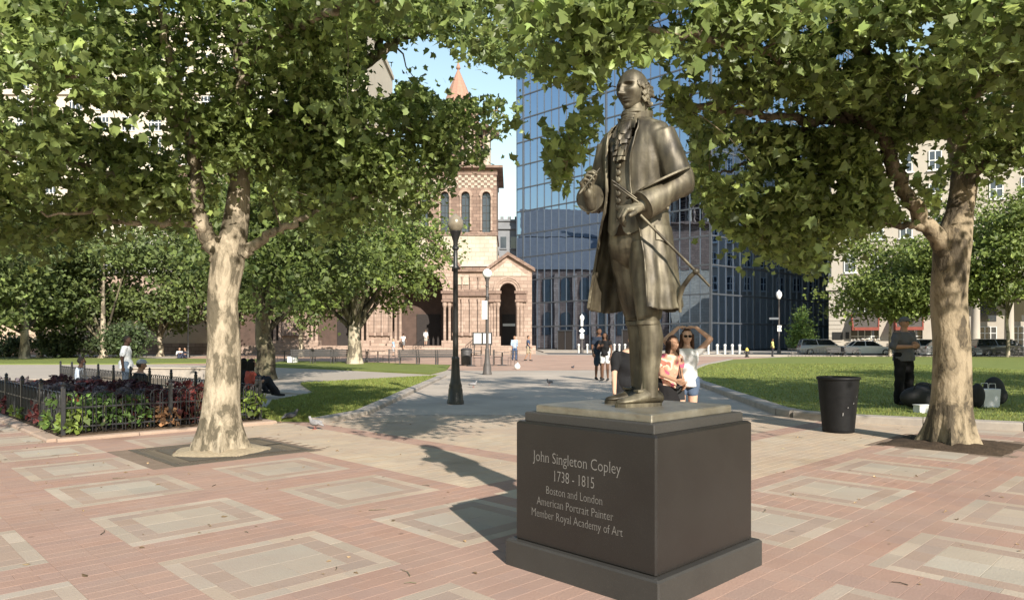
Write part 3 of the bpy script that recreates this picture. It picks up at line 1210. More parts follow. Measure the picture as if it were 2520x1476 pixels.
outer, inner = [], []
for i in range(NZ):
    z = 1.665 - (1.665 - 0.555) * i / (NZ - 1)
    u0, u1 = math.radians(interp(z, TH_L)), 2 * PI - math.radians(interp(z, TH_R))
    ro, ri = [], []
    for k in range(NT):
        u = u0 + (u1 - u0) * k / (NT - 1)
        uu = u if u <= PI else u - 2 * PI
        ro.append(coat_pt(z, uu, 0.0))
        ri.append(coat_pt(z, uu, -0.011))
    outer.append(ro)
    inner.append(ri)
m_ = MB()
m_.loft(outer, closed=False)
o1 = len(m_.v)
m_.loft([r_[::-1] for r_ in inner], closed=False)
iN = lambda i, k: o1 + i * NT + (NT - 1 - k)
oN = lambda i, k: i * NT + k
for i in range(NZ - 1):
    m_.f.append((oN(i + 1, 0), oN(i, 0), iN(i, 0), iN(i + 1, 0)))
    m_.f.append((oN(i, NT - 1), oN(i + 1, NT - 1), iN(i + 1, NT - 1), iN(i, NT - 1)))
for k in range(NT - 1):
    m_.f.append((oN(NZ - 1, k), oN(NZ - 1, k + 1), iN(NZ - 1, k + 1), iN(NZ - 1, k)))
    m_.f.append((oN(0, k + 1), oN(0, k), iN(0, k), iN(0, k + 1)))
COAT = m_
coat = bpy.data.objects.new('coat', None)
# --- sleeves with deep turned-back cuffs
def sleeve(sh, el, wr, seed):
    rr_ = random.Random(seed)
    sh, el, wr = Vector(sh), Vector(el), Vector(wr)
    m_ = MB()
    N = 32
    rings = []
    n1, n2 = 20, 16
    pts = []
    for i in range(n1 + n2 + 1):
        t = i / (n1 + n2)
        a = sh.lerp(el, min(1, t * (n1 + n2) / n1)) if i <= n1 else el.lerp(wr, 0.74 * (i - n1) / n2)
        pts.append(a)
    for _ in range(5):
        pts = [pts[0]] + [(pts[i - 1] + pts[i] * 2 + pts[i + 1]) / 4 for i in range(1, len(pts) - 1)] + [pts[-1]]
    rad = []
    for i in range(len(pts)):
        t = i / (len(pts) - 1)
        r_ = 0.086 - 0.018 * t if t < 0.5 else 0.077 - 0.012 * (t - 0.5) * 2
        d_el = abs(i - n1)
        r_ += 0.006 * math.exp(-(d_el / 2.5) ** 2)
        r_ *= 1 + 0.035 * math.sin(i * 1.5 + seed) * math.exp(-(d_el / 6.0) ** 2)
        rad.append(r_)
    m_.tube(pts, rad, N)
    v = m_.v
    for idx in range(len(v)):
        i = idx // N
        if i >= len(pts): continue
        k = idx % N
        th = 2 * PI * k / N
        f = 0.030 * math.sin(2 * th + i * 0.9 + seed) * math.exp(-((i - n1) / 6.0) ** 2) + 0.018 * math.sin(3 * th + i * 0.35)
        p_ = Vector(v[idx])
        v[idx] = tuple(pts[i] + (p_ - pts[i]) * (1 + f))
    COAT.add(m_.v, m_.f)
    s_ = statue
    d = (wr - el).normalized()
    m_ = MB()
    c0 = el.lerp(wr, 0.56)
    m_.tube([c0, c0 + d * 0.004, c0 + d * 0.05, wr + d * 0.012, wr + d * 0.014, wr + d * 0.004, c0 + d * 0.03],
            [0.070, 0.083, 0.084, 0.082, 0.074, 0.068, 0.060], 30, cap=False)
    m_.build('cuff', M_BRONZE, s_, 50)
    for q in range(3):
        a = 0.4 + q * 0.8
        u = d.cross(Vector((0, 0, 1))).normalized()
        w2 = d.cross(u)
        c = c0 + d * 0.022 + (u * math.cos(a) + w2 * math.sin(a)) * 0.084
        m_ = MB()
        m_.ball(c, 0.011, 10, 6)
        m_.build('cuff_button', M_BRONZE, s_, 60)
    m_ = MB()
    m_.tube([wr - d * 0.08, wr + d * 0.006, wr + d * 0.03], [0.040, 0.041, 0.034], 20)
    m_.build('shirt_cuff', M_BRONZE, s_, 60)


EL_L, WR_L = (0.292, 0.035, 1.255), (0.188, -0.175, 1.118)
EL_R, WR_R = (-0.292, 0.025, 1.235), (-0.212, -0.150, 1.215)
sleeve((0.172, 0.0, 1.540), EL_L, WR_L, 1)
sleeve((-0.172, 0.0, 1.540), EL_R, WR_R, 4)
# coat, shoulders and sleeves are one casting
from mathutils import noise as mnoise
for s_ in (-1, 1):
    COAT.ball((s_ * 0.150, 0.002, 1.535), (0.085, 0.090, 0.090), 28, 16)
    COAT.capsule((s_ * 0.05, 0.01, 1.615), 0.05, (s_ * 0.165, 0.004, 1.565), 0.062)
bpy.data.objects.remove(coat)
me = remeshed(COAT, 0.0065, 5, 0.5)


def cloth_relief(co):
    out = np.empty(len(co), dtype=np.float32)
    for i, p in enumerate(co):
        v = Vector((p[0] * 9, p[1] * 9, p[2] * 4.5))
        w_ = Vector((p[0] * 26, p[1] * 26, p[2] * 13))
        out[i] = 0.0075 * mnoise.noise(v) + 0.0030 * mnoise.noise(w_)
    return out


push(me, cloth_relief)
smooth(me)
coat = link_mesh('coat', me, M_BRONZE, statue)
# turned edge of the front panels
for side, tab in ((1, TH_L), (-1, TH_R)):
    m_ = MB()
    pts = []
    for z in np.linspace(1.62, 0.56, 46):
        p_ = coat_pt(z, side * math.radians(interp(z, tab) + 1), 0.002)
        pts.append(p_)
    m_.tube(pts, 0.0055, 6)
    m_.build('coat_edge', M_BRONZE, coat, 60)
# standing collar falling open to a lapel
m_ = MB()
ro, ri, rt = [], [], []
for k in range(61):
    u = math.radians(30) + (2 * PI - math.radians(62)) * k / 60
    uu = u if u <= PI else u - 2 * PI
    e = math.sin(PI * k / 60) ** 0.5
    fl = 0.012 + 0.016 * (1 - e)
    ro.append((0.098 * math.sin(uu), 0.006 - 0.094 * math.cos(uu), 1.630))
    rt.append(((0.088 + fl) * math.sin(uu), 0.010 - (0.086 + fl) * math.cos(uu), 1.655 + 0.055 * e))
    ri.append(((0.080 + fl) * math.sin(uu), 0.010 - (0.078 + fl) * math.cos(uu), 1.650 + 0.055 * e))
lo = [(p[0] * 0.9, p[1] * 0.9, 1.62) for p in ro]
m_.loft([ro, rt, ri, lo], closed=False)
m_.build('collar', M_BRONZE, coat, 50)
# pocket flap on the near skirt with buttons
m_ = MB()
g_ = []
for z in (1.02, 0.985, 0.95, 0.925):
    g_.append([coat_pt(z + 0.012 * math.sin((u - 0.9) * 8) * (1 if z < 0.94 else 0), u, 0.008) for u in np.linspace(1.05, 1.75, 14)])
m_.loft(g_, closed=False)
m_.build('pocket_flap', M_BRONZE, coat, 60)

# --- hands
def hand_obj(name, wrist, d, n, side, **kw):
    m_ = MB()
    d = Vector(d).normalized()
    m_.capsule(Vector(wrist) - d * 0.05, 0.034, Vector(wrist) + d * 0.03, 0.033)
    add_hand(m_, Vector(wrist) + d * 0.01, d, n, side, **kw)
    me = remeshed(m_, 0.0042, 2, 0.4)
    return link_mesh(name, me, M_BRONZE, statue)


dl = (Vector(WR_L) - Vector(EL_L)).normalized()
hand_obj('hand', Vector(WR_L) + dl * 0.02, VL(-0.85, -0.45, -0.18), VL(0.1, 0.35, -0.9), 1, size=0.215, curl=(0.95, 0.9, 0.5), thumb_in=0.1, thumb_curl=0.25, rs=1.08)
dr_ = (Vector(WR_R) - Vector(EL_R)).normalized()
hand_obj('hand', Vector(WR_R) + dr_ * 0.02, VL(-0.25, -0.42, 0.87), VL(0.80, -0.42, 0.1), 1, size=0.205, curl=(0.75, 1.0, 0.7), thumb_in=0.55, thumb_curl=0.3, rs=1.08)

# --- palette, brushes, stick
m_ = MB()
e1 = VL(0.905, 0.10, 0.425).normalized()
e2 = VL(-0.10, -0.98, -0.13).normalized()
e2 = (e2 - e1 * e2.dot(e1)).normalized()
nrm = e1.cross(e2)
c = VL(0.125, -0.205, 1.245)
out = []
for k in range(40):
    a = 2 * PI * k / 40
    r_ = 1 + 0.12 * math.cos(2 * a) - 0.18 * math.exp(-((a - 2.6) / 0.25) ** 2)
    out.append(c + e1 * 0.172 * r_ * math.cos(a) + e2 * 0.125 * r_ * math.sin(a))
m_.loft([[p - nrm * 0.005 for p in out], [p + nrm * 0.005 for p in out]])
m_.build('palette', M_BRONZE, statue)
for a, b in (((-0.125, -0.30, 1.250), (0.01, -0.295, 1.145)), ((-0.118, -0.31, 1.225), (0.02, -0.30, 1.125))):
    m_ = MB()
    a, b = VL(*a), VL(*b)
    m_.tube([a, a.lerp(b, 0.12), a.lerp(b, 0.14), b], [0.003, 0.007, 0.005, 0.0042], 10)
    m_.build('paintbrush', M_BRONZE, statue, 50)
m_ = MB()
a, b = VL(-0.195, -0.185, 1.345), VL(-0.305, -0.275, 1.185)
m_.tube([a, a.lerp(b, 0.8), a.lerp(b, 0.82), a.lerp(b, 0.92), b], [0.0035, 0.005, 0.007, 0.008, 0.003], 10)
m_.build('paintbrush', M_BRONZE, statue, 50)
m_ = MB()
a, kb, b = VL(0.03, -0.30, 1.055), VL(0.330, -0.215, 0.752), VL(0.405, -0.193, 0.672)
m_.tube([a, kb, b], [0.0075, 0.0085, 0.0065], 12)
m_.ball(kb, 0.019, 12, 8)
stick = m_.build('painting_stick', M_BRONZE, statue, 60)
m_ = MB()
m_.tube([kb, VL(0.300, -0.20, 0.725), VL(0.262, -0.165, 0.670), VL(0.243, -0.14, 0.60), VL(0.252, -0.12, 0.535)], [0.011, 0.013, 0.014, 0.012, 0.009], 10)
m_.build('stick_ribbon', M_BRONZE, stick, 60)

# --- head
HC = Vector((0.0, -0.022, 1.829))
HRZ = math.radians(-5)
hv, hf = head_geo(0.242, 110, 100, 1.15)
hv = [(a * 1.10, b * 1.03, c) for a, b, c in hv]
m_ = MB()
m_.add(xform(hv, HC, HRZ, math.radians(1.5)), hf)
head = m_.build('head', M_BRONZE, statue, 180)
m_ = MB()
m_.tube([(0, 0.012, 1.62), (0, 0.005, 1.68), (0, 0.0, 1.74), (0, -0.004, 1.80)], [0.068, 0.062, 0.060, 0.058], 28)
m_.build('neck', M_BRONZE, statue, 60)
RH = Matrix.Rotation(HRZ, 3, 'Z')
for s_ in (-1, 1):
    m_ = MB()
    add_ear(m_, HC + RH @ Vector((s_ * 0.082, 0.014, -0.006)), s_, 0.064, HRZ)
    m_.build('ear', M_BRONZE, head, 60)
# hair swept back from a bald crown: curls over the ears and round the nape, a tied queue behind
m_ = MB()
hr_ = random.Random(11)
for k in range(150):
    az = hr_.uniform(62, 298)
    a = math.radians(az)
    zt = hr_.uniform(-0.060, 0.034)
    if az < 84 or az > 276: zt = hr_.uniform(0.008, 0.030)
    rr_ = 1.02
    tz = zt / 0.118
    cs = math.sqrt(max(0.05, 1 - tz * tz))
    lx = 0.085 * cs * math.sin(a) * rr_
    ly = -0.106 * cs * math.cos(a) * (1.0 if math.cos(a) > 0 else 1.02)
    if tz < 0 and math.cos(a) < 0: ly *= 1 - 0.25 * (-tz)
    p = HC + RH @ Vector((lx, ly, zt))
    tdir = RH @ Vector((-math.cos(a) * 0.0, 0.55, -0.75))
    q = p + tdir * hr_.uniform(0.018, 0.032) + RH @ Vector((math.sin(a) * 0.008, 0, 0))
    m_.capsule(p, hr_.uniform(0.005, 0.0085), q, hr_.uniform(0.004, 0.007), 8)
for s_ in (-1, 1):
    for q_ in range(3):
        z = 0.012 - q_ * 0.022
        p = HC + RH @ Vector((s_ * 0.088, 0.046 + 0.006 * q_, z))
        m_.capsule(p - RH @ Vector((0, 0.016, 0)), 0.0095, p + RH @ Vector((0, 0.022, -0.004)), 0.010, 10)
b0 = HC + RH @ Vector((0, 0.098, -0.045))
m_.capsule(b0, 0.022, b0 + RH @ Vector((0, 0.022, -0.05)), 0.016)
m_.capsule(b0 + RH @ Vector((0, 0.022, -0.05)), 0.016, b0 + RH @ Vector((0, 0.012, -0.12)), 0.010)
me = remeshed(m_, 0.004, 1, 0.3)
link_mesh('hair', me, M_BRONZE, head)
m_ = MB()
for s_ in (-1, 1):
    c = b0 + RH @ Vector((s_ * 0.028, 0.02, -0.018))
    m_.ball(c, (0.026, 0.008, 0.016), 12, 8)
m_.build('queue_ribbon', M_BRONZE, head, 60)

# --- cravat: wound bands and a ruffled fall
m_ = MB()
cr = random.Random(5)
for q_ in range(9):
    z = 1.697 - q_ * 0.0098
    tl_, ph_ = cr.uniform(-0.006, 0.006), cr.uniform(0, 6)
    pts = [(math.sin(a) * (0.060 + 0.0022 * q_), -0.010 - math.cos(a) * (0.062 + 0.0026 * q_), z + tl_ * math.sin(a) + 0.005 * math.cos(a) + 0.002 * math.sin(3 * a + ph_)) for a in np.linspace(0, 2 * PI, 48)]
    m_.tube(pts, 0.0085 + cr.uniform(-.0015, .002), 8)
m_.build('cravat', M_BRONZE, statue, 70)
m_ = MB()
for q_ in range(7):
    t = q_ / 6
    z = 1.615 - 0.185 * t
    wd_ = 0.062 - 0.030 * t
    xc_ = -0.008 + cr.uniform(-.008, .008)
    y0 = -0.100 - 0.052 * math.sin(min(1, t * 1.2) * PI * 0.5)
    ph_ = cr.uniform(0, 6)
    n_ = 44
    rings = []
    for dz, fl, am in ((0.020, 0.0, 0.003), (0.004, 0.012, 0.007), (-0.018, 0.022, 0.012), (-0.036, 0.024, 0.014), (-0.036, 0.019, 0.014), (-0.016, 0.014, 0.012), (0.004, 0.003, 0.006)):
        ring = []
        for s_ in range(n_):
            f = s_ / (n_ - 1)
            xx = xc_ + (f * 2 - 1) * wd_ * (1 + fl * 6)
            wv = math.sin(f * 13 + ph_ + 1.0 * math.sin(f * 6 + q_))
            ring.append((xx + 0.007 * math.sin(f * 26 + ph_), y0 - fl - am * wv + 0.03 * (f * 2 - 1) ** 2, z + dz + 0.006 * math.sin(f * 9 + q_ * 2)))
        rings.append(ring)
    m_.loft(rings, closed=False)
m_.build('jabot', M_BRONZE, statue, 80)
# ------------------------------------------------------------------ trees
def bark_mat(name, pale, mid, dark, scale=3.2):
    """flaking plane-tree bark: pale patches, buff patches and dark scales"""
    m, n, b = nodes_of(name)
    tc = n.nodes.new('ShaderNodeTexCoord')
    mp = n.nodes.new('ShaderNodeMapping')
    mp.inputs['Scale'].default_value = (1, 1, 0.45)
    n.links.new(tc.outputs['Object'], mp.inputs[0])
    nz = n.nodes.new('ShaderNodeTexNoise')
    nz.inputs['Scale'].default_value = 3
    nz.inputs['Detail'].default_value = 6
    n.links.new(mp.outputs[0], nz.inputs['Vector'])
    mxv = n.nodes.new('ShaderNodeMix')
    mxv.data_type = 'RGBA'
    mxv.inputs[0].default_value = 0.25
    n.links.new(mp.outputs[0], mxv.inputs[6])
    n.links.new(nz.outputs[1], mxv.inputs[7])
    n1 = n.nodes.new('ShaderNodeTexNoise')
    n1.inputs['Scale'].default_value = scale
    n1.inputs['Detail'].default_value = 7
    n1.inputs['Roughness'].default_value = 0.65
    n.links.new(mxv.outputs[2], n1.inputs['Vector'])
    rp = n.nodes.new('ShaderNodeValToRGB')
    e = rp.color_ramp.elements
    e[0].position, e[0].color = 0.43, (*dark, 1)
    e[1].position, e[1].color = 0.575, (*pale, 1)
    x = e.new(0.47); x.color = (*mid, 1)
    x = e.new(0.525); x.color = tuple(0.5 * (a + b_) for a, b_ in zip(pale, mid)) + (1,)
    vo = n.nodes.new('ShaderNodeTexVoronoi')
    vo.inputs['Scale'].default_value = scale * 1.7
    n.links.new(mxv.outputs[2], vo.inputs['Vector'])
    sp = n.nodes.new('ShaderNodeSeparateColor')
    n.links.new(vo.outputs['Color'], sp.inputs[0])
    m1 = n.nodes.new('ShaderNodeMath')
    m1.operation = 'MULTIPLY_ADD'
    m1.inputs[1].default_value = 0.09
    m1.inputs[2].default_value = -0.045
    n.links.new(sp.outputs[0], m1.inputs[0])
    m2 = n.nodes.new('ShaderNodeMath')
    m2.operation = 'ADD'
    n.links.new(m1.outputs[0], m2.inputs[0])
    n.links.new(n1.outputs[0], m2.inputs[1])
    n.links.new(m2.outputs[0], rp.inputs[0])
    n.links.new(rp.outputs[0], b.inputs['Base Color'])
    b.inputs['Roughness'].default_value = 0.9
    b.inputs['Specular IOR Level'].default_value = 0.2
    n2 = n.nodes.new('ShaderNodeTexNoise')
    n2.inputs['Scale'].default_value = 22
    n2.inputs['Detail'].default_value = 6
    n.links.new(mp.outputs[0], n2.inputs['Vector'])
    ad = n.nodes.new('ShaderNodeMath')
    ad.operation = 'ADD'
    n.links.new(n1.outputs[0], ad.inputs[0])
    n.links.new(n2.outputs[0], ad.inputs[1])
    bp = n.nodes.new('ShaderNodeBump')
    bp.inputs['Strength'].default_value = 0.7
    bp.inputs['Distance'].default_value = 0.03
    n.links.new(ad.outputs[0], bp.inputs['Height'])
    n.links.new(bp.outputs[0], b.inputs['Normal'])
    return m


M_BARK_L = bark_mat('plane_bark_pale', (0.345, 0.29, 0.215), (0.205, 0.17, 0.122), (0.105, 0.088, 0.062), 7.0)
M_BARK_R = bark_mat('plane_bark_buff', (0.275, 0.22, 0.15), (0.165, 0.13, 0.086), (0.075, 0.060, 0.042), 5.5)
M_BARK_FAR = bark_mat('far_bark', (0.42, 0.36, 0.27), (0.26, 0.22, 0.16), (0.12, 0.10, 0.075))
M_BARK_DARK = bark_mat('dark_bark', (0.16, 0.14, 0.09), (0.10, 0.085, 0.055), (0.05, 0.042, 0.03))
M_LEAF = leaf_mat('plane_leaf', (1, 1, 1), 0.44, 0.42)
M_LEAF_FAR = leaf_mat('far_leaf', (1, 1, 1), 0.28, 0.6)

# lobed leaf: stalk end at the origin, blade along +y, 1 unit long, about 1.1 wide; folded slightly along the midrib
LOBES = np.array([(0, 0, 0), (0.46, 0.06, .07), (0.36, 0.24, .03), (0.55, 0.50, .08), (0.27, 0.56, .02), (0.0, 1.0, -.06),
                  (-0.27, 0.56, .02), (-0.55, 0.50, .08), (-0.36, 0.24, .03), (-0.46, 0.06, .07)])
LOBE_F = np.array([(0, i, i + 1) for i in range(1, 9)])
DIAMOND = np.array([(0, 0, 0), (0.36, 0.40, .06), (0.0, 1.0, -.04), (-0.36, 0.40, .06)])
DIAMOND_F = np.array([(0, 1, 2), (0, 2, 3)])
SUNV = np.array(SUN_DIR)


def leaves_mesh(name, cen, size, r, tmpl, tf, base, var=0.36, up=0.35, sunw=0.55, rnd=0.95, yellow=0.22):
    n = len(cen)
    nrm = np.array([0, 0, 1.0]) * up + SUNV * sunw + r.normal(0, rnd, (n, 3))
    nrm /= np.linalg.norm(nrm, axis=1)[:, None]
    d = r.normal(0, 1, (n, 3)); d[:, 2] -= 0.6
    d -= nrm * np.sum(d * nrm, axis=1)[:, None]
    d /= np.linalg.norm(d, axis=1)[:, None]
    s = np.cross(d, nrm)
    sz = size * r.uniform(0.55, 1.5, n)
    curl = r.normal(0.6, 0.9, n)
    T = tmpl[None] * sz[:, None, None]
    T = T * np.stack([r.uniform(0.62, 1.12, n), np.ones(n), np.ones(n)], 1)[:, None, :] + r.normal(0, 0.045, (n, len(tmpl), 3)) * sz[:, None, None]
    v = cen[:, None, :] + T[:, :, 0:1] * s[:, None, :] + (T[:, :, 1:2] - sz[:, None, None] * 0.4) * d[:, None, :] + T[:, :, 2:3] * curl[:, None, None] * 1.6 * nrm[:, None, :]
    k = len(tmpl)
    f = (tf[None] + (np.arange(n) * k)[:, None, None]).reshape(-1, 3)
    me = fast_mesh(name, v.reshape(-1, 3), f, 3)
    val = np.exp(r.normal(0, var, n))[:, None]
    yl = r.random(n)[:, None] * yellow
    col = np.array(base)[None] * val * (1 + np.array([0.9, 0.35, -0.2])[None] * yl)
    set_col(me, np.repeat(np.clip(col, 0, 0.6), len(tf), axis=0))
    return me


def px_of(p):
    """where a place lands in the photograph (2520 px wide)"""
    return CX + F_PX * p[..., 0] / p[..., 1], HY - F_PX * (p[..., 2] - CAM_H) / p[..., 1]


def in_poly(x, y, poly):
    ins = np.zeros(len(x), bool)
    j = len(poly) - 1
    for i in range(len(poly)):
        xi, yi = poly[i]; xj, yj = poly[j]
        ins ^= ((yi > y) != (yj > y)) & (x < (xj - xi) * (y - yi) / (yj - yi + 1e-9) + xi)
        j = i
    return ins


def catmull(pts, rad, sub=6):
    P_ = [Vector(p) for p in pts]
    out, ro = [], []
    for i in range(len(P_) - 1):
        p0, p1, p2, p3 = P_[max(i - 1, 0)], P_[i], P_[i + 1], P_[min(i + 2, len(P_) - 1)]
        for k in range(sub):
            t = k / sub
            out.append(0.5 * ((2 * p1) + (p2 - p0) * t + (2 * p0 - 5 * p1 + 4 * p2 - p3) * t * t + (3 * p1 - p0 - 3 * p2 + p3) * t ** 3))
            ro.append(rad[i] * (1 - t) + rad[i + 1] * t)
    out.append(P_[-1]); ro.append(rad[-1])
    return out, ro


def trunk_mesh(path, rad, n=30, flare=0.0, seed=0, lump=0.05, flare_h=0.55):
    rr_ = random.Random(seed)
    pts, ra = catmull(path, rad, 10)
    m_ = MB()
    m_.tube(pts, ra, n)
    ph = [rr_.uniform(0, 6) for _ in range(6)]
    z0 = pts[0].z
    for idx in range(len(m_.v)):
        i, k = idx // n, idx % n
        th = 2 * PI * k / n
        p = Vector(m_.v[idx])
        c = pts[i]
        h = max(0, p.z - z0)
        f = 1 + lump * (math.sin(2 * th + ph[0] + h * 1.3) * 0.6 + math.sin(3 * th + ph[1] - h * 2.1) * 0.5 + math.sin(5 * th + ph[2] + h * 3) * 0.3)
        fl = flare * math.exp(-(h / flare_h) ** 1.3 * 2.2)
        f += fl * (0.42 + 0.85 * max(0, math.sin(5 * th + ph[3] + 0.4 * math.sin(2 * th))) ** 1.5 + 0.22 * math.sin(9 * th + ph[4]))
        d = p - c
        m_.v[idx] = (c.x + d.x * f, c.y + d.y * f, c.z + d.z * (1 if h < 0.3 else f))
    return m_


def near_tree(label, base, trunk, trad, limbs, bark, crown_fn, n_clusters, per, leaf, gaps, seed, leafbase, group=None, flare=0.55, soft=()):
    """trunk, explicit limbs, twigs to every leaf cluster, one mass of leaves"""
    r = np.random.default_rng(seed)
    t = thing('plane_tree', label, 'tree', (base[0], base[1], 0), 0, group)
    org = (base[0], base[1], 0)
    trunk_mesh(trunk, trad, 34, flare, seed).build('trunk', bark, t, 80, org)
    skel = []
    for pts, rad in limbs:
        p2, r2 = catmull(pts, rad, 6)
        for i in range(1, len(p2) - 1):
            p2[i] = p2[i] + Vector(r.normal(0, 0.02, 3))
        MB().tube(p2, r2, 14).build('limb', bark, t, 80, org)
        skel += [(p, rr_) for p, rr_ in zip(p2, r2)][2:]
    SK = np.array([list(p) for p, _ in skel])
    SR = np.array([q for _, q in skel])
    cen = []
    while len(cen) < n_clusters:
        c = crown_fn(r, 400)
        nl = 150                                   # sprays close along the limbs as well
        kk = r.integers(0, len(SK), nl)
        c[:nl] = SK[kk] + r.normal(0, 0.30, (nl, 3)) + np.array([0, -0.15, 0.05])
        low = (c[:nl, 2] < 2.75)
        c[:nl][low] = crown_fn(r, int(low.sum())) if low.any() else c[:nl][low]
        x, y = px_of(c)
        ok = c[:, 1] > 1.2
        # keep most of the sun's path to the bole open, as the photograph shows it lit
        tt = (base[1] - c[:, 1]) / 0.937
        sx_, sz_ = c[:, 0] - 0.35 * tt, c[:, 2] - math.tan(SUN_EL) * tt
        shade = (tt > 0.6) & (np.abs(sx_ - base[0]) < 0.6) & (sz_ > 1.0) & (sz_ < 4.5)
        ok &= ~(shade & (r.random(len(c)) > 0.12))
        for gp in list(gaps) + list(soft):
            ok &= ~in_poly(x, y, gp)
        cen += list(c[ok])
    cen = np.array(cen[:n_clusters])
    # branches: each cluster hangs on a twig to the nearest limb; clusters far out chain through nearer ones
    dist = np.array([np.min(np.linalg.norm(SK - c, axis=1)) for c in cen])
    order_ = np.argsort(dist)
    nodes_, nrad = SK.copy(), SR.copy()
    tw = MB()
    for i in order_:
        c = cen[i]
        d = np.linalg.norm(nodes_ - c, axis=1) + 0.25 * np.maximum(0, nodes_[:, 2] - c[2])
        j = int(np.argmin(d))
        a = Vector(nodes_[j]); b = Vector(c)
        L = (b - a).length
        if L < 0.05: continue
        r0 = min(nrad[j] * 0.55, 0.010 + 0.010 * L)
        r0 = max(r0, 0.006)
        m1 = a.lerp(b, 0.35) + Vector((*r.normal(0, 0.05 * L, 2), 0.08 * L))
        m2 = a.lerp(b, 0.7) + Vector((*r.normal(0, 0.05 * L, 2), 0.08 * L))
        tw.tube([a, m1, m2, b], [r0, r0 * 0.8, r0 * 0.6, r0 * 0.35], 5, cap=False)
        newp = np.array([list(m1), list(m2), list(b)])
        nodes_ = np.vstack([nodes_, newp])
        nrad = np.concatenate([nrad, [r0 * 0.8, r0 * 0.6, r0 * 0.45]])
    tw.build('branches', bark, t, 60, org)['kind'] = 'stuff'
    # leaves: flat sprays round each cluster centre
    K = r.integers(int(per * 0.6), int(per * 1.4), n_clusters)
    idx = np.repeat(np.arange(n_clusters), K)
    rad_c = r.uniform(0.26, 0.62, n_clusters)
    off = r.normal(0, 1, (len(idx), 3)) * np.array([0.55, 0.55, 0.30]) * rad_c[idx][:, None]
    pos = cen[idx] + off
    x, y = px_of(pos)
    ok = (pos[:, 1] > 1.0) & (np.linalg.norm(pos - np.array([0, 0, CAM_H]), axis=1) > 1.8)
    tight = gaps
    for gp in tight:
        ok &= ~(in_poly(x, y, gp) & (r.random(len(x)) > 0.10))
    for gp in soft:
        ok &= ~(in_poly(x, y, gp) & (r.random(len(x)) > 0.16))
    pos = pos[ok] - np.array(org)
    me = leaves_mesh('crown', pos, leaf, r, LOBES, LOBE_F, leafbase)
    smooth(me)
    link_mesh('crown', me, M_LEAF, t)
    print(label[:20], 'leaves', len(pos))
    return t


def ellipsoids(specs):
    """random places in a union of ellipsoids (centre, radii, weight), thinned towards the middle"""
    w_ = np.array([s[2] for s in specs], float)
    w_ /= w_.sum()

    def fn(r, n):
        k = r.choice(len(specs), n, p=w_)
        d = r.normal(0, 1, (n, 3))
        d /= np.linalg.norm(d, axis=1)[:, None]
        q = r.random(n) ** 0.45
        c = np.array([specs[i][0] for i in k]); s = np.array([specs[i][1] for i in k])
        return c + d * s * q[:, None]
    return fn


# places where the photograph shows open sky, the church tower, the glass tower or the view under the crowns
GAP_SKY = [(895, 95), (960, 85), (1040, 92), (1090, 105), (1120, 150), (1190, 158), (1250, 180), (1280, 200), (1272, 262), (1215, 235), (1150, 232), (1095, 250), (1050, 215), (1015, 190), (990, 200), (960, 245), (905, 235)]
GAP_TOWER = [(1205, 352), (1272, 330), (1290, 200), (1340, 190), (1420, 235), (1400, 300), (1330, 320), (1340, 420), (1420, 530), (1440, 900), (1120, 900), (1125, 420), (1200, 400)]
GAP_UNDER_L = [(-500, 700), (420, 655), (600, 690), (800, 720), (1000, 700), (1060, 590), (1105, 540), (1125, 420), (1300, 900), (1300, 1600), (-500, 1600)]
GAP_UNDER_R = [(1440, 525), (1660, 470), (1720, 500), (1760, 560), (1820, 600), (1900, 640), (2000, 690), (2060, 640), (2110, 590), (2230, 540), (2290, 560), (2330, 480), (2420, 460), (2620, 420), (2900, 500), (2900, 1600), (1300, 1600), (1300, 520)]
GAP_STATUE = [(1405, 420), (1470, 330), (1500, 160), (1625, 160), (1640, 290), (1700, 330), (1710, 560), (1700, 780), (1420, 780)]
GAP_WIN = [(1690, 230), (1720, 215), (1760, 250), (1720, 290)]
GAP_WIN2 = [(2120, 100), (2260, 85), (2270, 130), (2190, 140), (2120, 140)]
GAP_WIN3 = [(1900, 240), (2000, 235), (1990, 290), (1900, 285)]
GAP_WIN4 = [(2230, 340), (2340, 340), (2350, 400), (2270, 440), (2230, 430)]
GAP_WIN5 = [(160, 250), (260, 262), (410, 300), (390, 345), (310, 330), (170, 290)]
GAP_WIN6 = [(0, 205), (60, 222), (140, 250), (130, 262), (0, 240)]
GAP_WIN7 = [(110, 455), (185, 465), (185, 490), (110, 480)]
GAP_HANCOCK2 = [(1740, 360), (1830, 350), (1850, 420), (1780, 440), (1745, 420)]
GAP_HANCOCK3 = [(1275, 190), (1330, 195), (1400, 260), (1390, 330), (1340, 330), (1330, 400), (1345, 470), (1275, 520)]
GAP_TOP = [(1560, 60), (1640, 20), (1720, 10), (1700, 60), (1600, 90)]

GAP_LIMB_L = [(462, 392), (500, 392), (508, 470), (515, 530), (560, 600), (640, 590), (700, 560), (750, 530), (750, 560), (640, 640), (600, 700), (520, 700), (470, 540)]
GAP_TRUNK_L = [(535, 425), (635, 405), (640, 480), (620, 640), (540, 640)]
GAP_LIMB_R = [(2140, 300), (2200, 340), (2225, 420), (2300, 540), (2330, 470), (2340, 420), (2420, 420), (2400, 640), (2290, 640), (2200, 500), (2150, 360)]
GAP_LIMB_R2 = [(1830, 268), (1900, 272), (2010, 285), (2090, 272), (2150, 296), (2150, 330), (2080, 312), (1980, 322), (1830, 300)]
GAP_LIMB_L2 = [(660, 330), (700, 275), (780, 215), (900, 140), (960, 100), (975, 120), (900, 190), (790, 270), (720, 320)]
hole_r = random.Random(17)


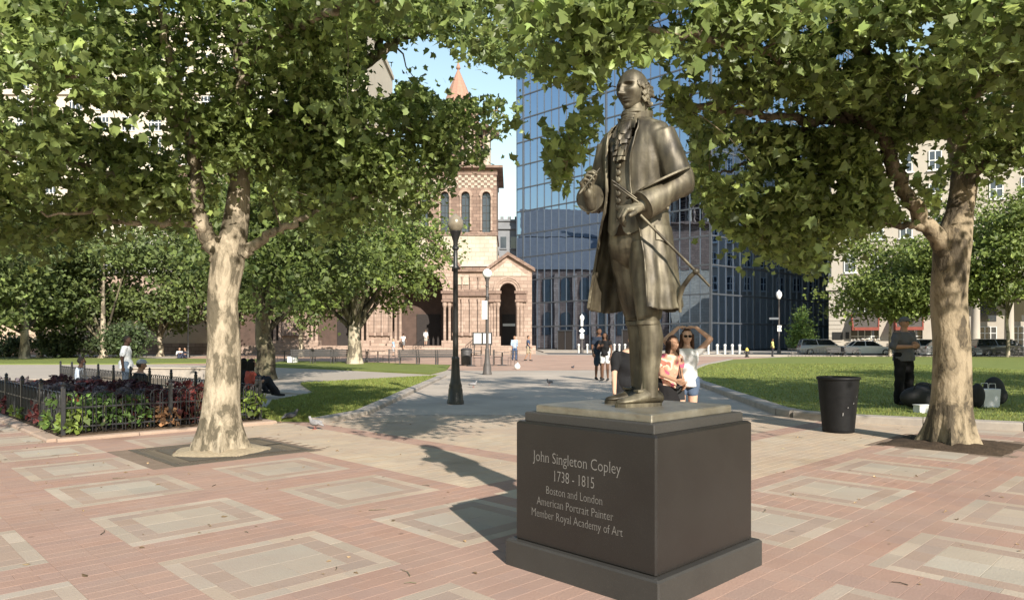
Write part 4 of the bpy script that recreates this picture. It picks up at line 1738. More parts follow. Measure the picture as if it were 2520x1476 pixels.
def holes(x0, x1, y0, y1, n, r0, r1):
    """small ragged openings in a crown"""
    out = []
    for _ in range(n):
        cx_, cy_ = hole_r.uniform(x0, x1), hole_r.uniform(y0, y1)
        rx_, ry_ = hole_r.uniform(r0, r1) * 1.3, hole_r.uniform(r0, r1) * 0.8
        out.append([(cx_ + rx_ * hole_r.uniform(.5, 1.2) * math.cos(a), cy_ + ry_ * hole_r.uniform(.5, 1.2) * math.sin(a)) for a in np.linspace(0, 2 * PI, 9)[:-1]])
    return out


HOLES_L = holes(10, 540, 120, 500, 15, 16, 34) + holes(640, 1080, 280, 460, 5, 14, 26)
HOLES_R = holes(1660, 2360, 40, 330, 17, 18, 40) + holes(1330, 1500, 60, 300, 4, 14, 26) + holes(1760, 2100, 360, 480, 4, 14, 24)
tl = TREE_L
kz = 8.55
trunkL = [(tl[0] - 0.02, tl[1], -0.03), (tl[0], tl[1], 0.5), P(552, 860, kz), P(548, 740, kz), P(560, 650, kz), P(578, 560, kz + .02), P(588, 470, kz + .05), P(592, 400, kz + .1)]
radL = [0.235, 0.215, 0.188, 0.166, 0.185, 0.150, 0.125, 0.100]
limbsL = [
    ([P(555, 655, kz), P(520, 600, kz - .1), P(490, 540, kz - .2), P(482, 460, kz - .25), P(478, 390, kz - .3), P(460, 300, kz - .5), P(430, 190, kz - .8), P(400, 60, kz - 1.0), P(380, -80, kz - 1.2)], [0.115, 0.105, 0.09, 0.082, 0.075, 0.06, 0.05, 0.035, 0.02]),
    ([P(600, 625, kz), P(640, 590, kz), P(690, 565, kz), P(745, 540, kz + .1), P(830, 500, kz + .3), P(930, 470, kz + .5)], [0.075, 0.055, 0.047, 0.04, 0.03, 0.018]),
    ([P(592, 420, kz + .1), P(620, 360, kz + .3), P(690, 290, kz + .6), P(780, 235, kz + .9), P(870, 175, kz + 1.1), P(935, 130, kz + 1.2), P(990, 95, kz + 1.3), P(1060, 78, kz + 1.3), P(1150, 95, kz + 1.4), P(1210, 110, kz + 1.4)],
     [0.12, 0.115, 0.11, 0.10, 0.085, 0.07, 0.055, 0.042, 0.03, 0.015]),
    ([P(925, 135, kz + 1.2), P(935, 95, kz + 1.2), P(925, 30, kz + 1.2), P(940, -60, kz + 1.3)], [0.055, 0.05, 0.04, 0.025]),
    ([P(590, 430, kz + .1), P(575, 330, kz), P(600, 220, kz - .3), P(590, 100, kz - .5), P(600, -60, kz - .6), P(590, -300, kz - .4)], [0.11, 0.10, 0.085, 0.07, 0.05, 0.02]),
    ([P(690, 320, kz + .5), P(740, 308, kz + .4), P(860, 320, kz + .5), P(1000, 310, kz + .7), P(1120, 290, kz + .9), P(1230, 275, kz + 1)], [0.06, 0.05, 0.042, 0.032, 0.022, 0.012]),
    ([P(485, 500, kz - .2), P(400, 470, kz - .4), P(300, 440, kz - .8), P(180, 400, kz - 1.2), P(40, 380, kz - 1.5), P(-120, 350, kz - 1.6)], [0.055, 0.045, 0.038, 0.03, 0.022, 0.012]),
    ([P(490, 545, kz - .2), P(420, 550, kz - .5), P(330, 548, kz - .7), P(230, 530, kz - 1.0), P(100, 520, kz - 1.3)], [0.045, 0.038, 0.03, 0.02, 0.012]),
    ([P(470, 330, kz - .4), P(380, 260, kz - 1.0), P(280, 230, kz - 1.6), P(160, 180, kz - 2.2), P(20, 130, kz - 2.8)], [0.06, 0.05, 0.04, 0.03, 0.015]),
    ([P(590, 180, kz - .4), P(680, 90, kz - 1.0), P(780, 40, kz - 1.8), P(900, 0, kz - 2.6), P(1050, -40, kz - 3.2)], [0.06, 0.05, 0.04, 0.03, 0.015]),
]
crownL = ellipsoids([
    ((-5.6, 7.4, 4.7), (2.9, 2.6, 1.9), 3.4),
    ((-3.3, 7.6, 5.4), (2.3, 2.4, 1.5), 2.6),
    ((-1.8, 9.4, 4.3), (1.7, 1.3, 1.25), 1.7),
    ((-1.0, 8.2, 5.35), (1.9, 2.0, 0.6), 1.0),
    ((-6.4, 9.5, 4.0), (2.6, 2.0, 1.5), 1.8),
    ((-4.2, 9.0, 8.0), (3.2, 3.2, 1.8), 1.5),
    ((-2.6, 9.6, 3.4), (1.6, 1.2, 0.6), 0.6),
    ((-2.2, 5.3, 4.5), (1.5, 1.4, 0.75), 0.45),
    ((-5.6, 8.3, 3.0), (2.3, 1.5, 0.65), 1.0)])
near_tree('plane tree with pale mottled trunk standing in the iron grate beside the flower bed', tl, trunkL, radL, limbsL, M_BARK_L, crownL,
          640, 124, 0.084, [GAP_SKY, GAP_TOWER, GAP_UNDER_L, GAP_LIMB_L, GAP_TRUNK_L], 21, (0.155, 0.210, 0.070), soft=[GAP_WIN5, GAP_WIN6, GAP_WIN7] + HOLES_L)

tr_ = TREE_R
kr = 9.05
trunkR = [(tr_[0], tr_[1], -0.03), (tr_[0], tr_[1], 0.45), P(2342, 860, kr), P(2335, 740, kr), P(2340, 660, kr), P(2345, 600, kr), P(2362, 520, kr + .05), P(2372, 440, kr + .1), P(2360, 340, kr + .1), P(2330, 200, kr), P(2320, 40, kr - .2), P(2330, -250, kr - .2)]
radR = [0.235, 0.222, 0.208, 0.200, 0.202, 0.212, 0.155, 0.155, 0.14, 0.11, 0.08, 0.03]
limbsR = [
    ([P(2335, 640, kr), P(2295, 575, kr - .1), P(2255, 520, kr - .2), P(2225, 465, kr - .25), P(2195, 400, kr - .3), P(2180, 350, kr - .4), P(2160, 315, kr - .5), P(2090, 290, kr - .7), P(2010, 302, kr - .9), P(1940, 290, kr - 1.1), P(1840, 280, kr - 1.4), P(1740, 262, kr - 1.8), P(1640, 240, kr - 2.2)],
     [0.12, 0.105, 0.095, 0.085, 0.082, 0.085, 0.075, 0.062, 0.05, 0.043, 0.035, 0.028, 0.015]),
    ([P(2280, 560, kr - .1), P(2230, 555, kr - .3), P(2150, 545, kr - .5), P(2050, 545, kr - .6), P(1950, 540, kr - .6)], [0.05, 0.042, 0.032, 0.022, 0.012]),
    ([P(2165, 325, kr - .5), P(2150, 240, kr - .8), P(2130, 130, kr - 1.3), P(2080, 20, kr - 1.9), P(2000, -120, kr - 2.3)], [0.055, 0.045, 0.035, 0.028, 0.015]),
    ([P(2372, 440, kr + .1), P(2450, 380, kr), P(2530, 330, kr - .2), P(2640, 300, kr - .4)], [0.08, 0.06, 0.045, 0.02]),
    ([P(2350, 300, kr), P(2430, 200, kr - .8), P(2500, 120, kr - 1.8), P(2540, 40, kr - 2.8), P(2500, -40, kr - 3.6)], [0.08, 0.06, 0.05, 0.04, 0.02]),
    ([P(2000, 300, kr - .9), P(1930, 350, kr - .5), P(1850, 400, kr), P(1760, 430, kr + .4)], [0.04, 0.032, 0.022, 0.012]),
    ([P(2090, 292, kr - .7), P(1990, 190, kr - 1.6), P(1850, 120, kr - 2.6), P(1700, 90, kr - 3.4), P(1540, 70, kr - 3.9), P(1400, 60, kr - 4.1)], [0.045, 0.04, 0.032, 0.026, 0.02, 0.01]),
]
crownR = ellipsoids([
    ((5.6, 7.8, 5.4), (3.1, 3.0, 1.7), 3.6),
    ((2.6, 7.2, 4.7), (1.8, 2.0, 1.2), 2.4),
    ((3.3, 9.2, 3.9), (1.7, 1.5, 1.15), 1.9),
    ((1.0, 6.6, 4.35), (1.3, 1.6, 0.8), 1.2),
    ((7.2, 9.0, 4.4), (2.2, 2.2, 1.5), 1.6),
    ((4.4, 5.4, 4.0), (1.7, 1.3, 0.8), 1.0),
    ((5.4, 9.4, 8.2), (3.2, 3.0, 1.8), 1.5),
    ((7.4, 5.6, 5.0), (1.8, 1.6, 1.0), 1.0),
    ((3.5, 9.0, 2.75), (1.25, 1.0, 0.6), 0.8),
    ((2.35, 8.4, 3.15), (0.6, 0.8, 0.45), 0.28),
    ((0.45, 6.6, 3.05), (0.35, 0.6, 0.55), 0.35)])
near_tree('plane tree with buff flaking trunk forking above the rubbish bin', tr_, trunkR, radR, limbsR, M_BARK_R, crownR,
          680, 124, 0.086, [GAP_UNDER_R, GAP_STATUE, GAP_HANCOCK3, GAP_TOWER, GAP_SKY, GAP_LIMB_R, GAP_LIMB_R2], 33, (0.155, 0.210, 0.070), flare=0.65, soft=[GAP_WIN, GAP_WIN2, GAP_WIN3, GAP_WIN4, GAP_HANCOCK2, GAP_TOP] + HOLES_R)


# ------------------------------------------------------------------ trees farther off
def far_tree(label, x, y, h, trunk_h, cr, n, leaf, seed, base=(0.095, 0.135, 0.032), group=None, tw=0.16, shape='round', bark=None, cz=None, lobes=9, name='broadleaf_tree', dark=1.0):
    r = np.random.default_rng(seed)
    t = thing(name, label, 'tree', (x, y, 0), 0, group)
    bark = bark or M_BARK_FAR
    top = h * 0.8
    path = [Vector((0, 0, -0.03)), Vector((0.03, 0, trunk_h * 0.5)), Vector((r.normal(0, .06), r.normal(0, .06), trunk_h)), Vector((r.normal(0, .2), r.normal(0, .2), top))]
    trunk_mesh(path, [tw * 1.15, tw, tw * 0.85, tw * 0.2], 14, 0.4, seed, 0.05).build('trunk', bark, t, 80)
    cz = cz or (h + trunk_h) / 2
    rz = (h - trunk_h) / 2 * 1.05
    specs = []
    for k in range(lobes):
        a = r.uniform(0, 2 * PI)
        if shape == 'cone':
            f = (k + 0.5) / lobes
            specs.append((np.array([0, 0, trunk_h + (h - trunk_h) * f]), np.array([cr * (1.05 - f), cr * (1.05 - f), (h - trunk_h) / lobes * 1.2]), (1.1 - f) ** 2))
        else:
            q = r.uniform(0.35, 0.7)
            zz = r.uniform(-0.6, 0.6)
            specs.append((np.array([cr * q * math.cos(a), cr * q * math.sin(a), cz + rz * zz]), np.array([cr * 0.50, cr * 0.50, rz * 0.42]) * r.uniform(0.8, 1.2), 1.0))
    br = MB()
    for s_ in specs:
        a = Vector((0, 0, r.uniform(trunk_h * 0.8, trunk_h * 1.1)))
        b = Vector(s_[0])
        br.tube([a, a.lerp(b, 0.5) + Vector((0, 0, 0.1)), b], [tw * 0.4, tw * 0.28, tw * 0.1], 6, cap=False)
    br.build('branches', M_BARK_DARK, t, 60)
    nc = n // 22
    cen = ellipsoids(specs)(r, nc)
    idx = np.repeat(np.arange(nc), 22)
    pos = cen[idx] + r.normal(0, 1, (len(idx), 3)) * np.array([1.6, 1.6, 0.9]) * leaf
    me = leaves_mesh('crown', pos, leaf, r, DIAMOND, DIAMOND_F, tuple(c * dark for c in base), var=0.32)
    link_mesh('crown', me, M_LEAF_FAR, t)
    return t


def at_px(x, Y):
    return ((x - CX) / F_PX * Y, Y)


x, y = at_px(652, 25.0)
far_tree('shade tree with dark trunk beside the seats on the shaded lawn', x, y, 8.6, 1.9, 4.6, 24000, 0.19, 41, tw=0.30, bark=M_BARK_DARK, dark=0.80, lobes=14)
x, y = at_px(872, 41.5)
far_tree('pale-trunked tree on the lawn in front of the row of metal benches', x, y, 10.5, 2.2, 5.6, 18000, 0.26, 42, tw=0.38, lobes=14)
for i, (px_, Y, h_, th_, cr_, tw_, lab) in enumerate((
        (60, 55, 10.5, 2.6, 4.8, 0.55, 'thick pale-trunked tree at the far edge of the lawn'),
        (98, 62, 9, 2.5, 4.0, 0.40, 'leaning grey-trunked tree between the pale trunk and the shrubs'),
        (255, 59, 10, 1.6, 4.6, 0.45, 'low-branched tree over the dark shrubs by the wall'),
        (-90, 50, 12, 2.6, 5.4, 0.5, 'broad tree at the end of the lawn beyond the bed'),
        (395, 66, 11, 2.4, 5.0, 0.4, 'bushy tree in front of the beige wall'),
        (520, 64, 11.5, 3.4, 5.2, 0.4, 'tall leafy tree standing by the beige wall near the lamp'),
        (160, 80, 15, 2.0, 6.5, 0.5, 'tall dark tree behind the shrub border'),
        (740, 62, 10.5, 3.0, 4.2, 0.35, 'tree in front of the church wall beside the benches'),
        (330, 90, 17, 2.5, 7.0, 0.5, 'tall tree rising behind the beige wall'))):
    x, y = at_px(px_, Y)
    far_tree(lab, x, y, h_ * 1.08, th_ * 0.78, cr_ * 1.15, 9500, 0.36, 50 + i, base=(0.085, 0.118, 0.036), tw=tw_ * 0.6, group='trees round the square', lobes=9)
for i, (px_, Y, h_, th_, cr_, lab) in enumerate((
        (2190, 63, 10.8, 3.4, 4.4, 'street tree in front of the red awnings'),
        (2330, 60, 10.2, 3.2, 4.2, 'street tree behind the forked plane trunk'),
        (2480, 58, 14.5, 4.2, 5.2, 'tall street tree in front of the white portico'),
        (2640, 55, 14, 3.8, 5.0, 'street tree at the end of the portico'))):
    x, y = at_px(px_, Y)
    far_tree(lab, x, y, h_ * 1.05, th_ * 0.9, cr_ * 1.22, 13000, 0.31, 70 + i, group='street trees by the hotel', tw=0.13, base=(0.11, 0.15, 0.036))
x, y = at_px(1974, 80)
far_tree('small conical young tree at the foot of the glass tower', x, y, 5.9, 1.0, 1.75, 3800, 0.22, 90, base=(0.10, 0.16, 0.035), tw=0.08, shape='cone', lobes=8, name='young_tree')

# the next trees of the row, whose shade falls on the right lawn and the walk
far_tree('spreading plane tree shading the right lawn from beyond the forked tree', 13.5, 8.0, 9.5, 3.0, 5.0, 9000, 0.26, 95, tw=0.26)
far_tree('plane tree on the far side of the right lawn shading the grass', 20.5, 12.5, 9.5, 3.0, 5.0, 7000, 0.28, 96, tw=0.26)
# dark shrubs along the wall
for i, (px_, Y, rw, hh, lab) in enumerate(((150, 60, 2.0, 2.2, 'dark rounded shrub between the grey trunks'), (250, 61, 2.6, 2.9, 'large dark shrub below the low-branched tree'),
                                           (310, 57, 1.9, 3.0, 'dense green shrub beside the man in white'), (20, 63, 2.2, 2.0, 'low shrub at the end of the border'))):
    x, y = at_px(px_, Y)
    r = np.random.default_rng(200 + i)
    t = thing('shrub', lab, 'shrub', (x, y, 0), 0, 'shrubs along the wall')
    nc = 110
    cen = r.normal(0, 1, (nc, 3)); cen /= np.linalg.norm(cen, axis=1)[:, None]
    cen *= r.random((nc, 1)) ** 0.4 * np.array([[rw, rw, hh / 2]]); cen[:, 2] += hh / 2
    pos = np.repeat(cen, 20, axis=0) + r.normal(0, 0.22, (nc * 20, 3))
    pos[:, 2] = np.maximum(pos[:, 2], 0.05)
    link_mesh('foliage', leaves_mesh('foliage', pos, 0.26, r, DIAMOND, DIAMOND_F, (0.05, 0.075, 0.03)), M_LEAF_FAR, t)
    st = MB()
    for k in range(6):
        a = r.uniform(0, 6.28)
        st.tube([(0, 0, -0.02), (0.2 * math.cos(a), 0.2 * math.sin(a), 0.5), (rw * 0.5 * math.cos(a), rw * 0.5 * math.sin(a), hh * 0.7)], [0.04, 0.03, 0.012], 5)
    st.build('stems', M_BARK_DARK, t)
# ------------------------------------------------------------------ buildings
M_STONE_P = pmat('pink_sandstone', (0.33, 0.222, 0.172), (0.20, 0.130, 0.100), scale=1.3, rough=0.9, bump=0.6, bscale=6, contrast=0.8, detail=8)
M_STONE_B = pmat('brown_sandstone', (0.235, 0.152, 0.118), (0.14, 0.088, 0.068), scale=1.6, rough=0.9, bump=0.6, bscale=7, contrast=0.8, detail=8)
M_STONE_C = pmat('cream_granite', (0.52, 0.455, 0.37), (0.43, 0.37, 0.295), scale=1.2, rough=0.9, bump=0.5, bscale=5, contrast=0.8, detail=8)


def ashlar(name, c1, c2, mortar, scale, rot=True):
    m = pmat(name, (1.12, 1.12, 1.12), (0.62, 0.62, 0.62), scale=0.9, rough=0.92, bump=0.5, bscale=7, contrast=0.85, detail=10, spec=0.2)
    n = m.node_tree
    b = n.nodes['Principled BSDF']
    tc = [q for q in n.nodes if q.type == 'TEX_COORD'][0]
    sx = n.nodes.new('ShaderNodeSeparateXYZ')
    n.links.new(tc.outputs['Object'], sx.inputs[0])
    ad = n.nodes.new('ShaderNodeMath')
    ad.operation = 'ADD'
    n.links.new(sx.outputs[0], ad.inputs[0])
    n.links.new(sx.outputs[1], ad.inputs[1])
    cb = n.nodes.new('ShaderNodeCombineXYZ')
    n.links.new(ad.outputs[0], cb.inputs[0])
    n.links.new(sx.outputs[2], cb.inputs[1])
    br = n.nodes.new('ShaderNodeTexBrick')
    br.inputs['Color1'].default_value = (*c1, 1)
    br.inputs['Color2'].default_value = (*c2, 1)
    br.inputs['Mortar'].default_value = (*mortar, 1)
    br.inputs['Scale'].default_value = scale
    br.inputs['Mortar Size'].default_value = 0.022
    br.inputs['Bias'].default_value = -0.1
    n.links.new(cb.outputs[0], br.inputs['Vector'])
    src = b.inputs['Base Color'].links[0].from_socket
    mx = n.nodes.new('ShaderNodeMix')
    mx.data_type = 'RGBA'
    mx.blend_type = 'MULTIPLY'
    mx.inputs[0].default_value = 1.0
    n.links.new(br.outputs['Color'], mx.inputs[6])
    n.links.new(src, mx.inputs[7])
    n.links.new(mx.outputs[2], b.inputs['Base Color'])
    return m


M_STONE_P = ashlar('pink_ashlar', (0.41, 0.305, 0.245), (0.285, 0.205, 0.162), (0.26, 0.19, 0.15), 0.62)
M_STONE_B = ashlar('brown_ashlar', (0.27, 0.188, 0.148), (0.18, 0.122, 0.097), (0.15, 0.105, 0.085), 0.62)
M_STONE_C = ashlar('cream_ashlar', (0.47, 0.415, 0.335), (0.40, 0.345, 0.275), (0.35, 0.30, 0.24), 0.5)
M_STONE_D = pmat('porch_shadow_stone', (0.10, 0.065, 0.052), (0.06, 0.04, 0.032), scale=1.5, rough=0.95)  # porch's shade painted in: church stone darkened for the back wall
M_SLATE = pmat('roof_slate', (0.42, 0.38, 0.345), (0.28, 0.25, 0.23), scale=2, rough=0.7, bump=0.3, bscale=12)
M_REDTILE = pmat('spire_tile', (0.36, 0.205, 0.145), (0.25, 0.14, 0.10), scale=3, rough=0.85, bump=0.4, bscale=10)
M_DARKIN = pmat('dark_interior', (0.03, 0.024, 0.022), (0.02, 0.016, 0.015), rough=0.9)
M_WINDOW = pmat('window_glass', (0.05, 0.06, 0.075), (0.03, 0.036, 0.045), scale=0.6, rough=0.12, spec=0.7)
M_LIME = pmat('white_limestone', (0.39, 0.35, 0.295), (0.31, 0.275, 0.23), scale=0.8, rough=0.85, bump=0.3, bscale=4, contrast=0.8)
M_GREYST = pmat('grey_stone', (0.20, 0.205, 0.215), (0.14, 0.145, 0.155), scale=0.6, rough=0.85, bump=0.3, bscale=4)
M_BEIGE = pmat('beige_facade', (0.48, 0.425, 0.345), (0.42, 0.37, 0.30), scale=0.4, rough=0.85)
M_FRAME_W = pmat('white_frame', (0.62, 0.62, 0.60), (0.52, 0.52, 0.50), rough=0.6)
M_BRICKWALL = pmat('beige_wall', (0.42, 0.32, 0.235), (0.34, 0.255, 0.185), scale=0.8, rough=0.9, bump=0.3, bscale=5)
M_IRON = pmat('black_iron', (0.018, 0.017, 0.017), (0.010, 0.010, 0.010), scale=9, rough=0.42, bump=0.1, bscale=60, spec=0.5)
M_MULLION = pmat('mullion_metal', (0.11, 0.12, 0.135), (0.085, 0.095, 0.11), rough=0.4, metal=0.4)


def arch_wall(mb, x0, x1, z0, z1, cx, half, spring, y0, y1, n=14, roof=None):
    """wall slab between y0 and y1 with a round-arched opening; roof: (x, z) peak of a gable on top"""
    mb.span(x0, cx - half, y0, y1, z0, spring)
    mb.span(cx + half, x1, y0, y1, z0, spring)
    pts = [(cx + half * math.cos(PI - PI * k / n), spring + half * math.sin(PI * k / n)) for k in range(n + 1)]

    def top(x):
        if roof is None: return z1
        px_, pz = roof
        return z1 + (pz - z1) * (1 - abs(x - px_) / (max(px_ - x0, x1 - px_)))
    tops = [(x0, top(x0))] + [(p[0], top(p[0])) for p in pts] + [(x1, top(x1))]
    bots = [(x0, spring)] + pts + [(x1, spring)]
    for k in range(len(tops) - 1):
        a, b, c, d = bots[k], bots[k + 1], tops[k + 1], tops[k]
        if abs(b[0] - a[0]) < 1e-6: continue
        mb.extrude_y([a, b, c, d], y0, y1)


def arch_ring(mb, cx, r0, r1, spring, y0, y1, n=16):
    for k in range(n):
        a0, a1 = PI * k / n, PI * (k + 1) / n
        mb.extrude_y([(cx + r0 * math.cos(a0), spring + r0 * math.sin(a0)), (cx + r1 * math.cos(a0), spring + r1 * math.sin(a0)),
                      (cx + r1 * math.cos(a1), spring + r1 * math.sin(a1)), (cx + r0 * math.cos(a1), spring + r0 * math.sin(a1))], y0, y1)


# ---- church: porch of gabled arches, square tower with a spire, nave behind
YF = 78.0
KF = F_PX / YF
cxp = lambda px_: (px_ - CX) / KF
czp = lambda py_: CAM_H + (HY - py_) / KF
church = thing('church', 'pink and cream stone church with arched porch and square tower', 'church', (-10, YF, 0))
CO = (-10, YF, 0)
BW = lambda mb, name, mat, parent=church, sm=None: mb.build(name, mat, parent, sm, CO)
for k in range(6):
    m_ = MB()
    m_.span(cxp(690), cxp(1185), YF - 2.6 + 0.42 * k, YF + 1, -0.05, 0.155 * (k + 1))
    BW(m_, 'step', M_STONE_P)
m_ = MB()
m_.span(cxp(1186), cxp(1318), YF - 0.7, YF + 6, -0.05, 0.93)
m_.span(cxp(560), cxp(689), YF - 0.7, YF + 6, -0.05, 0.93)
m_.span(cxp(690), cxp(1185), YF + 1.0, YF + 8, -0.05, 0.92)
BW(m_, 'base_course', M_STONE_P)
bays = [(620, 40), (830, 46), (1040, 50), (1250, 20)]
spr_z, cap0 = czp(716), czp(742)
for px_, hw in bays:
    cx_ = cxp(px_)
    half = hw / KF
    small = hw < 30
    L, R = (cxp(1203), cxp(1309)) if small else (cx_ - half - 1.6, cx_ + half + 1.6)
    ev = czp(664) if small else czp(655)
    pk = czp(630) if small else czp(573)
    m_ = MB()
    arch_wall(m_, L, R, cap0, ev, cx_, half, spr_z, YF, YF + 1.2, roof=(cx_, pk))
    porch = BW(m_, 'porch_gable', M_STONE_P)
    m_ = MB()
    rr_ = half
    for q, (dr, dy) in enumerate(((0.34, -0.10), (0.62, -0.18), (0.90, -0.26))):
        arch_ring(m_, cx_, rr_ + 0.004, half + dr * (0.8 if small else 1.25), spr_z, YF + dy, YF - 0.003 - 0.001 * q)
        rr_ = half + dr * (0.8 if small else 1.25)
    BW(m_, 'archivolt', M_STONE_P, porch)
    m_ = MB()
    fz0 = spr_z + half + (0.75 if small else 1.3)
    top = pk - 0.45
    if top > fz0 + 0.2:
        wv = (top - fz0) * (cx_ - L) / (pk - ev) * 0.9
        m_.extrude_y([(cx_ - wv, fz0), (cx_ + wv, fz0), (cx_, top)], YF - 0.06, YF - 0.004)
        BW(m_, 'gable_panel', M_STONE_C, porch)
    # sloping coping and the ridge roof running back
    m_ = MB()
    for s_ in (-1, 1):
        e_ = L if s_ < 0 else R
        t_ = 0.38
        a, b = (e_ + s_ * 0.35, ev - 0.22), (cx_, pk + 0.05)
        poly = [a, (b[0], b[1]), (b[0], b[1] + t_), (a[0], a[1] + t_)]
        m_.extrude_y(poly if s_ < 0 else poly[::-1], YF - 0.4, YF + 0.6)
    BW(m_, 'coping', M_STONE_B, porch)
    m_ = MB()
    m_.extrude_y([(L - 0.2, ev - 0.02), (R + 0.2, ev - 0.02), (cx_, pk + 0.3)], YF + 0.61, YF + 7)
    BW(m_, 'porch_roof', M_SLATE, porch)
    if small:
        for s_ in (-1, 1):
            m_ = MB()
            m_.span(cxp(1203) if s_ < 0 else cxp(1278), cxp(1222) if s_ < 0 else cxp(1309), YF, YF + 1.2, 0.93, cap0 - 0.001)
            BW(m_, 'pier', M_STONE_P, porch)
    # carved capital blocks and clustered columns either side of the opening
    for s_ in (-1, 1):
        m_ = MB()
        e0 = cx_ + s_ * half
        e1 = cx_ + s_ * (half + (1.1 if small else 1.5))
        m_.span(min(e0, e1) - 0.05, max(e0, e1) + 0.05, YF - 0.35, YF + 1.1, cap0 - 0.05, spr_z - 0.002)
        m_.span(min(e0, e1) - 0.18, max(e0, e1) + 0.18, YF - 0.5, YF - 0.36, spr_z - 0.3, spr_z)
        m_.span(min(e0, e1) - 0.12, max(e0, e1) + 0.12, YF - 0.46, YF - 0.36, cap0 - 0.05, cap0 + 0.16)
        BW(m_, 'capital', M_STONE_B, porch)
        for q in range(3):
            xx = cx_ + s_ * (half + 0.2 + q * (0.36 if small else 0.52))
            m_ = MB()
            m_.lathe([(0.26, 0), (0.26, 0.25), (0.19, 0.33), (0.165, 0.5), (0.155, cap0 - 1.7), (0.2, cap0 - 1.55), (0.26, cap0 - 1.35), (0.27, cap0 - 1.0)], (xx, YF - 0.12 + 0.10 * q, 0.935), 12)
            BW(m_, 'column', M_STONE_P, porch, 50)
        # pedestal under the columns
        m_ = MB()
        m_.span(min(e0, e1) - 0.1, max(e0, e1) + 0.1, YF - 0.55, YF + 0.9, 0.0, 1.95 if small else 1.5)
        BW(m_, 'column_base', M_STONE_P, porch)
# walls between the bays with blind niches and slim columns
for x0_, x1_ in ((cxp(1112), cxp(1203)), (cxp(900), cxp(962)), (cxp(690), cxp(756)), (cxp(520), cxp(556))):
    m_ = MB()
    m_.span(x0_, x1_, YF + 0.35, YF + 1.1, 0.9, czp(664))
    wall = BW(m_, 'porch_wall', M_STONE_P)
    m_ = MB()
    m_.span(x0_, x1_, YF + 0.05, YF + 0.34, czp(728), czp(712))
    m_.span(x0_, x1_, YF + 0.0, YF + 0.34, czp(668), czp(656))
    m_.span(x0_, x1_, YF + 0.1, YF + 0.34, czp(826), czp(818))
    BW(m_, 'string_course', M_STONE_B, wall)
    n_ = max(2, int((x1_ - x0_) / 0.9))
    for q in range(n_ + 1):
        xx = x0_ + 0.2 + (x1_ - x0_ - 0.4) * q / n_
        m_ = MB()
        m_.lathe([(0.17, 0), (0.13, 0.2), (0.12, czp(735) - 2.5), (0.2, czp(735) - 2.0)], (xx, YF + 0.2, 2.0), 10)
        m_.lathe([(0.10, 0), (0.09, 1.1), (0.15, 1.4)], (xx, YF + 0.2, czp(712)), 8)
        BW(m_, 'column', M_STONE_P, wall, 50)
    m_ = MB()
    m_.span(x0_ + 0.35, x0_ + (x1_ - x0_) * 0.45, YF + 0.22, YF + 0.345, czp(700), czp(665) - 0.5)
    BW(m_, 'niche_panel', M_STONE_C, wall)
    m_ = MB()
    m_.extrude_y([(x0_ - 0.2, czp(656)), (x1_ + 0.2, czp(656)), (x1_ + 0.2, czp(650)), (x0_ - 0.2, czp(650))], YF - 0.2, YF + 1.2)
    m_.add([(x0_, YF - 0.2, czp(650)), (x1_, YF - 0.2, czp(650)), (x1_, YF + 6, czp(640)), (x0_, YF + 6, czp(640))], [(0, 1, 2, 3)])
    BW(m_, 'lean_roof', M_SLATE, wall)
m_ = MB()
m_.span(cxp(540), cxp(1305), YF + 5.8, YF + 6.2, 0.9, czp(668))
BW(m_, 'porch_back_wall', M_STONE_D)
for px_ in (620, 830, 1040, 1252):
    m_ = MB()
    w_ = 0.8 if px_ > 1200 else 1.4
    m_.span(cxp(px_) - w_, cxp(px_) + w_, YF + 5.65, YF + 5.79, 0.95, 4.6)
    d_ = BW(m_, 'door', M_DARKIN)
    if px_ < 1200: continue
    m_ = MB()
    m_.span(cxp(px_) - w_ * 0.9, cxp(px_) + w_ * 0.9, YF + 5.58, YF + 5.64, 3.2, 3.5)
    BW(m_, 'door_rail', M_FRAME_W, d_)
# plain lower wing to the left with buttresses and a doorway
m_ = MB()
m_.span(-47, cxp(520), YF + 2, YF + 20, 0, 9.0)
wing = BW(m_, 'wing_wall', M_STONE_P)
for q in range(7):
    x = -46.5 + q * 2.2
    m_ = MB()
    m_.box((x, YF + 1.75, 3.6), (0.7, 0.5, 7.2))
    m_.box((x, YF + 1.65, 0.6), (1.0, 0.8, 1.2))
    BW(m_, 'buttress', M_STONE_P, wing)
for q in range(6):
    x = -45.4 + q * 2.2
    m_ = MB()
    m_.span(x - 0.45, x + 0.45, YF + 1.93, YF + 1.99, 2.4, 5.6)
    BW(m_, 'window', M_WINDOW, wing)
m_ = MB()
m_.add([(-47.5, YF + 1.6, 9), (cxp(520), YF + 1.6, 9), (cxp(520), YF + 11, 14), (-47.5, YF + 11, 14), (-47.5, YF + 20.4, 9), (cxp(520), YF + 20.4, 9)], [(0, 1, 2, 3), (3, 2, 5, 4), (0, 3, 4), (1, 5, 2)])
BW(m_, 'wing_roof', M_SLATE, wing)

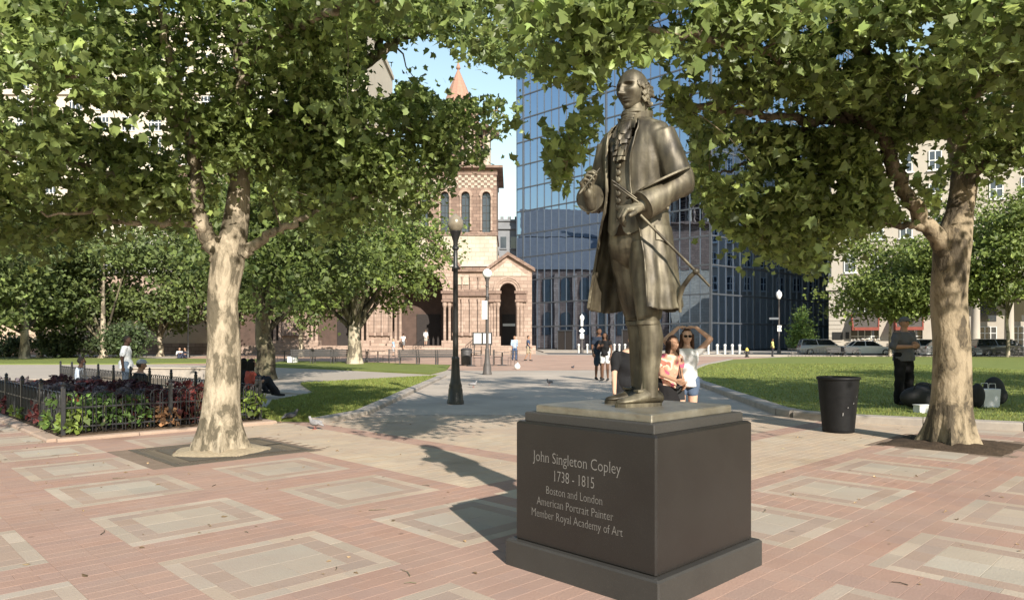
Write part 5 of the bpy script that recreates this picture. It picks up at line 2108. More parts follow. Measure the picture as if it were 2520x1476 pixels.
# towers
def church_tower(xc, half, yb, first):
    kt = F_PX / yb
    tz = lambda py_: CAM_H + (HY - py_) / kt
    m_ = MB()
    m_.span(xc - half, xc + half, yb, yb + 2 * half, 0, tz(575))
    tw = BW(m_, 'tower', M_STONE_C)
    m_ = MB()
    m_.span(xc - half + 0.12, xc + half - 0.12, yb + 0.9, yb + 2 * half - 0.12, tz(575), tz(412))
    BW(m_, 'tower_core', M_DARKIN, tw)
    m_ = MB()
    m_.span(xc - half - 0.12, xc + half + 0.12, yb - 0.12, yb + 2 * half + 0.12, tz(580), tz(572))
    m_.span(xc - half - 0.1, xc + half + 0.1, yb - 0.1, yb + 2 * half + 0.1, tz(431), tz(412))
    m_.span(xc - half - 0.75, xc + half + 0.75, yb - 0.75, yb + 2 * half + 0.75, tz(416), tz(410))
    BW(m_, 'cornice', M_STONE_B, tw)
    # brown zone with paired windows on each face
    cell = 2 * half / 4
    for q in range(4):
        x0_ = xc - half + q * cell
        m_ = MB()
        arch_wall(m_, x0_ + (0.002 if q else 0), x0_ + cell, tz(572) + 0.002, tz(464), x0_ + cell / 2, 0.48, tz(482), yb, yb + 0.9)
        BW(m_, 'tower_bay', M_STONE_B, tw)
        m_ = MB()
        arch_ring(m_, x0_ + cell / 2, 0.50, 0.85, tz(482), yb - 0.16, yb - 0.003, 12)
        BW(m_, 'window_arch', M_STONE_P, tw)
        m_ = MB()
        m_.span(x0_ + cell / 2 - 0.47, x0_ + cell / 2 + 0.47, yb + 0.5, yb + 0.56, tz(570), tz(482) + 0.45)
        w_ = BW(m_, 'window', M_WINDOW, tw)
        m_ = MB()
        m_.span(x0_ + cell / 2 - 0.035, x0_ + cell / 2 + 0.035, yb + 0.44, yb + 0.49, tz(570), tz(482) + 0.45)
        for zz in np.linspace(tz(560), tz(485), 5):
            m_.span(x0_ + cell / 2 - 0.46, x0_ + cell / 2 + 0.46, yb + 0.45, yb + 0.485, zz - 0.025, zz + 0.025)
        BW(m_, 'window_bars', M_IRON, w_)
        for s_ in (-1, 1):
            m_ = MB()
            m_.lathe([(0.15, 0), (0.11, 0.2), (0.10, tz(490) - tz(568)), (0.17, tz(482) - tz(568))], (x0_ + cell / 2 + s_ * 0.62, yb - 0.05, tz(568)), 8)
            BW(m_, 'window_column', M_STONE_P, tw, 50)
    m_ = MB()
    m_.span(xc + half - 0.9, xc + half, yb + 0.902, yb + 2 * half, tz(572) + 0.002, tz(464))
    m_.span(xc - half, xc - half + 0.9, yb + 0.902, yb + 2 * half, tz(572) + 0.002, tz(464))
    BW(m_, 'tower_side', M_STONE_B, tw)
    m_ = MB()
    m_.span(xc - half, xc + half, yb + 0.02, yb + 2 * half, tz(464) + 0.002, tz(431) - 0.002)
    BW(m_, 'frieze', M_STONE_B, tw)
    # chequer of cream blocks, each a stone of its own
    zc0, zc1 = tz(464) + 0.05, tz(431) - 0.03
    nr, ncol = 5, 26
    dz, dx = (zc1 - zc0) / nr, 2 * half / ncol
    blk = MB().box((0, 0, 0), (dx * 0.96, 0.08, dz * 0.96)).mesh('chequer_block')
    blk.materials.append(M_STONE_C)
    for rI in range(nr):
        for cI in range(ncol):
            if (rI + cI) % 2: continue
            if not first and cI < 12: continue
            o = bpy.data.objects.new('chequer_block', blk)
            COL.objects.link(o)
            o.parent = tw
            o.location = (xc - half + (cI + 0.5) * dx - CO[0], yb - 0.02 - CO[1], zc0 + (rI + 0.5) * dz)
    # belfry: eight piers with colonnettes and louvres, then the spire
    cy_ = yb + half
    tz = lambda py_: CAM_H + (HY - py_) / (F_PX / cy_)
    bz0, bz1 = CAM_H + (HY - 410) / kt, tz(338)
    m_ = MB()
    m_.lathe([(half * 0.62, 0), (half * 0.62, bz1 - bz0)], (xc, cy_, bz0), 8)
    BW(m_, 'belfry_core', M_DARKIN, tw)
    for q in range(8):
        a = PI / 8 + q * PI / 4
        m_ = MB()
        R_ = half * 0.80
        m_.lathe([(0.42, 0), (0.42, bz1 - bz0)], (xc + R_ * math.cos(a), cy_ + R_ * math.sin(a), bz0), 8)
        BW(m_, 'belfry_pier', M_STONE_C, tw, 40)
        a2 = q * PI / 4
        m_ = MB()
        for da in (-0.2, 0.2):
            m_.lathe([(0.16, 0), (0.12, 0.3), (0.11, bz1 - bz0 - 0.5), (0.2, bz1 - bz0)], (xc + R_ * math.cos(a2 + da), cy_ + R_ * math.sin(a2 + da), bz0), 8)
        BW(m_, 'colonnette', M_STONE_P, tw, 40)
        m_ = MB()
        for zz in np.arange(bz0 + 0.5, bz1 - 0.4, 0.42):
            m_.box((xc + half * 0.66 * math.cos(a2), cy_ + half * 0.66 * math.sin(a2), zz), (0.12, half * 0.42, 0.22), a2)
        BW(m_, 'louvre', M_STONE_B, tw)
    m_ = MB()
    m_.lathe([(half * 0.98, 0), (half * 1.05, 0.3), (half * 1.05, 0.6), (half * 0.66, 0.8)], (xc, cy_, bz1), 8)
    BW(m_, 'belfry_cornice', M_STONE_B, tw)
    m_ = MB()
    m_.lathe([(half * 0.62, 0.7), (half * 0.45, (tz(165) - bz1) * 0.35), (half * 0.22, (tz(165) - bz1) * 0.70), (0.12, tz(165) - bz1 - 0.4), (0.3, tz(165) - bz1 - 0.2), (0.05, tz(165) - bz1 + 0.6)], (xc, cy_, bz1), 12)
    BW(m_, 'spire', M_REDTILE, tw)


YB = 84.3
church_tower((1120 - CX) / F_PX * YB, 102 / F_PX * YB, YB, True)
church_tower((540 - CX) / F_PX * YB, 102 / F_PX * YB, YB, False)
# nave between and behind the towers
nx0, nx1 = (642 - CX) / F_PX * YB, (1017 - CX) / F_PX * YB
nz = CAM_H + (HY - 392) / F_PX * 86
nxc = (nx0 + nx1) / 2
m_ = MB()
m_.extrude_y([(nx0, 0), (nx1, 0), (nx1, nz - 1.5), (nxc, nz + 5), (nx0, nz - 1.5)], 85.6, 86.4)
nave = BW(m_, 'nave_front', M_STONE_C)
m_ = MB()
m_.span(nx0 + 0.002, nx1 - 0.002, 85.4, 85.59, 8, nz - 8)
BW(m_, 'nave_band', M_STONE_B, nave)
for s_ in (-1, 1):
    m_ = MB()
    e_ = nx0 if s_ < 0 else nx1
    poly = [(e_, nz - 2.9), (nxc, nz + 3.6), (nxc, nz + 5.3), (e_, nz - 1.2)]
    m_.extrude_y(poly if s_ < 0 else poly[::-1], 85.3, 85.59)
    BW(m_, 'nave_gable_band', M_STONE_B, nave)
    blk = MB().box((0, 0, 0), (0.42, 0.08, 0.42)).mesh('chequer_block')
    blk.materials.append(M_STONE_C)
    for q in range(20):
        for w_ in range(2):
            if s_ < 0: continue
            t = (q + 0.5) / 20
            o = bpy.data.objects.new('chequer_block', blk)
            COL.objects.link(o)
            o.parent = nave
            o.location = (e_ + (nxc - e_) * t - CO[0], 85.27 - CO[1], nz - 2.5 + 6.5 * t + 0.45 * ((q + w_) % 2) + 0.05)
m_ = MB()
m_.span(nx0 - 2, -2.2, 94.5, 128, 0, 14)
m_.span(nx0 + 3, nx1 - 3, 86.41, 120, 0, nz - 2)
body = BW(m_, 'nave_wall', M_STONE_B, nave)
m_ = MB()
m_.extrude_y([(nx0 + 2.4, nz - 2), (nx1 - 2.4, nz - 2), (nxc, nz + 4.5)], 86.5, 120.4)
m_.add([(-1.9, 94.2, 14), (-1.9, 128.3, 14), (-12, 128.3, 21), (-12, 94.2, 21)], [(0, 1, 2, 3)])
BW(m_, 'nave_roof', pmat('dark_slate', (0.15, 0.145, 0.145), (0.10, 0.098, 0.10), scale=1.5, rough=0.7, bump=0.3, bscale=9), nave)
for q in range(10):
    y = 96.5 + q * 3.2
    for zz, hh in ((2.6, 3.2), (8.4, 3.4)):
        m_ = MB()
        m_.span(-2.22, -2.10, y - 0.8, y + 0.8, zz, zz + hh)
        m_.add([(-2.1, y + 0.8 * math.cos(PI * k / 10), zz + hh + 0.8 * math.sin(PI * k / 10)) for k in range(11)], [tuple(range(11))])
        BW(m_, 'window', M_WINDOW, nave)
    m_ = MB()
    m_.span(-2.19, -1.75, y + 1.25, y + 1.95, 0, 13.2)
    BW(m_, 'buttress', M_STONE_P, nave)

# ---- glass tower
def glass_mat():
    m, n, b = nodes_of('tower_glass')
    b.inputs['Metallic'].default_value = 1.0
    b.inputs['Roughness'].default_value = 0.02
    b.inputs['Base Color'].default_value = (0.36, 0.47, 0.64, 1)
    tc = n.nodes.new('ShaderNodeTexCoord')
    no = n.nodes.new('ShaderNodeTexNoise')
    no.inputs['Scale'].default_value = 0.35
    n.links.new(tc.outputs['Object'], no.inputs['Vector'])
    bp = n.nodes.new('ShaderNodeBump')
    bp.inputs['Strength'].default_value = 0.035
    bp.inputs['Distance'].default_value = 0.4
    n.links.new(no.outputs[0], bp.inputs['Height'])
    n.links.new(bp.outputs[0], b.inputs['Normal'])
    return m


M_GLASS = glass_mat()
TC = Vector((26.6, 95.0, 0))
LD = Vector((0.83 - 26.6, 121 - 95, 0)); LLEN = LD.length; LD.normalize()
RD = Vector((0.76, 0.65, 0)); RLEN = 46.0
FH = 3.9
tower = thing('glass_tower', 'tall mirrored glass office tower with a dark steel grid', 'skyscraper', TC)
gr_ = random.Random(4)
extra_v, extra_f = [], []
count = 0
fr_h, fr_v = MB(), MB()
panes = []
for face, (D, L) in enumerate(((LD, LLEN), (RD, RLEN))):
    ncol = 23 if face == 0 else 26
    cw = L / ncol
    N_ = Vector((D.y, -D.x, 0)) if face == 1 else Vector((-D.y, D.x, 0))
    if N_.y > 0: N_ = -N_
    for row in range(0, 20):
        z0_ = row * FH if row else 0.35
        z1_ = (row + 1) * FH
        for c in range(ncol):
            panes.append((face, D, N_, cw, row, c, z0_, z1_))
    rot = math.atan2(D.y, D.x)
    for row in range(0, 21):
        z = row * FH
        c_ = D * (L / 2) + N_ * 0.03
        mb = MB().box((0, 0, 0), (L, 0.16, 0.20 if row else 0.5), rot)
        mb.v = [(a + c_.x, b + c_.y, d + z) for a, b, d in mb.v]
        mb.build('transom', M_MULLION, tower)
    for c in range(ncol + 1):
        c_ = D * (cw * c) + N_ * (0.05)
        big = (c % 11 == 0 and face == 0) or (face == 1 and c % 6 == 0)
        mb = MB().box((0, 0, 0), (0.30 if big else 0.06, 0.2 if big else 0.12, 78.3), rot)
        mb.v = [(a + c_.x, b + c_.y, d + 39.3) for a, b, d in mb.v]
        mb.build('mullion', M_MULLION, tower)


def pane_score(p):
    face, D, N_, cw, row, c, z0_, z1_ = p
    w_ = TC + D * (cw * (c + 0.5))
    px_ = CX + F_PX * w_.x / w_.y
    py_ = HY - F_PX * ((z0_ + z1_) / 2 - CAM_H) / w_.y
    s = 1 if face == 0 else 0.6
    if px_ > 2050 or py_ < 150: s *= 0.01
    if face == 0 and 1500 < px_ < 1690 and py_ < 760: s *= 0.3
    return s / w_.y


panes.sort(key=pane_score, reverse=True)
for i, (face, D, N_, cw, row, c, z0_, z1_) in enumerate(panes):
    a = D * (cw * c + 0.04)
    b = D * (cw * (c + 1) - 0.04)
    j = [N_ * gr_.uniform(-0.004, 0.004) for _ in range(3)]
    q = [a + j[0] + Vector((0, 0, z0_)), b + j[1] + Vector((0, 0, z0_)), b + j[1] + j[2] + Vector((0, 0, z1_)), a + j[0] + j[2] + Vector((0, 0, z1_))]
    q = q + [p - N_ * 0.03 for p in q]
    f = [(0, 1, 2, 3), (7, 6, 5, 4), (0, 4, 5, 1), (1, 5, 6, 2), (2, 6, 7, 3), (3, 7, 4, 0)]
    if face == 0: f = [t[::-1] for t in f]
    if i < 300:
        MB().add(q, f).build('pane', M_GLASS, tower)
    else:
        o_ = len(extra_v)
        extra_v += [tuple(p) for p in q]
        extra_f += [tuple(k + o_ for k in t) for t in f]
me = bpy.data.meshes.new('panes')
me.from_pydata(extra_v, [], extra_f)
link_mesh('panes_above', me, M_GLASS, tower)['kind'] = 'stuff'
m_ = MB()
e_ = [LD * LLEN, LD * 0, RD * RLEN, LD * LLEN + RD * RLEN]
ins = (LD + RD).normalized() * 0.35
m_.prism([(e_[3].x, e_[3].y), (e_[0].x + ins.x, e_[0].y + ins.y), (ins.x, ins.y), (e_[2].x + ins.x, e_[2].y + ins.y)][::-1], 0, 78.4)
m_.build('core', M_DARKIN, tower)
# entrance canopy and doors at the foot
for c0, c1, z0_, z1_ in ((15, 17, 0.1, 3.1), (7, 9, 0.1, 3.1)):
    cw = LLEN / 23
    mb = MB()
    N_ = Vector((-LD.y, LD.x, 0)); N_ = N_ if N_.y < 0 else -N_
    c_ = LD * (cw * (c0 + c1) / 2) + N_ * 0.2
    mb.box((c_.x, c_.y, 1.6), (cw * (c1 - c0), 0.2, 3.0), math.atan2(LD.y, LD.x))
    d_ = mb.build('door', M_DARKIN, tower)
    mb = MB()
    for s_ in (-1, 0, 1):
        p_ = c_ + LD * (s_ * cw * (c1 - c0) / 2) + N_ * 0.12
        mb.box((p_.x, p_.y, 1.6), (0.12, 0.1, 3.1), math.atan2(LD.y, LD.x))
    p_ = c_ + N_ * 0.12
    mb.box((p_.x, p_.y, 3.17), (cw * (c1 - c0) + 0.2, 0.13, 0.16), math.atan2(LD.y, LD.x))
    mb.build('door_frame', M_MULLION, d_)

# ---- grey building behind the church
gb = thing('grey_building', 'grey stone building between the church and the glass tower', 'building', (-2, 124, 0))
m_ = MB(); m_.span(-6, 1.15, 124, 160, 0, 22.4); m_.build('wall', M_GREYST, gb, origin=(-2, 124, 0))
m_ = MB(); m_.span(-6.4, 1.5, 123.6, 160, 21.0, 21.5); m_.span(-6.3, 1.4, 123.7, 160, 22.4, 22.7); m_.build('cornice', M_GREYST, gb, origin=(-2, 124, 0))
for q in range(6):
    m_ = MB(); m_.span(-5.8 + q * 1.25, -5.2 + q * 1.25, 123.8, 124.4, 22.7, 23.2); m_.build('parapet_block', M_GREYST, gb, origin=(-2, 124, 0))
for c in range(4):
    for rI in range(5):
        m_ = MB(); x = -5.0 + c * 1.75; z = 2.5 + rI * 3.8
        m_.span(x - 0.5, x + 0.5, 123.93, 123.99, z, z + 2.0)
        w_ = m_.build('window', M_WINDOW, gb, origin=(-2, 124, 0))
        m_ = MB(); m_.span(x - 0.6, x + 0.6, 123.75, 123.99, z - 0.2, z - 0.02); m_.build('sill', M_GREYST, w_, origin=(-2, 124, 0))
# ---- beige office block behind the trees
bo = thing('office_block', 'tall beige office block showing through the leaves behind the church', 'building', (-60, 140, 0))
BO = (-60, 140, 0)
m_ = MB(); m_.span(-118, -28.6, 140, 170, 0, 66); m_.build('wall', M_BEIGE, bo, origin=BO)
m_ = MB()
for z in (20, 35.0, 50, 64): m_.span(-118.5, -28.2, 139.5, 170, z, z + 0.8)
m_.build('string_course', M_BEIGE, bo, origin=BO)
wm = MB(); wm.span(-1.2, 1.2, -0.06, -0.005, -1.35, 1.35); wmm = wm.mesh('window'); wmm.materials.append(M_WINDOW)
fm = MB()
for s_ in (-0.72, 0, 0.72): fm.span(s_ - 0.07, s_ + 0.07, -0.16, -0.062, -1.35, 1.35)
for s_ in (-1.35, 0.25, 1.35): fm.span(-1.25, 1.25, -0.15, -0.063, s_ - 0.08, s_ + 0.08)
fmm = fm.mesh('window_frame'); fmm.materials.append(M_FRAME_W)
for c in range(16):
    for rI in range(13):
        o = bpy.data.objects.new('window', wmm); COL.objects.link(o); o.parent = bo
        o.location = (-112 + c * 5.2 + 60, 0, 11.5 + rI * 4.1)
        f_ = bpy.data.objects.new('window_frame', fmm); COL.objects.link(f_); f_.parent = o

# ---- hotel
HR = math.atan2(-0.4, 0.917)
hotel = thing('hotel', 'white limestone hotel with arched windows, red awnings and a columned portico', 'hotel', (37.8, 84.0, 0), HR)
m_ = MB(); m_.span(0, 60, 0.6, 40, 0, 33); m_.build('wall', M_LIME, hotel)
# ground storey of arches, proud of the wall
for c_, hw in ((3.55, 1.45), (7.95, 1.45)):
    m_ = MB(); arch_wall(m_, c_ - 2.2 + 0.002, c_ + 2.2, 0, 7.4, c_, hw, 4.5, 0, 0.598); bay = m_.build('arch_bay', M_LIME, hotel)
    m_ = MB(); arch_ring(m_, c_, hw + 0.004, hw + 0.38, 4.5, -0.14, -0.003); m_.box((c_, -0.22, 6.35), (0.5, 0.3, 0.7)); m_.build('arch_moulding', M_LIME, bay)
    m_ = MB(); m_.span(c_ - hw, c_ + hw, 0.5, 0.56, 0.9, 6.0); pane = m_.build('window', M_WINDOW, bay)
    m_ = MB()
    for s_ in (-0.7, 0, 0.7): m_.span(c_ + s_ - 0.05, c_ + s_ + 0.05, 0.4, 0.49, 0.9, 5.9)
    for z in (2.0, 3.4, 4.5): m_.span(c_ - hw, c_ + hw, 0.42, 0.48, z - 0.05, z + 0.05)
    m_.build('window_frame', M_FRAME_W, pane)
m_ = MB(); m_.span(-0.25, 1.348, -0.2, 0.598, 0, 7.4); m_.build('corner_pier', M_LIME, hotel)
for k in range(14):
    m_ = MB(); m_.span(-0.28, 1.1, -0.26, -0.203, 0.35 + k * 0.5, 0.35 + k * 0.5 + 0.44); m_.build('quoin', M_LIME, hotel)
m_ = MB(); m_.span(10.16, 12.6, 0.1, 0.598, 0, 7.4); m_.span(23.5, 60, 0.1, 0.598, 0, 7.4); m_.build('ground_wall', M_LIME, hotel)
m_ = MB(); m_.span(-0.6, 60, -0.5, 0.6, 7.4, 7.8); m_.span(-0.4, 60, -0.3, 0.6, 7.8, 8.3); m_.span(-0.6, 60, -0.5, 0.6, 26.0, 26.6); m_.span(-0.9, 60, -0.9, 0.6, 32.4, 33.3); m_.build('cornice', M_LIME, hotel)
M_AWN = pmat('awning_red', (0.24, 0.055, 0.036), (0.17, 0.04, 0.026), scale=3, rough=0.8)
M_AWNTOP = pmat('awning_dark', (0.075, 0.062, 0.055), (0.05, 0.042, 0.036), scale=3, rough=0.85)
for c_ in (3.55, 7.95):
    a = thing('awning', 'red framed dark awning over the hotel arch ' + ('beside the corner pier' if c_ < 5 else 'beside the portico wall'), 'awning', (0, 0, 0), 0, 'hotel awnings')
    a.matrix_world = Matrix.Translation((37.8, 84.0, 0)) @ Matrix.Rotation(HR, 4, 'Z') @ Matrix.Translation((c_, -0.18, 0))
    z1_, z0_, ext, hw = 4.75, 3.0, 1.35, 1.5
    m_ = MB()
    m_.add([(-hw + .1, 0, z1_), (hw - .1, 0, z1_), (hw - .25, -ext, z0_), (-hw + .25, -ext, z0_), (-hw + .1, 0, z1_ - .03), (hw - .1, 0, z1_ - .03), (hw - .25, -ext, z0_ - .03), (-hw + .25, -ext, z0_ - .03)],
           [(3, 2, 1, 0), (4, 5, 6, 7)])
    m_.build('canopy', M_AWNTOP, a)
    m_ = MB()
    for s_ in (-1, 1):
        m_.tube([(s_ * (hw - .05), 0, z1_), (s_ * (hw - .2), -ext, z0_)], 0.09, 6)
        m_.add([(s_ * (hw - .02), 0.0, z1_), (s_ * (hw - .17), -ext, z0_), (s_ * (hw - .17), -ext, z0_ - .3), (s_ * (hw - .02), 0, z0_ - .3)], [(0, 1, 2, 3)])
    m_.span(-hw + .12, hw - .12, -ext - .06, -ext + .02, z0_ - .34, z0_ + 0.02)
    m_.build('valance', M_AWN, a)
    fb = thing('flower_box', 'white flowers in a box under the ' + ('corner awning' if c_ < 5 else 'portico-side awning'), 'flower box', (0, 0, 0), 0, 'hotel flower boxes')
    fb.matrix_world = Matrix.Translation((37.8, 84.0, 0)) @ Matrix.Rotation(HR, 4, 'Z') @ Matrix.Translation((c_, -0.55, 0))
    m_ = MB(); m_.span(-1.5, 1.5, -0.3, 0.3, 0, 1.1); m_.build('box', M_LIME, fb)
    r = np.random.default_rng(int(c_ * 10))
    pos = np.stack([r.uniform(-1.5, 1.5, 260), r.uniform(-0.4, 0.3, 260), 1.1 + r.random(260) * 0.6], 1)
    link_mesh('flowers', leaves_mesh('flowers', pos, 0.22, r, DIAMOND, DIAMOND_F, (0.55, 0.52, 0.46)), M_LEAF_FAR, fb)
# dark plaque beside the first arch
m_ = MB(); m_.span(1.5, 1.9, -0.05, -0.004, 1.7, 2.5); m_.span(0.1, 1.2, -0.33, -0.262, 1.6, 2.5); m_.build('plaque', M_IRON, hotel)
# portico
for k in range(4):
    x = 14.2 + k * 3.05
    m_ = MB(); m_.lathe([(0.62, 0), (0.62, 0.3), (0.5, 0.45), (0.46, 0.7), (0.40, 5.9), (0.5, 6.05), (0.6, 6.3)], (x, -1.6, 0.12), 18); m_.build('portico_column', M_LIME, hotel, 50)
m_ = MB(); m_.span(12.8, 24.2, -2.3, 0.09, 6.43, 7.38); m_.build('portico_roof', M_LIME, hotel)
m_ = MB(); m_.span(12.8, 24.2, -2.4, 0.09, -0.02, 0.119); m_.build('portico_step', M_LIME, hotel)
for k in range(3):
    x = 15.7 + k * 3.05
    m_ = MB(); m_.span(x - 0.8, x + 0.8, 0.52, 0.59, 0.2, 3.0); w_ = m_.build('window', M_WINDOW, hotel)
    m_ = MB(); m_.span(x - 0.8, x + 0.8, 0.52, 0.59, 3.6, 5.8); w2 = m_.build('window', M_WINDOW, hotel)
    m_ = MB()
    for s_ in (-0.8, -0.27, 0.27, 0.8): m_.span(x + s_ - 0.04, x + s_ + 0.04, 0.44, 0.515, 0.2, 3.0)
    for z in (0.2, 0.9, 1.6, 2.3, 3.0): m_.span(x - 0.8, x + 0.8, 0.45, 0.51, z - 0.04, z + 0.04)
    m_.build('window_frame', M_FRAME_W, w_)
wm = MB(); wm.span(-0.6, 0.6, -0.05, -0.005, -1.05, 1.05); wmm = wm.mesh('window'); wmm.materials.append(M_WINDOW)
fm = MB()
for s_ in (-0.6, 0, 0.6): fm.span(s_ - 0.05, s_ + 0.05, -0.12, -0.052, -1.05, 1.05)
for s_ in (-1.05, 0, 1.05): fm.span(-0.65, 0.65, -0.11, -0.053, s_ - 0.05, s_ + 0.05)
fm.span(-0.8, 0.8, -0.3, -0.006, -1.25, -1.11)
fmm = fm.mesh('window_frame'); fmm.materials.append(M_FRAME_W)
for side in range(2):
    for c in range(13 if side == 0 else 11):
        for rI in range(6):
            o = bpy.data.objects.new('window', wmm); COL.objects.link(o); o.parent = hotel
            if side == 0: o.location = (2.0 + c * 2.9, 0.6, 10.6 + rI * 3.75)
            else:
                o.location = (0, 2.6 + c * 3.0, 10.6 + rI * 3.75 - (0 if rI else 0)); o.rotation_euler = (0, 0, -PI / 2)
            f_ = bpy.data.objects.new('window_frame', fmm); COL.objects.link(f_); f_.parent = o

# ---- long beige wall at the back of the square, left
wl = thing('garden_wall', 'long beige wall behind the trees at the back of the lawn', 'wall', (-40, 74, 0))
m_ = MB(); m_.span(-62, -29.5, 74, 74.6, 0, 3.6); m_.build('masonry', M_BRICKWALL, wl, origin=(-40, 74, 0))
m_ = MB(); m_.span(-62.2, -29.3, 73.9, 74.7, 3.6, 3.85); m_.build('coping', M_STONE_C, wl, origin=(-40, 74, 0))
m_ = MB(); m_.span(-62, -29.5, 73.8, 73.998, 0, 1.2); m_.build('plinth', M_STONE_B, wl, origin=(-40, 74, 0))
# ------------------------------------------------------------------ flower bed with its hoop fences
def LWv(p, q, z=0.0):
    x, y = LW(p, q)
    return Vector((x, y, z))


bed_far = BED_Q + 17.0
m_ = MB()
pl = [LW(BED_P0, BED_Q), LW(BED_P1, BED_Q), LW(BED_P1, bed_far), LW(BED_P0, bed_far)]
m_.prism(pl, -0.05, 0.06)
bed = tag(m_.build('flower_bed_soil', M_SOIL), kind='structure')
kerb_run(bed, [LW(BED_P0 - 0.1, bed_far), LW(BED_P0 - 0.1, BED_Q - 0.1), LW(BED_P1 + 0.1, BED_Q - 0.1), LW(BED_P1 + 0.1, BED_Q + 2.0)], w_=0.2, h_=0.045, step=1.0,
         mat=pmat('bed_edging', (0.36, 0.265, 0.205), (0.27, 0.195, 0.15), scale=3, rough=0.9, bump=0.3))
M_FENCE = pmat('fence_iron', (0.024, 0.024, 0.027), (0.012, 0.012, 0.014), scale=8, rough=0.45, bump=0.1)
FENCE_H = 0.56
HOOP_W = 0.165
hp = MB()
pts = [(-HOOP_W / 2, 0, 0.02)] + [(-HOOP_W / 2 * math.cos(PI * k / 10), 0, FENCE_H - HOOP_W / 2 + HOOP_W / 2 * math.sin(PI * k / 10)) for k in range(11)] + [(HOOP_W / 2, 0, 0.02)]
hp.tube(pts, 0.0075, 6)
HOOP = hp.mesh('hoop'); smooth(HOOP, 60); HOOP.materials.append(M_FENCE)
po = MB(); po.box((0, 0, 0.31), (0.045, 0.045, 0.64)); po.lathe([(0.034, 0), (0.02, 0.02), (0.03, 0.045), (0.008, 0.075)], (0, 0, 0.63), 8)
POST = po.mesh('post'); POST.materials.append(M_FENCE)


def hoop_fence(a, b, label):
    a, b = Vector((*a, 0)), Vector((*b, 0))
    L = (b - a).length
    d = (b - a) / L
    rz = math.atan2(d.y, d.x)
    t = thing('hoop_fence', label, 'fence', a + Vector((0, 0, 0.06)), rz, 'hoop fences round the flower bed')
    n = int(L / (HOOP_W * 0.72))
    for k in range(n):
        o = bpy.data.objects.new('hoop', HOOP); COL.objects.link(o); o.parent = t
        o.location = ((k + 0.5) * L / n, 0.008 * (k % 2), 0)
    for z in (0.10, 0.36):
        m_ = MB(); m_.box((L / 2, 0.004, z), (L, 0.012, 0.022)); m_.build('rail', M_FENCE, t)
    np_ = max(1, round(L / 1.25))
    for k in range(np_ + 1):
        o = bpy.data.objects.new('post', POST); COL.objects.link(o); o.parent = t
        o.location = (L * k / np_, 0, 0)


hoop_fence(LW(BED_P0 + 0.02, BED_Q + 0.05), LW(BED_P1 - 0.02, BED_Q + 0.05), 'black iron hoop fence along the front of the flower bed beside the tree')
hoop_fence(LW(BED_P0 + 0.04, BED_Q + 0.12), LW(BED_P0 + 0.04, BED_Q + 5.5), 'black iron hoop fence along the paved side of the flower bed')
hoop_fence(LW(BED_P1 - 0.04, BED_Q + 0.12), LW(BED_P1 - 0.04, bed_far - 4), 'long black iron hoop fence between the flower bed and the sunken basin')

PLANTS = {
    'burgundy': ((0.085, 0.022, 0.022), 0.10, 'bushy dark burgundy-leaved plant in the flower bed', 0.55),
    'maroon': ((0.050, 0.018, 0.022), 0.085, 'tall near-black maroon plant in the flower bed', 0.72),
    'green': ((0.055, 0.105, 0.024), 0.075, 'bright green feathery plant in the flower bed', 0.50),
    'lime': ((0.10, 0.15, 0.03), 0.10, 'lime green leafy plant in the flower bed', 0.46),
    'variegated': ((0.17, 0.10, 0.055), 0.09, 'low brown and cream variegated plant in the flower bed', 0.34),
    'red': ((0.07, 0.09, 0.03), 0.08, 'green plant with red flower heads in the flower bed', 0.55),
    'purple': ((0.10, 0.085, 0.10), 0.08, 'tall greyish purple plant in the flower bed', 0.66)}
pl_r = random.Random(9)


def bed_plant(kind, x, y, sc, seed):
    col, ls, lab, hh = PLANTS[kind]
    r = np.random.default_rng(seed)
    t = thing('bedding_plant', lab, 'plant', (x, y, 0.05), 0, kind + ' bedding plants')
    n = 190
    hh *= sc
    rw = 0.30 * sc
    a = r.uniform(0, 2 * PI, n); q = np.sqrt(r.random(n)) * rw
    z = hh * (0.12 + 0.88 * r.random(n) ** 0.8)
    q *= np.sqrt(np.clip(1.15 - (z / hh) ** 2 * 0.8, 0.1, 1))
    pos = np.stack([q * np.cos(a), q * np.sin(a), z], 1)
    link_mesh('foliage', leaves_mesh('foliage', pos, ls, r, DIAMOND, DIAMOND_F, col, var=0.4, yellow=0.3), M_LEAF_FAR, t)
    st = MB()
    for k in range(7):
        b_ = r.uniform(0, 6.28)
        st.tube([(0, 0, -0.03), (0.3 * rw * math.cos(b_), 0.3 * rw * math.sin(b_), hh * .4), (rw * .7 * math.cos(b_), rw * .7 * math.sin(b_), hh * .9)], [0.008, 0.006, 0.003], 4, cap=False)
    st.build('stems', M_BARK_DARK, t)
    if kind == 'red':
        pos = np.stack([r.normal(0, rw * 0.5, 46), r.normal(0, rw * 0.5, 46), hh * r.uniform(0.85, 1.12, 46)], 1)
        link_mesh('flowers', leaves_mesh('flowers', pos, 0.055, r, DIAMOND, DIAMOND_F, (0.45, 0.06, 0.035), yellow=0.1), M_LEAF_FAR, t)


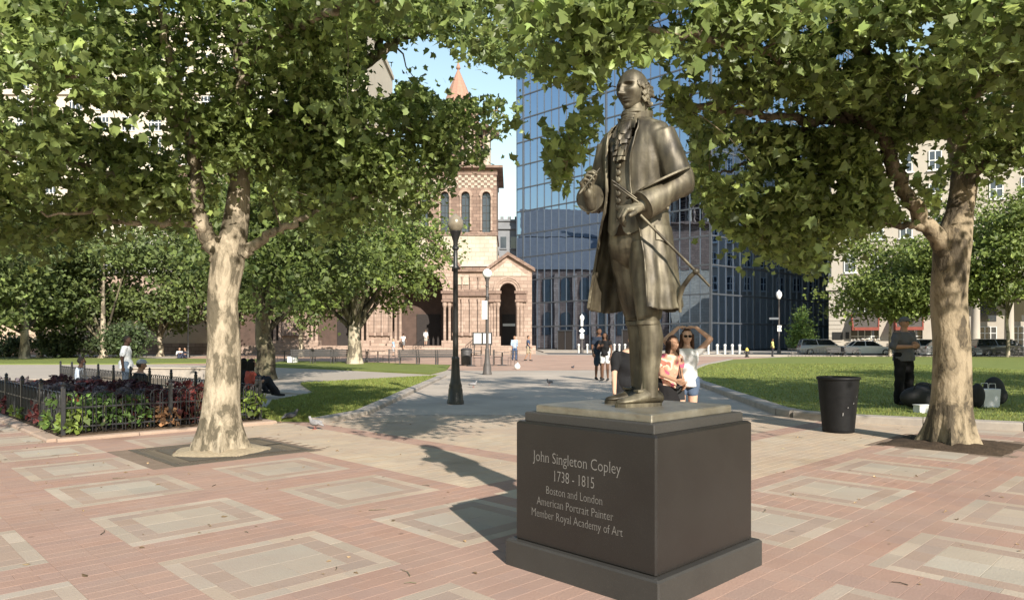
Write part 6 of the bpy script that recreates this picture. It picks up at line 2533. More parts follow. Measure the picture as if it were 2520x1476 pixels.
k = 0
for row in range(24):
    for c in range(7):
        q_ = BED_Q + 0.17 + row * 0.37 + pl_r.uniform(-.06, .06)
        p_ = BED_P0 + 0.17 + c * 0.405 + pl_r.uniform(-.06, .06)
        x, y = LW(p_, q_)
        if abs(x) > y * 0.76 + 0.3: continue
        px_ = CX + F_PX * x / y
        front = row == 0
        if front:
            kind = ['lime', 'green', 'green', 'variegated', 'burgundy', 'variegated', 'lime'][c]
        elif row == 1:
            kind = ['green', 'green', 'burgundy', 'maroon', 'burgundy', 'red', 'lime'][c]
        elif c == 0:
            kind = pl_r.choice(['lime', 'green', 'burgundy', 'variegated'])
        else:
            kind = pl_r.choice(['burgundy', 'burgundy', 'maroon', 'maroon', 'red', 'purple', 'green'] if row < 9 else ['maroon', 'purple', 'burgundy'])
        bed_plant(kind, x, y, pl_r.uniform(0.62, 1.22) * (1.0 if row < 2 else ((0.78 if row < 4 else 0.62) if px_ < 200 else 0.52)), 300 + k)
        k += 1
print('bed plants', k)

# ------------------------------------------------------------------ tree grate, tree pit
M_GRATE = pmat('grate_iron', (0.105, 0.085, 0.06), (0.06, 0.05, 0.036), scale=9, rough=0.8, bump=0.4, bscale=50)
M_MULCH = pmat('mulch', (0.46, 0.37, 0.25), (0.27, 0.21, 0.14), scale=30, rough=1, bump=1.0, bscale=90)
gt = thing('tree_grate', 'square cast iron grate round the foot of the pale plane tree', 'tree grate', (tl[0], tl[1], 0), AX)
H_ = 0.80
m_ = MB()
for s_ in (-1, 1):
    m_.box((0, s_ * (H_ - 0.03), -0.003), (2 * H_, 0.06, 0.016))
    m_.box((s_ * (H_ - 0.03), 0, -0.003), (0.06, 2 * H_ - 0.125, 0.016))
m_.build('rim', M_GRATE, gt)
bar = MB(); bar.box((0, 0, 0), (0.012, 0.16, 0.014)); BAR = bar.mesh('slat'); BAR.materials.append(M_GRATE)
for s_ in (-1, 1):
    for k in range(44):
        v_ = -H_ + 0.08 + k * (2 * H_ - 0.16) / 43
        o = bpy.data.objects.new('slat', BAR); COL.objects.link(o); o.parent = gt; o.location = (v_, s_ * (H_ - 0.145), -0.004)
        if abs(v_) < H_ - 0.24:
            o = bpy.data.objects.new('slat', BAR); COL.objects.link(o); o.parent = gt; o.location = (s_ * (H_ - 0.145), v_, -0.004); o.rotation_euler = (0, 0, PI / 2)
m_ = MB()
prev = None
n_ = 48
ri, ro = [], []
for k in range(n_):
    a = 2 * PI * k / n_
    ri.append((0.53 * math.cos(a), 0.53 * math.sin(a), 0.004))
    f = 0.565 / max(abs(math.cos(a)), abs(math.sin(a)))
    ro.append((f * math.cos(a), f * math.sin(a), 0.002))
m_.loft([ro, ri], cap=False)
m_.build('plate', M_GRATE, gt)
m_ = MB()
m_.box((0.62, 0.0, 0.008), (0.30, 0.012, 0.006))
m_.build('seam', M_IRON, gt)
m_ = MB()
rings = []
for f, z in ((0.55, -0.004), (0.52, 0.012), (0.36, 0.03), (0.1, 0.045)):
    rings.append([(tl[0] + f * (1 + .06 * math.sin(5 * a)) * math.cos(a), tl[1] + f * (1 + .06 * math.sin(5 * a)) * math.sin(a), z + .004 * math.sin(7 * a)) for a in np.linspace(0, 2 * PI, 37)[:-1]])
m_.loft(rings)
tag(m_.build('mulch', M_MULCH, None, 60), 'ring of pale wood chips inside the tree grate', 'mulch', kind='stuff')
m_ = MB()
for f_, z in ((0.69, -0.008), (0.66, 0.0), (0.5, 0.03), (0.15, 0.07)):
    pass
rings = []
cp_, cq_ = WL(*tr_)
for f, z in ((0.69, -0.009), (0.66, 0.004), (0.5, 0.03), (0.12, 0.06)):
    ring = []
    for k in range(40):
        a = 2 * PI * k / 40
        g_ = f / max(abs(math.cos(a)), abs(math.sin(a))) if f > 0.6 else f * 1.1
        x, y = LW(cp_ + g_ * math.cos(a), cq_ + g_ * math.sin(a))
        ring.append((x, y, z + .006 * math.sin(9 * a)))
    rings.append(ring)
m_.loft(rings)
tag(m_.build('tree_pit_soil', M_SOIL, None, 60), 'dark bare soil round the foot of the forked plane tree', 'soil', kind='stuff')

# dry leaves and bits of bark blown over the paving
r = np.random.default_rng(77)
n_ = 260
Y_ = 3.4 + 9 * r.random(n_) ** 0.8
X_ = (r.random(n_) * 1.5 - 0.75) * Y_
pos = np.stack([X_, Y_, np.full(n_, 0.006)], 1)
me = leaves_mesh('fallen_leaves', pos, 0.032, r, DIAMOND, DIAMOND_F, (0.26, 0.19, 0.11), var=0.5, up=6.0, sunw=0.0, rnd=0.5)
tag(link_mesh('fallen_leaves', me, M_LEAF_FAR), 'dry leaf bits scattered over the brick paving', 'leaves', kind='stuff')
# twigs
tw_ = MB()
for k in range(26):
    y_ = 3.6 + 6 * r.random(); x_ = (r.random() * 1.4 - 0.7) * y_; a_ = r.uniform(0, PI); l_ = r.uniform(0.04, 0.14)
    tw_.tube([(x_, y_, 0.005), (x_ + l_ * .5 * math.cos(a_), y_ + l_ * .5 * math.sin(a_), 0.008), (x_ + l_ * math.cos(a_ + .2), y_ + l_ * math.sin(a_ + .2), 0.005)], [0.003, 0.0025, 0.0015], 4)
tag(tw_.build('fallen_twigs', M_BARK_DARK), 'thin twigs scattered over the brick paving', 'twigs', kind='stuff')

# ------------------------------------------------------------------ lamp posts
M_GLOBE_W = pmat('white_globe', (0.80, 0.79, 0.76), (0.74, 0.73, 0.70), rough=0.35)
M_GLOBE_D = pmat('amber_globe', (0.25, 0.21, 0.15), (0.15, 0.125, 0.09), scale=6, rough=0.3, stretch=(1, 1, 1.5))


def lamp_post(x, y, h, label, globe, sc=1.0, mat=None, sign=False):
    mat = mat or M_IRON
    t = thing('street_lamp', label, 'street lamp', (x, y, 0), 0)
    m_ = MB()
    N = 16
    prof_ = [(0.178, 0), (0.178, 0.06), (0.158, 0.10), (0.150, 0.30), (0.132, 0.35), (0.140, 0.38), (0.112, 0.46), (0.095, 0.62), (0.082, 0.92), (0.088, 0.96), (0.066, 1.0)]
    m_.lathe([(r_ * sc, z * sc) for r_, z in prof_], n=N)
    for i in range(len(m_.v)):
        k_ = i % N
        if k_ % 2:
            m_.v[i] = (m_.v[i][0] * 0.94, m_.v[i][1] * 0.94, m_.v[i][2])
    m_.build('base', mat, t, 50)
    m_ = MB()
    m_.lathe([(0.060 * sc, 0.98 * sc), (0.060 * sc, 1.1), (0.052 * sc, h - 1.15), (0.068 * sc, h - 1.13), (0.068 * sc, h - 1.09), (0.048 * sc, h - 1.06), (0.045 * sc, h - 0.74), (0.072 * sc, h - 0.71), (0.072 * sc, h - 0.67), (0.045, h - 0.64), (0.055, h - 0.54), (0.080, h - 0.46), (0.098, h - 0.41), (0.115, h - 0.36), (0.05, h - 0.35)], n=14)
    m_.build('pole', mat, t, 40)
    m_ = MB()
    if globe == 'acorn':
        m_.lathe([(0.08, h - 0.35), (0.13, h - 0.31), (0.165, h - 0.21), (0.165, h - 0.12), (0.13, h - 0.045), (0.06, h - 0.005), (0.025, h + .03), (0.005, h + 0.05)], n=20)
        m_.build('globe', M_GLOBE_D, t, 60)
    else:
        m_.ball((0, 0, h - 0.19), 0.19, 20, 14)
        m_.build('globe', M_GLOBE_W, t, 60)
    m_ = MB()
    m_.lathe([(0.10, h - 0.37), (0.118, h - 0.355), (0.118, h - 0.33), (0.08, h - 0.315)], n=16)
    m_.build('collar', mat, t, 50)
    if sign:
        m_ = MB(); m_.box((-0.10, -0.10, 2.6), (0.22, 0.02, 0.75)); m_.build('notice', M_FRAME_W, t)
    return t


M_LAMPGREY = pmat('grey_iron', (0.085, 0.075, 0.07), (0.06, 0.053, 0.05), scale=6, rough=0.6)
x, y, _ = G(1121, 993)
lamp_post(x, y, 3.98, 'black lamp post with an amber acorn globe on the shaded path', 'acorn')
x, y, _ = G(1199, 921)
lamp_post(x, y, 4.27, 'dark lamp post with a white ball globe in front of the church porch', 'ball', 1.05, M_LAMPGREY, True)
x, y = at_px(463, 60)
lamp_post(x, y, 4.5, 'slim dark lamp post beside the people sitting on the grass', 'acorn')
for px_, Y, lab in ((1917, 72, 'street lamp with white lantern in front of the dark glass facade'), (1432, 88, 'street lamp with white lantern and round signs beside the tower entrance')):
    x, y = at_px(px_, Y)
    t = thing('street_lamp', lab, 'street lamp', (x, y, 0))
    h = CAM_H + (HY - (716 if px_ > 1900 else 775)) / F_PX * Y
    m_ = MB(); m_.lathe([(0.2, 0), (0.2, 0.5), (0.09, 0.7), (0.07, h - 0.9), (0.16, h - 0.8)], n=10); m_.build('pole', M_LAMPGREY, t, 50)
    m_ = MB(); m_.lathe([(0.12, h - 0.8), (0.30, h - 0.45), (0.26, h - 0.15), (0.1, h - 0.02), (0.03, h + 0.1)], n=12); m_.build('lantern', M_GLOBE_W, t, 50)
    m_ = MB()
    if px_ > 1900:
        m_.box((-0.55, -0.1, 3.7), (0.95, 0.04, 0.2)); m_.build('street_sign', M_MULLION, t)
        m_ = MB(); m_.box((0, -0.12, 2.7), (0.42, 0.04, 0.6)); m_.build('notice', M_FRAME_W, t)
    else:
        # diamond-shaped board over a square plate
        m_.add([(-0.0, -0.12, 3.1), (0.38, -0.12, 2.72), (0.0, -0.12, 2.34), (-0.38, -0.12, 2.72), (0, -0.09, 3.1), (0.38, -0.09, 2.72), (0, -0.09, 2.34), (-0.38, -0.09, 2.72)], [(3, 2, 1, 0), (4, 5, 6, 7), (0, 1, 5, 4), (1, 2, 6, 5), (2, 3, 7, 6), (3, 0, 4, 7)])
        m_.build('warning_sign', M_FRAME_W, t)
        m_ = MB(); m_.box((0, -0.11, 2.05), (0.5, 0.03, 0.6)); m_.box((0, -0.11, 3.7), (0.3, 0.03, 0.8)); m_.build('notice', M_FRAME_W, t)

# ------------------------------------------------------------------ rubbish bin
M_BIN = pmat('black_plastic', (0.008, 0.008, 0.009), (0.004, 0.004, 0.005), scale=7, rough=0.5, bump=0.15, bscale=12, rough2=0.65, spec=0.25)
x, y, _ = G(2063, 1062)
bn = thing('rubbish_bin', 'black tapered rubbish bin standing on the paving near the forked tree', 'bin', (x, y, 0))
m_ = MB()
N = 40
rings = []
for z, r_ in ((0.0, 0.205), (0.012, 0.215), (0.05, 0.217), (0.30, 0.240), (0.55, 0.262), (0.70, 0.275), (0.76, 0.281), (0.765, 0.292), (0.80, 0.295), (0.803, 0.282), (0.72, 0.268), (0.1, 0.21)):
    rings.append([((r_ * (1 - (0.022 if (k % 10 in (0, 1) and 0.05 < z < 0.7) else 0))) * math.cos(2 * PI * k / N), (r_ * (1 - (0.022 if (k % 10 in (0, 1) and 0.05 < z < 0.7) else 0))) * math.sin(2 * PI * k / N), z) for k in range(N)])
m_.loft(rings)
m_.build('body', M_BIN, bn, 40)
m_ = MB()
m_.tube([(0.292 * math.cos(a), 0.292 * math.sin(a), 0.775) for a in np.linspace(0, 2 * PI, 41)], 0.012, 6)
m_.build('rim', M_BIN, bn, 60)
m_ = MB()
br_ = random.Random(2)
for q in range(4):
    a = br_.uniform(-2.4, -0.9); z = br_.uniform(0.1, 0.55); r_ = 0.222 + 0.083 * z
    c = Vector((r_ * math.cos(a), r_ * math.sin(a), z)); tn = Vector((-math.sin(a), math.cos(a), 0)); nn = Vector((math.cos(a), math.sin(a), -0.08))
    w_, h_ = br_.uniform(.005, .012), br_.uniform(.006, .024)
    m_.add([c + nn * .006 - tn * w_ - Vector((0, 0, h_)), c + nn * .006 + tn * w_ * .6 - Vector((0, 0, h_ * .7)), c + nn * .006 + tn * w_ + Vector((0, 0, h_)), c + nn * .006 - tn * w_ * .5 + Vector((0, 0, h_ * .9))], [(0, 1, 2, 3)])
m_.build('scuff', pmat('scuff', (0.16, 0.155, 0.15), rough=0.7), bn)

# ------------------------------------------------------------------ pigeons
def pigeon(x, y, rz, label, pale, z=0.0):
    t = thing('pigeon', label, 'bird', (x, y, z), rz, 'pigeons on the paving')
    t.scale = (0.8, 0.8, 0.8)
    c = (0.30, 0.29, 0.30) if pale else (0.10, 0.10, 0.115)
    mt = pmat('feathers_pale' if pale else 'feathers_dark', c, tuple(v * .45 for v in c), scale=14, rough=0.7)
    m_ = MB()
    m_.ball((0, 0, 0.125), (0.062, 0.115, 0.062), 16, 10)
    m_.capsule((0, -0.07, 0.145), 0.045, (0, -0.112, 0.20), 0.028)
    m_.ball((0, -0.122, 0.222), (0.026, 0.030, 0.026), 12, 8)
    m_.capsule((0, 0.08, 0.118), 0.035, (0, 0.19, 0.085), 0.018)
    link_mesh('body', remeshed(m_, 0.008, 2), mt, t)
    m_ = MB(); m_.tube([(0, -0.145, 0.22), (0, -0.175, 0.212)], [0.008, 0.002], 6); m_.build('beak', M_IRON, t)
    for s_ in (-1, 1):
        m_ = MB(); m_.ball((s_ * 0.055, 0.03, 0.13), (0.014, 0.105, 0.042), 12, 8); m_.build('wing', mt, t, 60)
        m_ = MB(); m_.tube([(s_ * 0.022, 0.0, 0.08), (s_ * 0.022, 0.005, 0.008)], 0.005, 6); m_.box((s_ * 0.022, -0.012, 0.004), (0.02, 0.05, 0.008)); m_.build('leg', pmat('bird_leg', (0.35, 0.12, 0.09)), t)


for px_, py_, rz, lab, pale, z in ((717, 1036, 2.2, 'dark grey pigeon at the edge of the shaded lawn', 0, 0), (775, 1056, -2.0, 'pale pigeon walking on the brick edge by the lawn', 1, 0),
                                (1165, 953, 1.2, 'pale pigeon on the shaded path beside the lamp posts', 1, 0), (1352, 947, -0.8, 'dark pigeon alone on the shaded path behind the statue', 0, 0), (1410, 908, 0.4, 'dark pigeon on the sunlit plaza beside the couple', 0, 0)):
    p_ = G(px_, py_, z)
    pigeon(p_.x, p_.y, rz, lab, pale, z)

# ------------------------------------------------------------------ bags by the tree
M_BLACKCLOTH = pmat('black_cloth', (0.014, 0.014, 0.016), (0.008, 0.008, 0.009), scale=8, rough=0.85)
x, y = at_px(2432, 13.3)
t = thing('shopping_bag', 'white paper shopping bag with handles leaning on the lawn behind the tree', 'bag', (x, y, 0.09), 0.2)
m_ = MB(); m_.box((0, 0, 0.17), (0.34, 0.16, 0.34), 0, 1.12); m_.build('bag_body', pmat('white_paper', (0.62, 0.63, 0.66), (0.48, 0.49, 0.52), scale=6, rough=0.7), t)
for s_ in (-1, 1):
    m_ = MB(); m_.tube([(-0.08, s_ * 0.085, 0.33), (-0.07, s_ * 0.085, 0.44), (0.07, s_ * 0.085, 0.44), (0.08, s_ * 0.085, 0.33)], 0.006, 6); m_.build('handle', M_FRAME_W, t)
x, y = at_px(2452, 13.6)
t = thing('backpack', 'black backpack behind the white shopping bag', 'bag', (x, y, 0.09), 0.3)
m_ = MB(); m_.ball((0, 0.05, 0.27), (0.23, 0.15, 0.28), 20, 14); m_.build('pack', M_BLACKCLOTH, t, 60)
m_ = MB(); m_.ball((0, -0.08, 0.19), (0.17, 0.08, 0.16), 16, 10); m_.build('pocket', M_BLACKCLOTH, t, 60)
x, y = at_px(2405, 13.2)
t = thing('holdall', 'small black bag between the trunk and the white shopping bag', 'bag', (x, y, 0.09), 0.1)
m_ = MB(); m_.ball((0, 0, 0.22), (0.13, 0.12, 0.23), 16, 12); m_.build('sack', M_BLACKCLOTH, t, 60)
x, y = at_px(2263, 13.0)
t = thing('luggage', 'black soft luggage piled on the grass beside the standing man', 'luggage', (x, y, 0.09), -0.1)
m_ = MB(); m_.ball((0, 0, 0.20), (0.34, 0.2, 0.21), 20, 12); m_.ball((0.12, 0.1, 0.32), (0.2, 0.16, 0.16), 16, 10); link_mesh('sack', remeshed(m_, 0.02, 3), M_BLACKCLOTH, t)
m_ = MB(); m_.tube([(-0.15, -0.1, 0.36), (-0.1, -0.12, 0.46), (0.1, -0.12, 0.46), (0.15, -0.1, 0.36)], 0.012, 6); m_.build('handle', M_BLACKCLOTH, t)
x, y = at_px(2272, 12.25)
t = thing('food_box', 'small white box on the grass in front of the luggage', 'box', (x, y, 0.09), 0.1)
m_ = MB(); m_.box((0, 0, 0.06), (0.26, 0.18, 0.12), 0, 0.94); m_.build('tray', M_FRAME_W, t)
m_ = MB(); m_.box((0, 0, 0.128), (0.27, 0.19, 0.014)); m_.build('lid', M_FRAME_W, t)

# ------------------------------------------------------------------ benches, tables, chairs
M_BENCH = pmat('dark_bench', (0.055, 0.05, 0.05), (0.035, 0.032, 0.032), scale=5, rough=0.6)


def bench(x, y, rz, label, L=1.8, group=None):
    t = thing('bench', label, 'bench', (x, y, 0), rz, group)
    for k in range(5):
        m_ = MB(); m_.box((0, -0.22 + k * 0.105, 0.44), (L, 0.085, 0.035)); m_.build('seat_slat', M_BENCH, t)
    for k in range(4):
        m_ = MB(); m_.box((0, 0.27 + k * 0.02, 0.52 + k * 0.105), (L, 0.03, 0.085)); m_.build('back_slat', M_BENCH, t)
    for s_ in (-1, 1):
        m_ = MB(); xx = s_ * (L / 2 - 0.1)
        m_.tube([(xx, -0.25, 0), (xx, -0.22, 0.42), (xx, 0.25, 0.42), (xx, 0.35, 0.88)], 0.025, 6)
        m_.tube([(xx, 0.25, 0.42), (xx, 0.3, 0)], 0.025, 6)
        m_.tube([(xx, -0.24, 0.43), (xx, -0.25, 0.64), (xx, 0.3, 0.66)], 0.02, 6)
        m_.build('leg', M_BENCH, t)
    return t


for i, px_ in enumerate((745, 795, 846, 1005, 1052, 1098)):
    x, y = at_px(px_, 42.5 if px_ < 900 else 40.5)
    bench(x, y, PI + 0.03, 'long dark slatted bench in the row facing the church steps ' + ('by the white block' if px_ < 900 else 'by the lamp posts'), 1.25 if px_ < 900 else 1.15, 'benches facing the church')
for i, (px_, Y) in enumerate(((2095, 60.5), (2060, 60.5))):
    x, y = at_px(px_, Y)
    bench(x, y, 0.0, 'dark slatted bench on the far edge of the right lawn before the parked cars', 1.5, 'benches on the far edge of the right lawn')
for i, px_ in enumerate((2275, 2420, 2480, 2535)):
    x, y = at_px(px_, 59.6)
    bench(x, y, 0.0, 'low dark bench beyond the forked tree at the far edge of the lawn', 1.7, 'benches beyond the forked tree')


def cafe_table(x, y, label):
    t = thing('cafe_table', label, 'table', (x, y, 0), 0, 'metal tables before the church')
    m_ = MB(); m_.box((0, 0, 0.73), (0.8, 0.8, 0.03)); m_.build('table_top', M_BENCH, t)
    m_ = MB(); m_.tube([(0, 0, 0.0), (0, 0, 0.72)], 0.04, 8); m_.build('pillar', M_BENCH, t)
    m_ = MB(); m_.lathe([(0.28, 0), (0.26, 0.03), (0.05, 0.06)], n=14); m_.build('foot', M_BENCH, t)


def cafe_chair(x, y, rz, label):
    t = thing('cafe_chair', label, 'chair', (x, y, 0), rz, 'metal chairs before the church')
    m_ = MB(); m_.box((0, 0, 0.45), (0.42, 0.42, 0.025)); m_.build('seat', M_BENCH, t)
    m_ = MB()
    for k in range(3): m_.box((0, 0.22, 0.62 + k * 0.1), (0.42, 0.02, 0.05))
    m_.build('backrest', M_BENCH, t)
    for sx in (-1, 1):
        for sy in (-1, 1):
            m_ = MB(); m_.tube([(sx * 0.2, sy * 0.2, 0), (sx * 0.2, sy * 0.2, 0.88 if sy > 0 else 0.45)], 0.012, 6); m_.build('leg', M_BENCH, t)


for px_, Y in ((878 + 25, 44), (930, 45), (700, 45.5), (1160, 39), (1236, 40), (640, 40)):
    x, y = at_px(px_, Y)
    cafe_table(x, y, 'square dark metal table on a pedestal foot before the church')
for i, (px_, Y, rz) in enumerate(((825, 44, 1.5), (862 + 30, 45, -1.4), (915, 43.5, 1.6), (950, 44.5, -1.5), (965, 43, 0.3), (1176, 39, 0.2), (1205, 39.5, -1.6), (1262, 39.5, -0.4), (1225, 41, 1.5), (672, 45, 1.5), (615, 40, 1.5), (720, 46, -1.4))):
    x, y = at_px(px_, Y)
    cafe_chair(x, y, rz, 'slatted dark metal chair among the tables before the church')
# black litter bin at the end of the bench row and a pale block
x, y = at_px(1148, 40)
t = thing('litter_bin', 'dark slatted litter bin at the end of the bench row', 'bin', (x, y, 0))
m_ = MB(); m_.lathe([(0.26, 0), (0.30, 0.05), (0.32, 0.85), (0.27, 0.92)], n=16); m_.build('drum', M_BENCH, t, 40)
m_ = MB(); m_.lathe([(0.33, 0.86), (0.34, 0.9), (0.2, 0.98)], n=16); m_.build('lid', M_BENCH, t, 40)
x, y = at_px(720, 44)
t = thing('cooler_box', 'small white cooler box on the lawn before the benches', 'box', (x, y, 0.05))
m_ = MB(); m_.box((0, 0, 0.16), (0.55, 0.35, 0.32), 0, 1.05); m_.build('tub', M_FRAME_W, t)
m_ = MB(); m_.box((0, 0, 0.35), (0.6, 0.4, 0.05)); m_.build('lid', M_FRAME_W, t)
x, y = at_px(1273, 34)
t = thing('white_bag', 'small round white bag on the plaza below the metal chairs', 'bag', (x, y, 0))
m_ = MB(); m_.ball((0, 0, 0.14), (0.15, 0.12, 0.15), 14, 10); m_.capsule((0, 0, 0.26), 0.05, (0.02, 0, 0.32), 0.03); link_mesh('sack', remeshed(m_, 0.015, 2), M_FRAME_W, t)

# notice board and handrails at the church steps
x, y = at_px(1187, 70)
t = thing('notice_board', 'dark notice board with two white panels before the church wall', 'notice board', (x, y, 0))
m_ = MB(); m_.box((0, 0, 1.65), (1.95, 0.14, 1.25)); m_.build('case', M_IRON, t)
for s_ in (-1, 1):
    m_ = MB(); m_.box((s_ * 0.46, -0.075, 1.68), (0.74, 0.02, 1.0)); m_.build('panel', M_FRAME_W, t)
    m_ = MB(); m_.box((s_ * 0.8, 0, 0.5), (0.1, 0.1, 1.06)); m_.build('leg', M_IRON, t)
for px_, lab in ((1025, 'iron handrail on the church steps beside the great arch'), (1150, 'iron handrail on the church steps beside the notice board')):
    x = cxp(px_)
    t = thing('handrail', lab, 'handrail', (x, YF - 2.9, 0), 0, 'handrails on the church steps')
    m_ = MB(); m_.tube([(0, 0, 0.9), (0.9, 2.2, 1.8)], 0.03, 6); m_.build('rail', M_IRON, t)
    for k in range(5):
        f = k / 4
        m_ = MB(); m_.tube([(0.9 * f, 2.2 * f, 0.0), (0.9 * f, 2.2 * f, 0.9 + 0.9 * f)], 0.02, 6); m_.build('baluster', M_IRON, t)
# bollards before the tower
M_BOLL = pmat('pale_bollard', (0.55, 0.54, 0.52), (0.45, 0.44, 0.42), rough=0.6)
for px_ in (1424, 1445, 1500, 1512, 1524, 1538, 1743, 1765, 1784, 1802, 1820):
    x, y = at_px(px_, 86 if px_ < 1600 else 74.5)
    t = thing('bollard', 'pale round-topped bollard in the row before the tower ' + ('entrance' if px_ < 1600 else 'corner'), 'bollard', (x, y, 0.0), 0, 'bollards before the tower')
    m_ = MB(); m_.lathe([(0.13, 0), (0.13, 0.85), (0.16, 0.9), (0.16, 0.96)], n=12); m_.build('shaft', M_BOLL, t, 40)
    m_ = MB(); m_.lathe([(0.17, 0.96), (0.15, 1.05), (0.07, 1.12)], n=12); m_.build('cap', M_BOLL, t, 50)
x, y = at_px(1838, 62)
t = thing('fire_hydrant', 'black and yellow fire hydrant at the kerb beyond the lawn', 'hydrant', (x, y, 0.0))
m_ = MB(); m_.lathe([(0.2, 0), (0.2, 0.06), (0.13, 0.1), (0.12, 0.55)], n=12); m_.capsule((-0.2, 0, 0.45), 0.07, (0.2, 0, 0.45), 0.07); m_.build('barrel', M_IRON, t, 40)
m_ = MB(); m_.lathe([(0.15, 0.55), (0.15, 0.62), (0.11, 0.75), (0.05, 0.83)], n=12); m_.build('bonnet', pmat('yellow_paint', (0.60, 0.50, 0.10), rough=0.5), t, 50)
# low rail with planting at the corner of the lawn
x, y = at_px(2000, 60.8)
t = thing('low_railing', 'low black railing round the planting at the far corner of the lawn', 'railing', (x, y, 0))
for k in range(15):
    m_ = MB(); m_.tube([(-2.1 + k * 0.3, 0, 0), (-2.1 + k * 0.3, 0, 0.75)], 0.016, 5); m_.build('baluster', M_IRON, t)
m_ = MB(); m_.box((0, 0, 0.74), (4.3, 0.03, 0.04)); m_.box((0, 0, 0.14), (4.3, 0.03, 0.03)); m_.build('rail', M_IRON, t)
# stone ledge in the basin
x, y = at_px(455, 26)
t = thing('stone_ledge', 'long low granite ledge at the edge of the sunken basin', 'ledge', (x - 0.4, y, -0.30 if False else 0), math.radians(-4))
m_ = MB(); m_.box((0, 0, 0.16), (2.9, 0.5, 0.36)); m_.build('block', M_KERB, t)
m_ = MB(); m_.box((0, 0, 0.365), (3.0, 0.6, 0.05)); m_.build('top', M_PATH, t)

# ------------------------------------------------------------------ cars
M_TYRE = pmat('tyre', (0.015, 0.015, 0.015), rough=0.85)
M_RIM = pmat('alloy', (0.45, 0.45, 0.46), (0.35, 0.35, 0.36), rough=0.3, metal=0.8)
M_CARGLASS = pmat('car_glass', (0.018, 0.022, 0.026), (0.012, 0.015, 0.018), rough=0.05, spec=0.9)
M_LAMPG = pmat('lamp_glass', (0.65, 0.65, 0.65), rough=0.15)
M_LAMPR = pmat('tail_lamp', (0.35, 0.02, 0.015), rough=0.2)


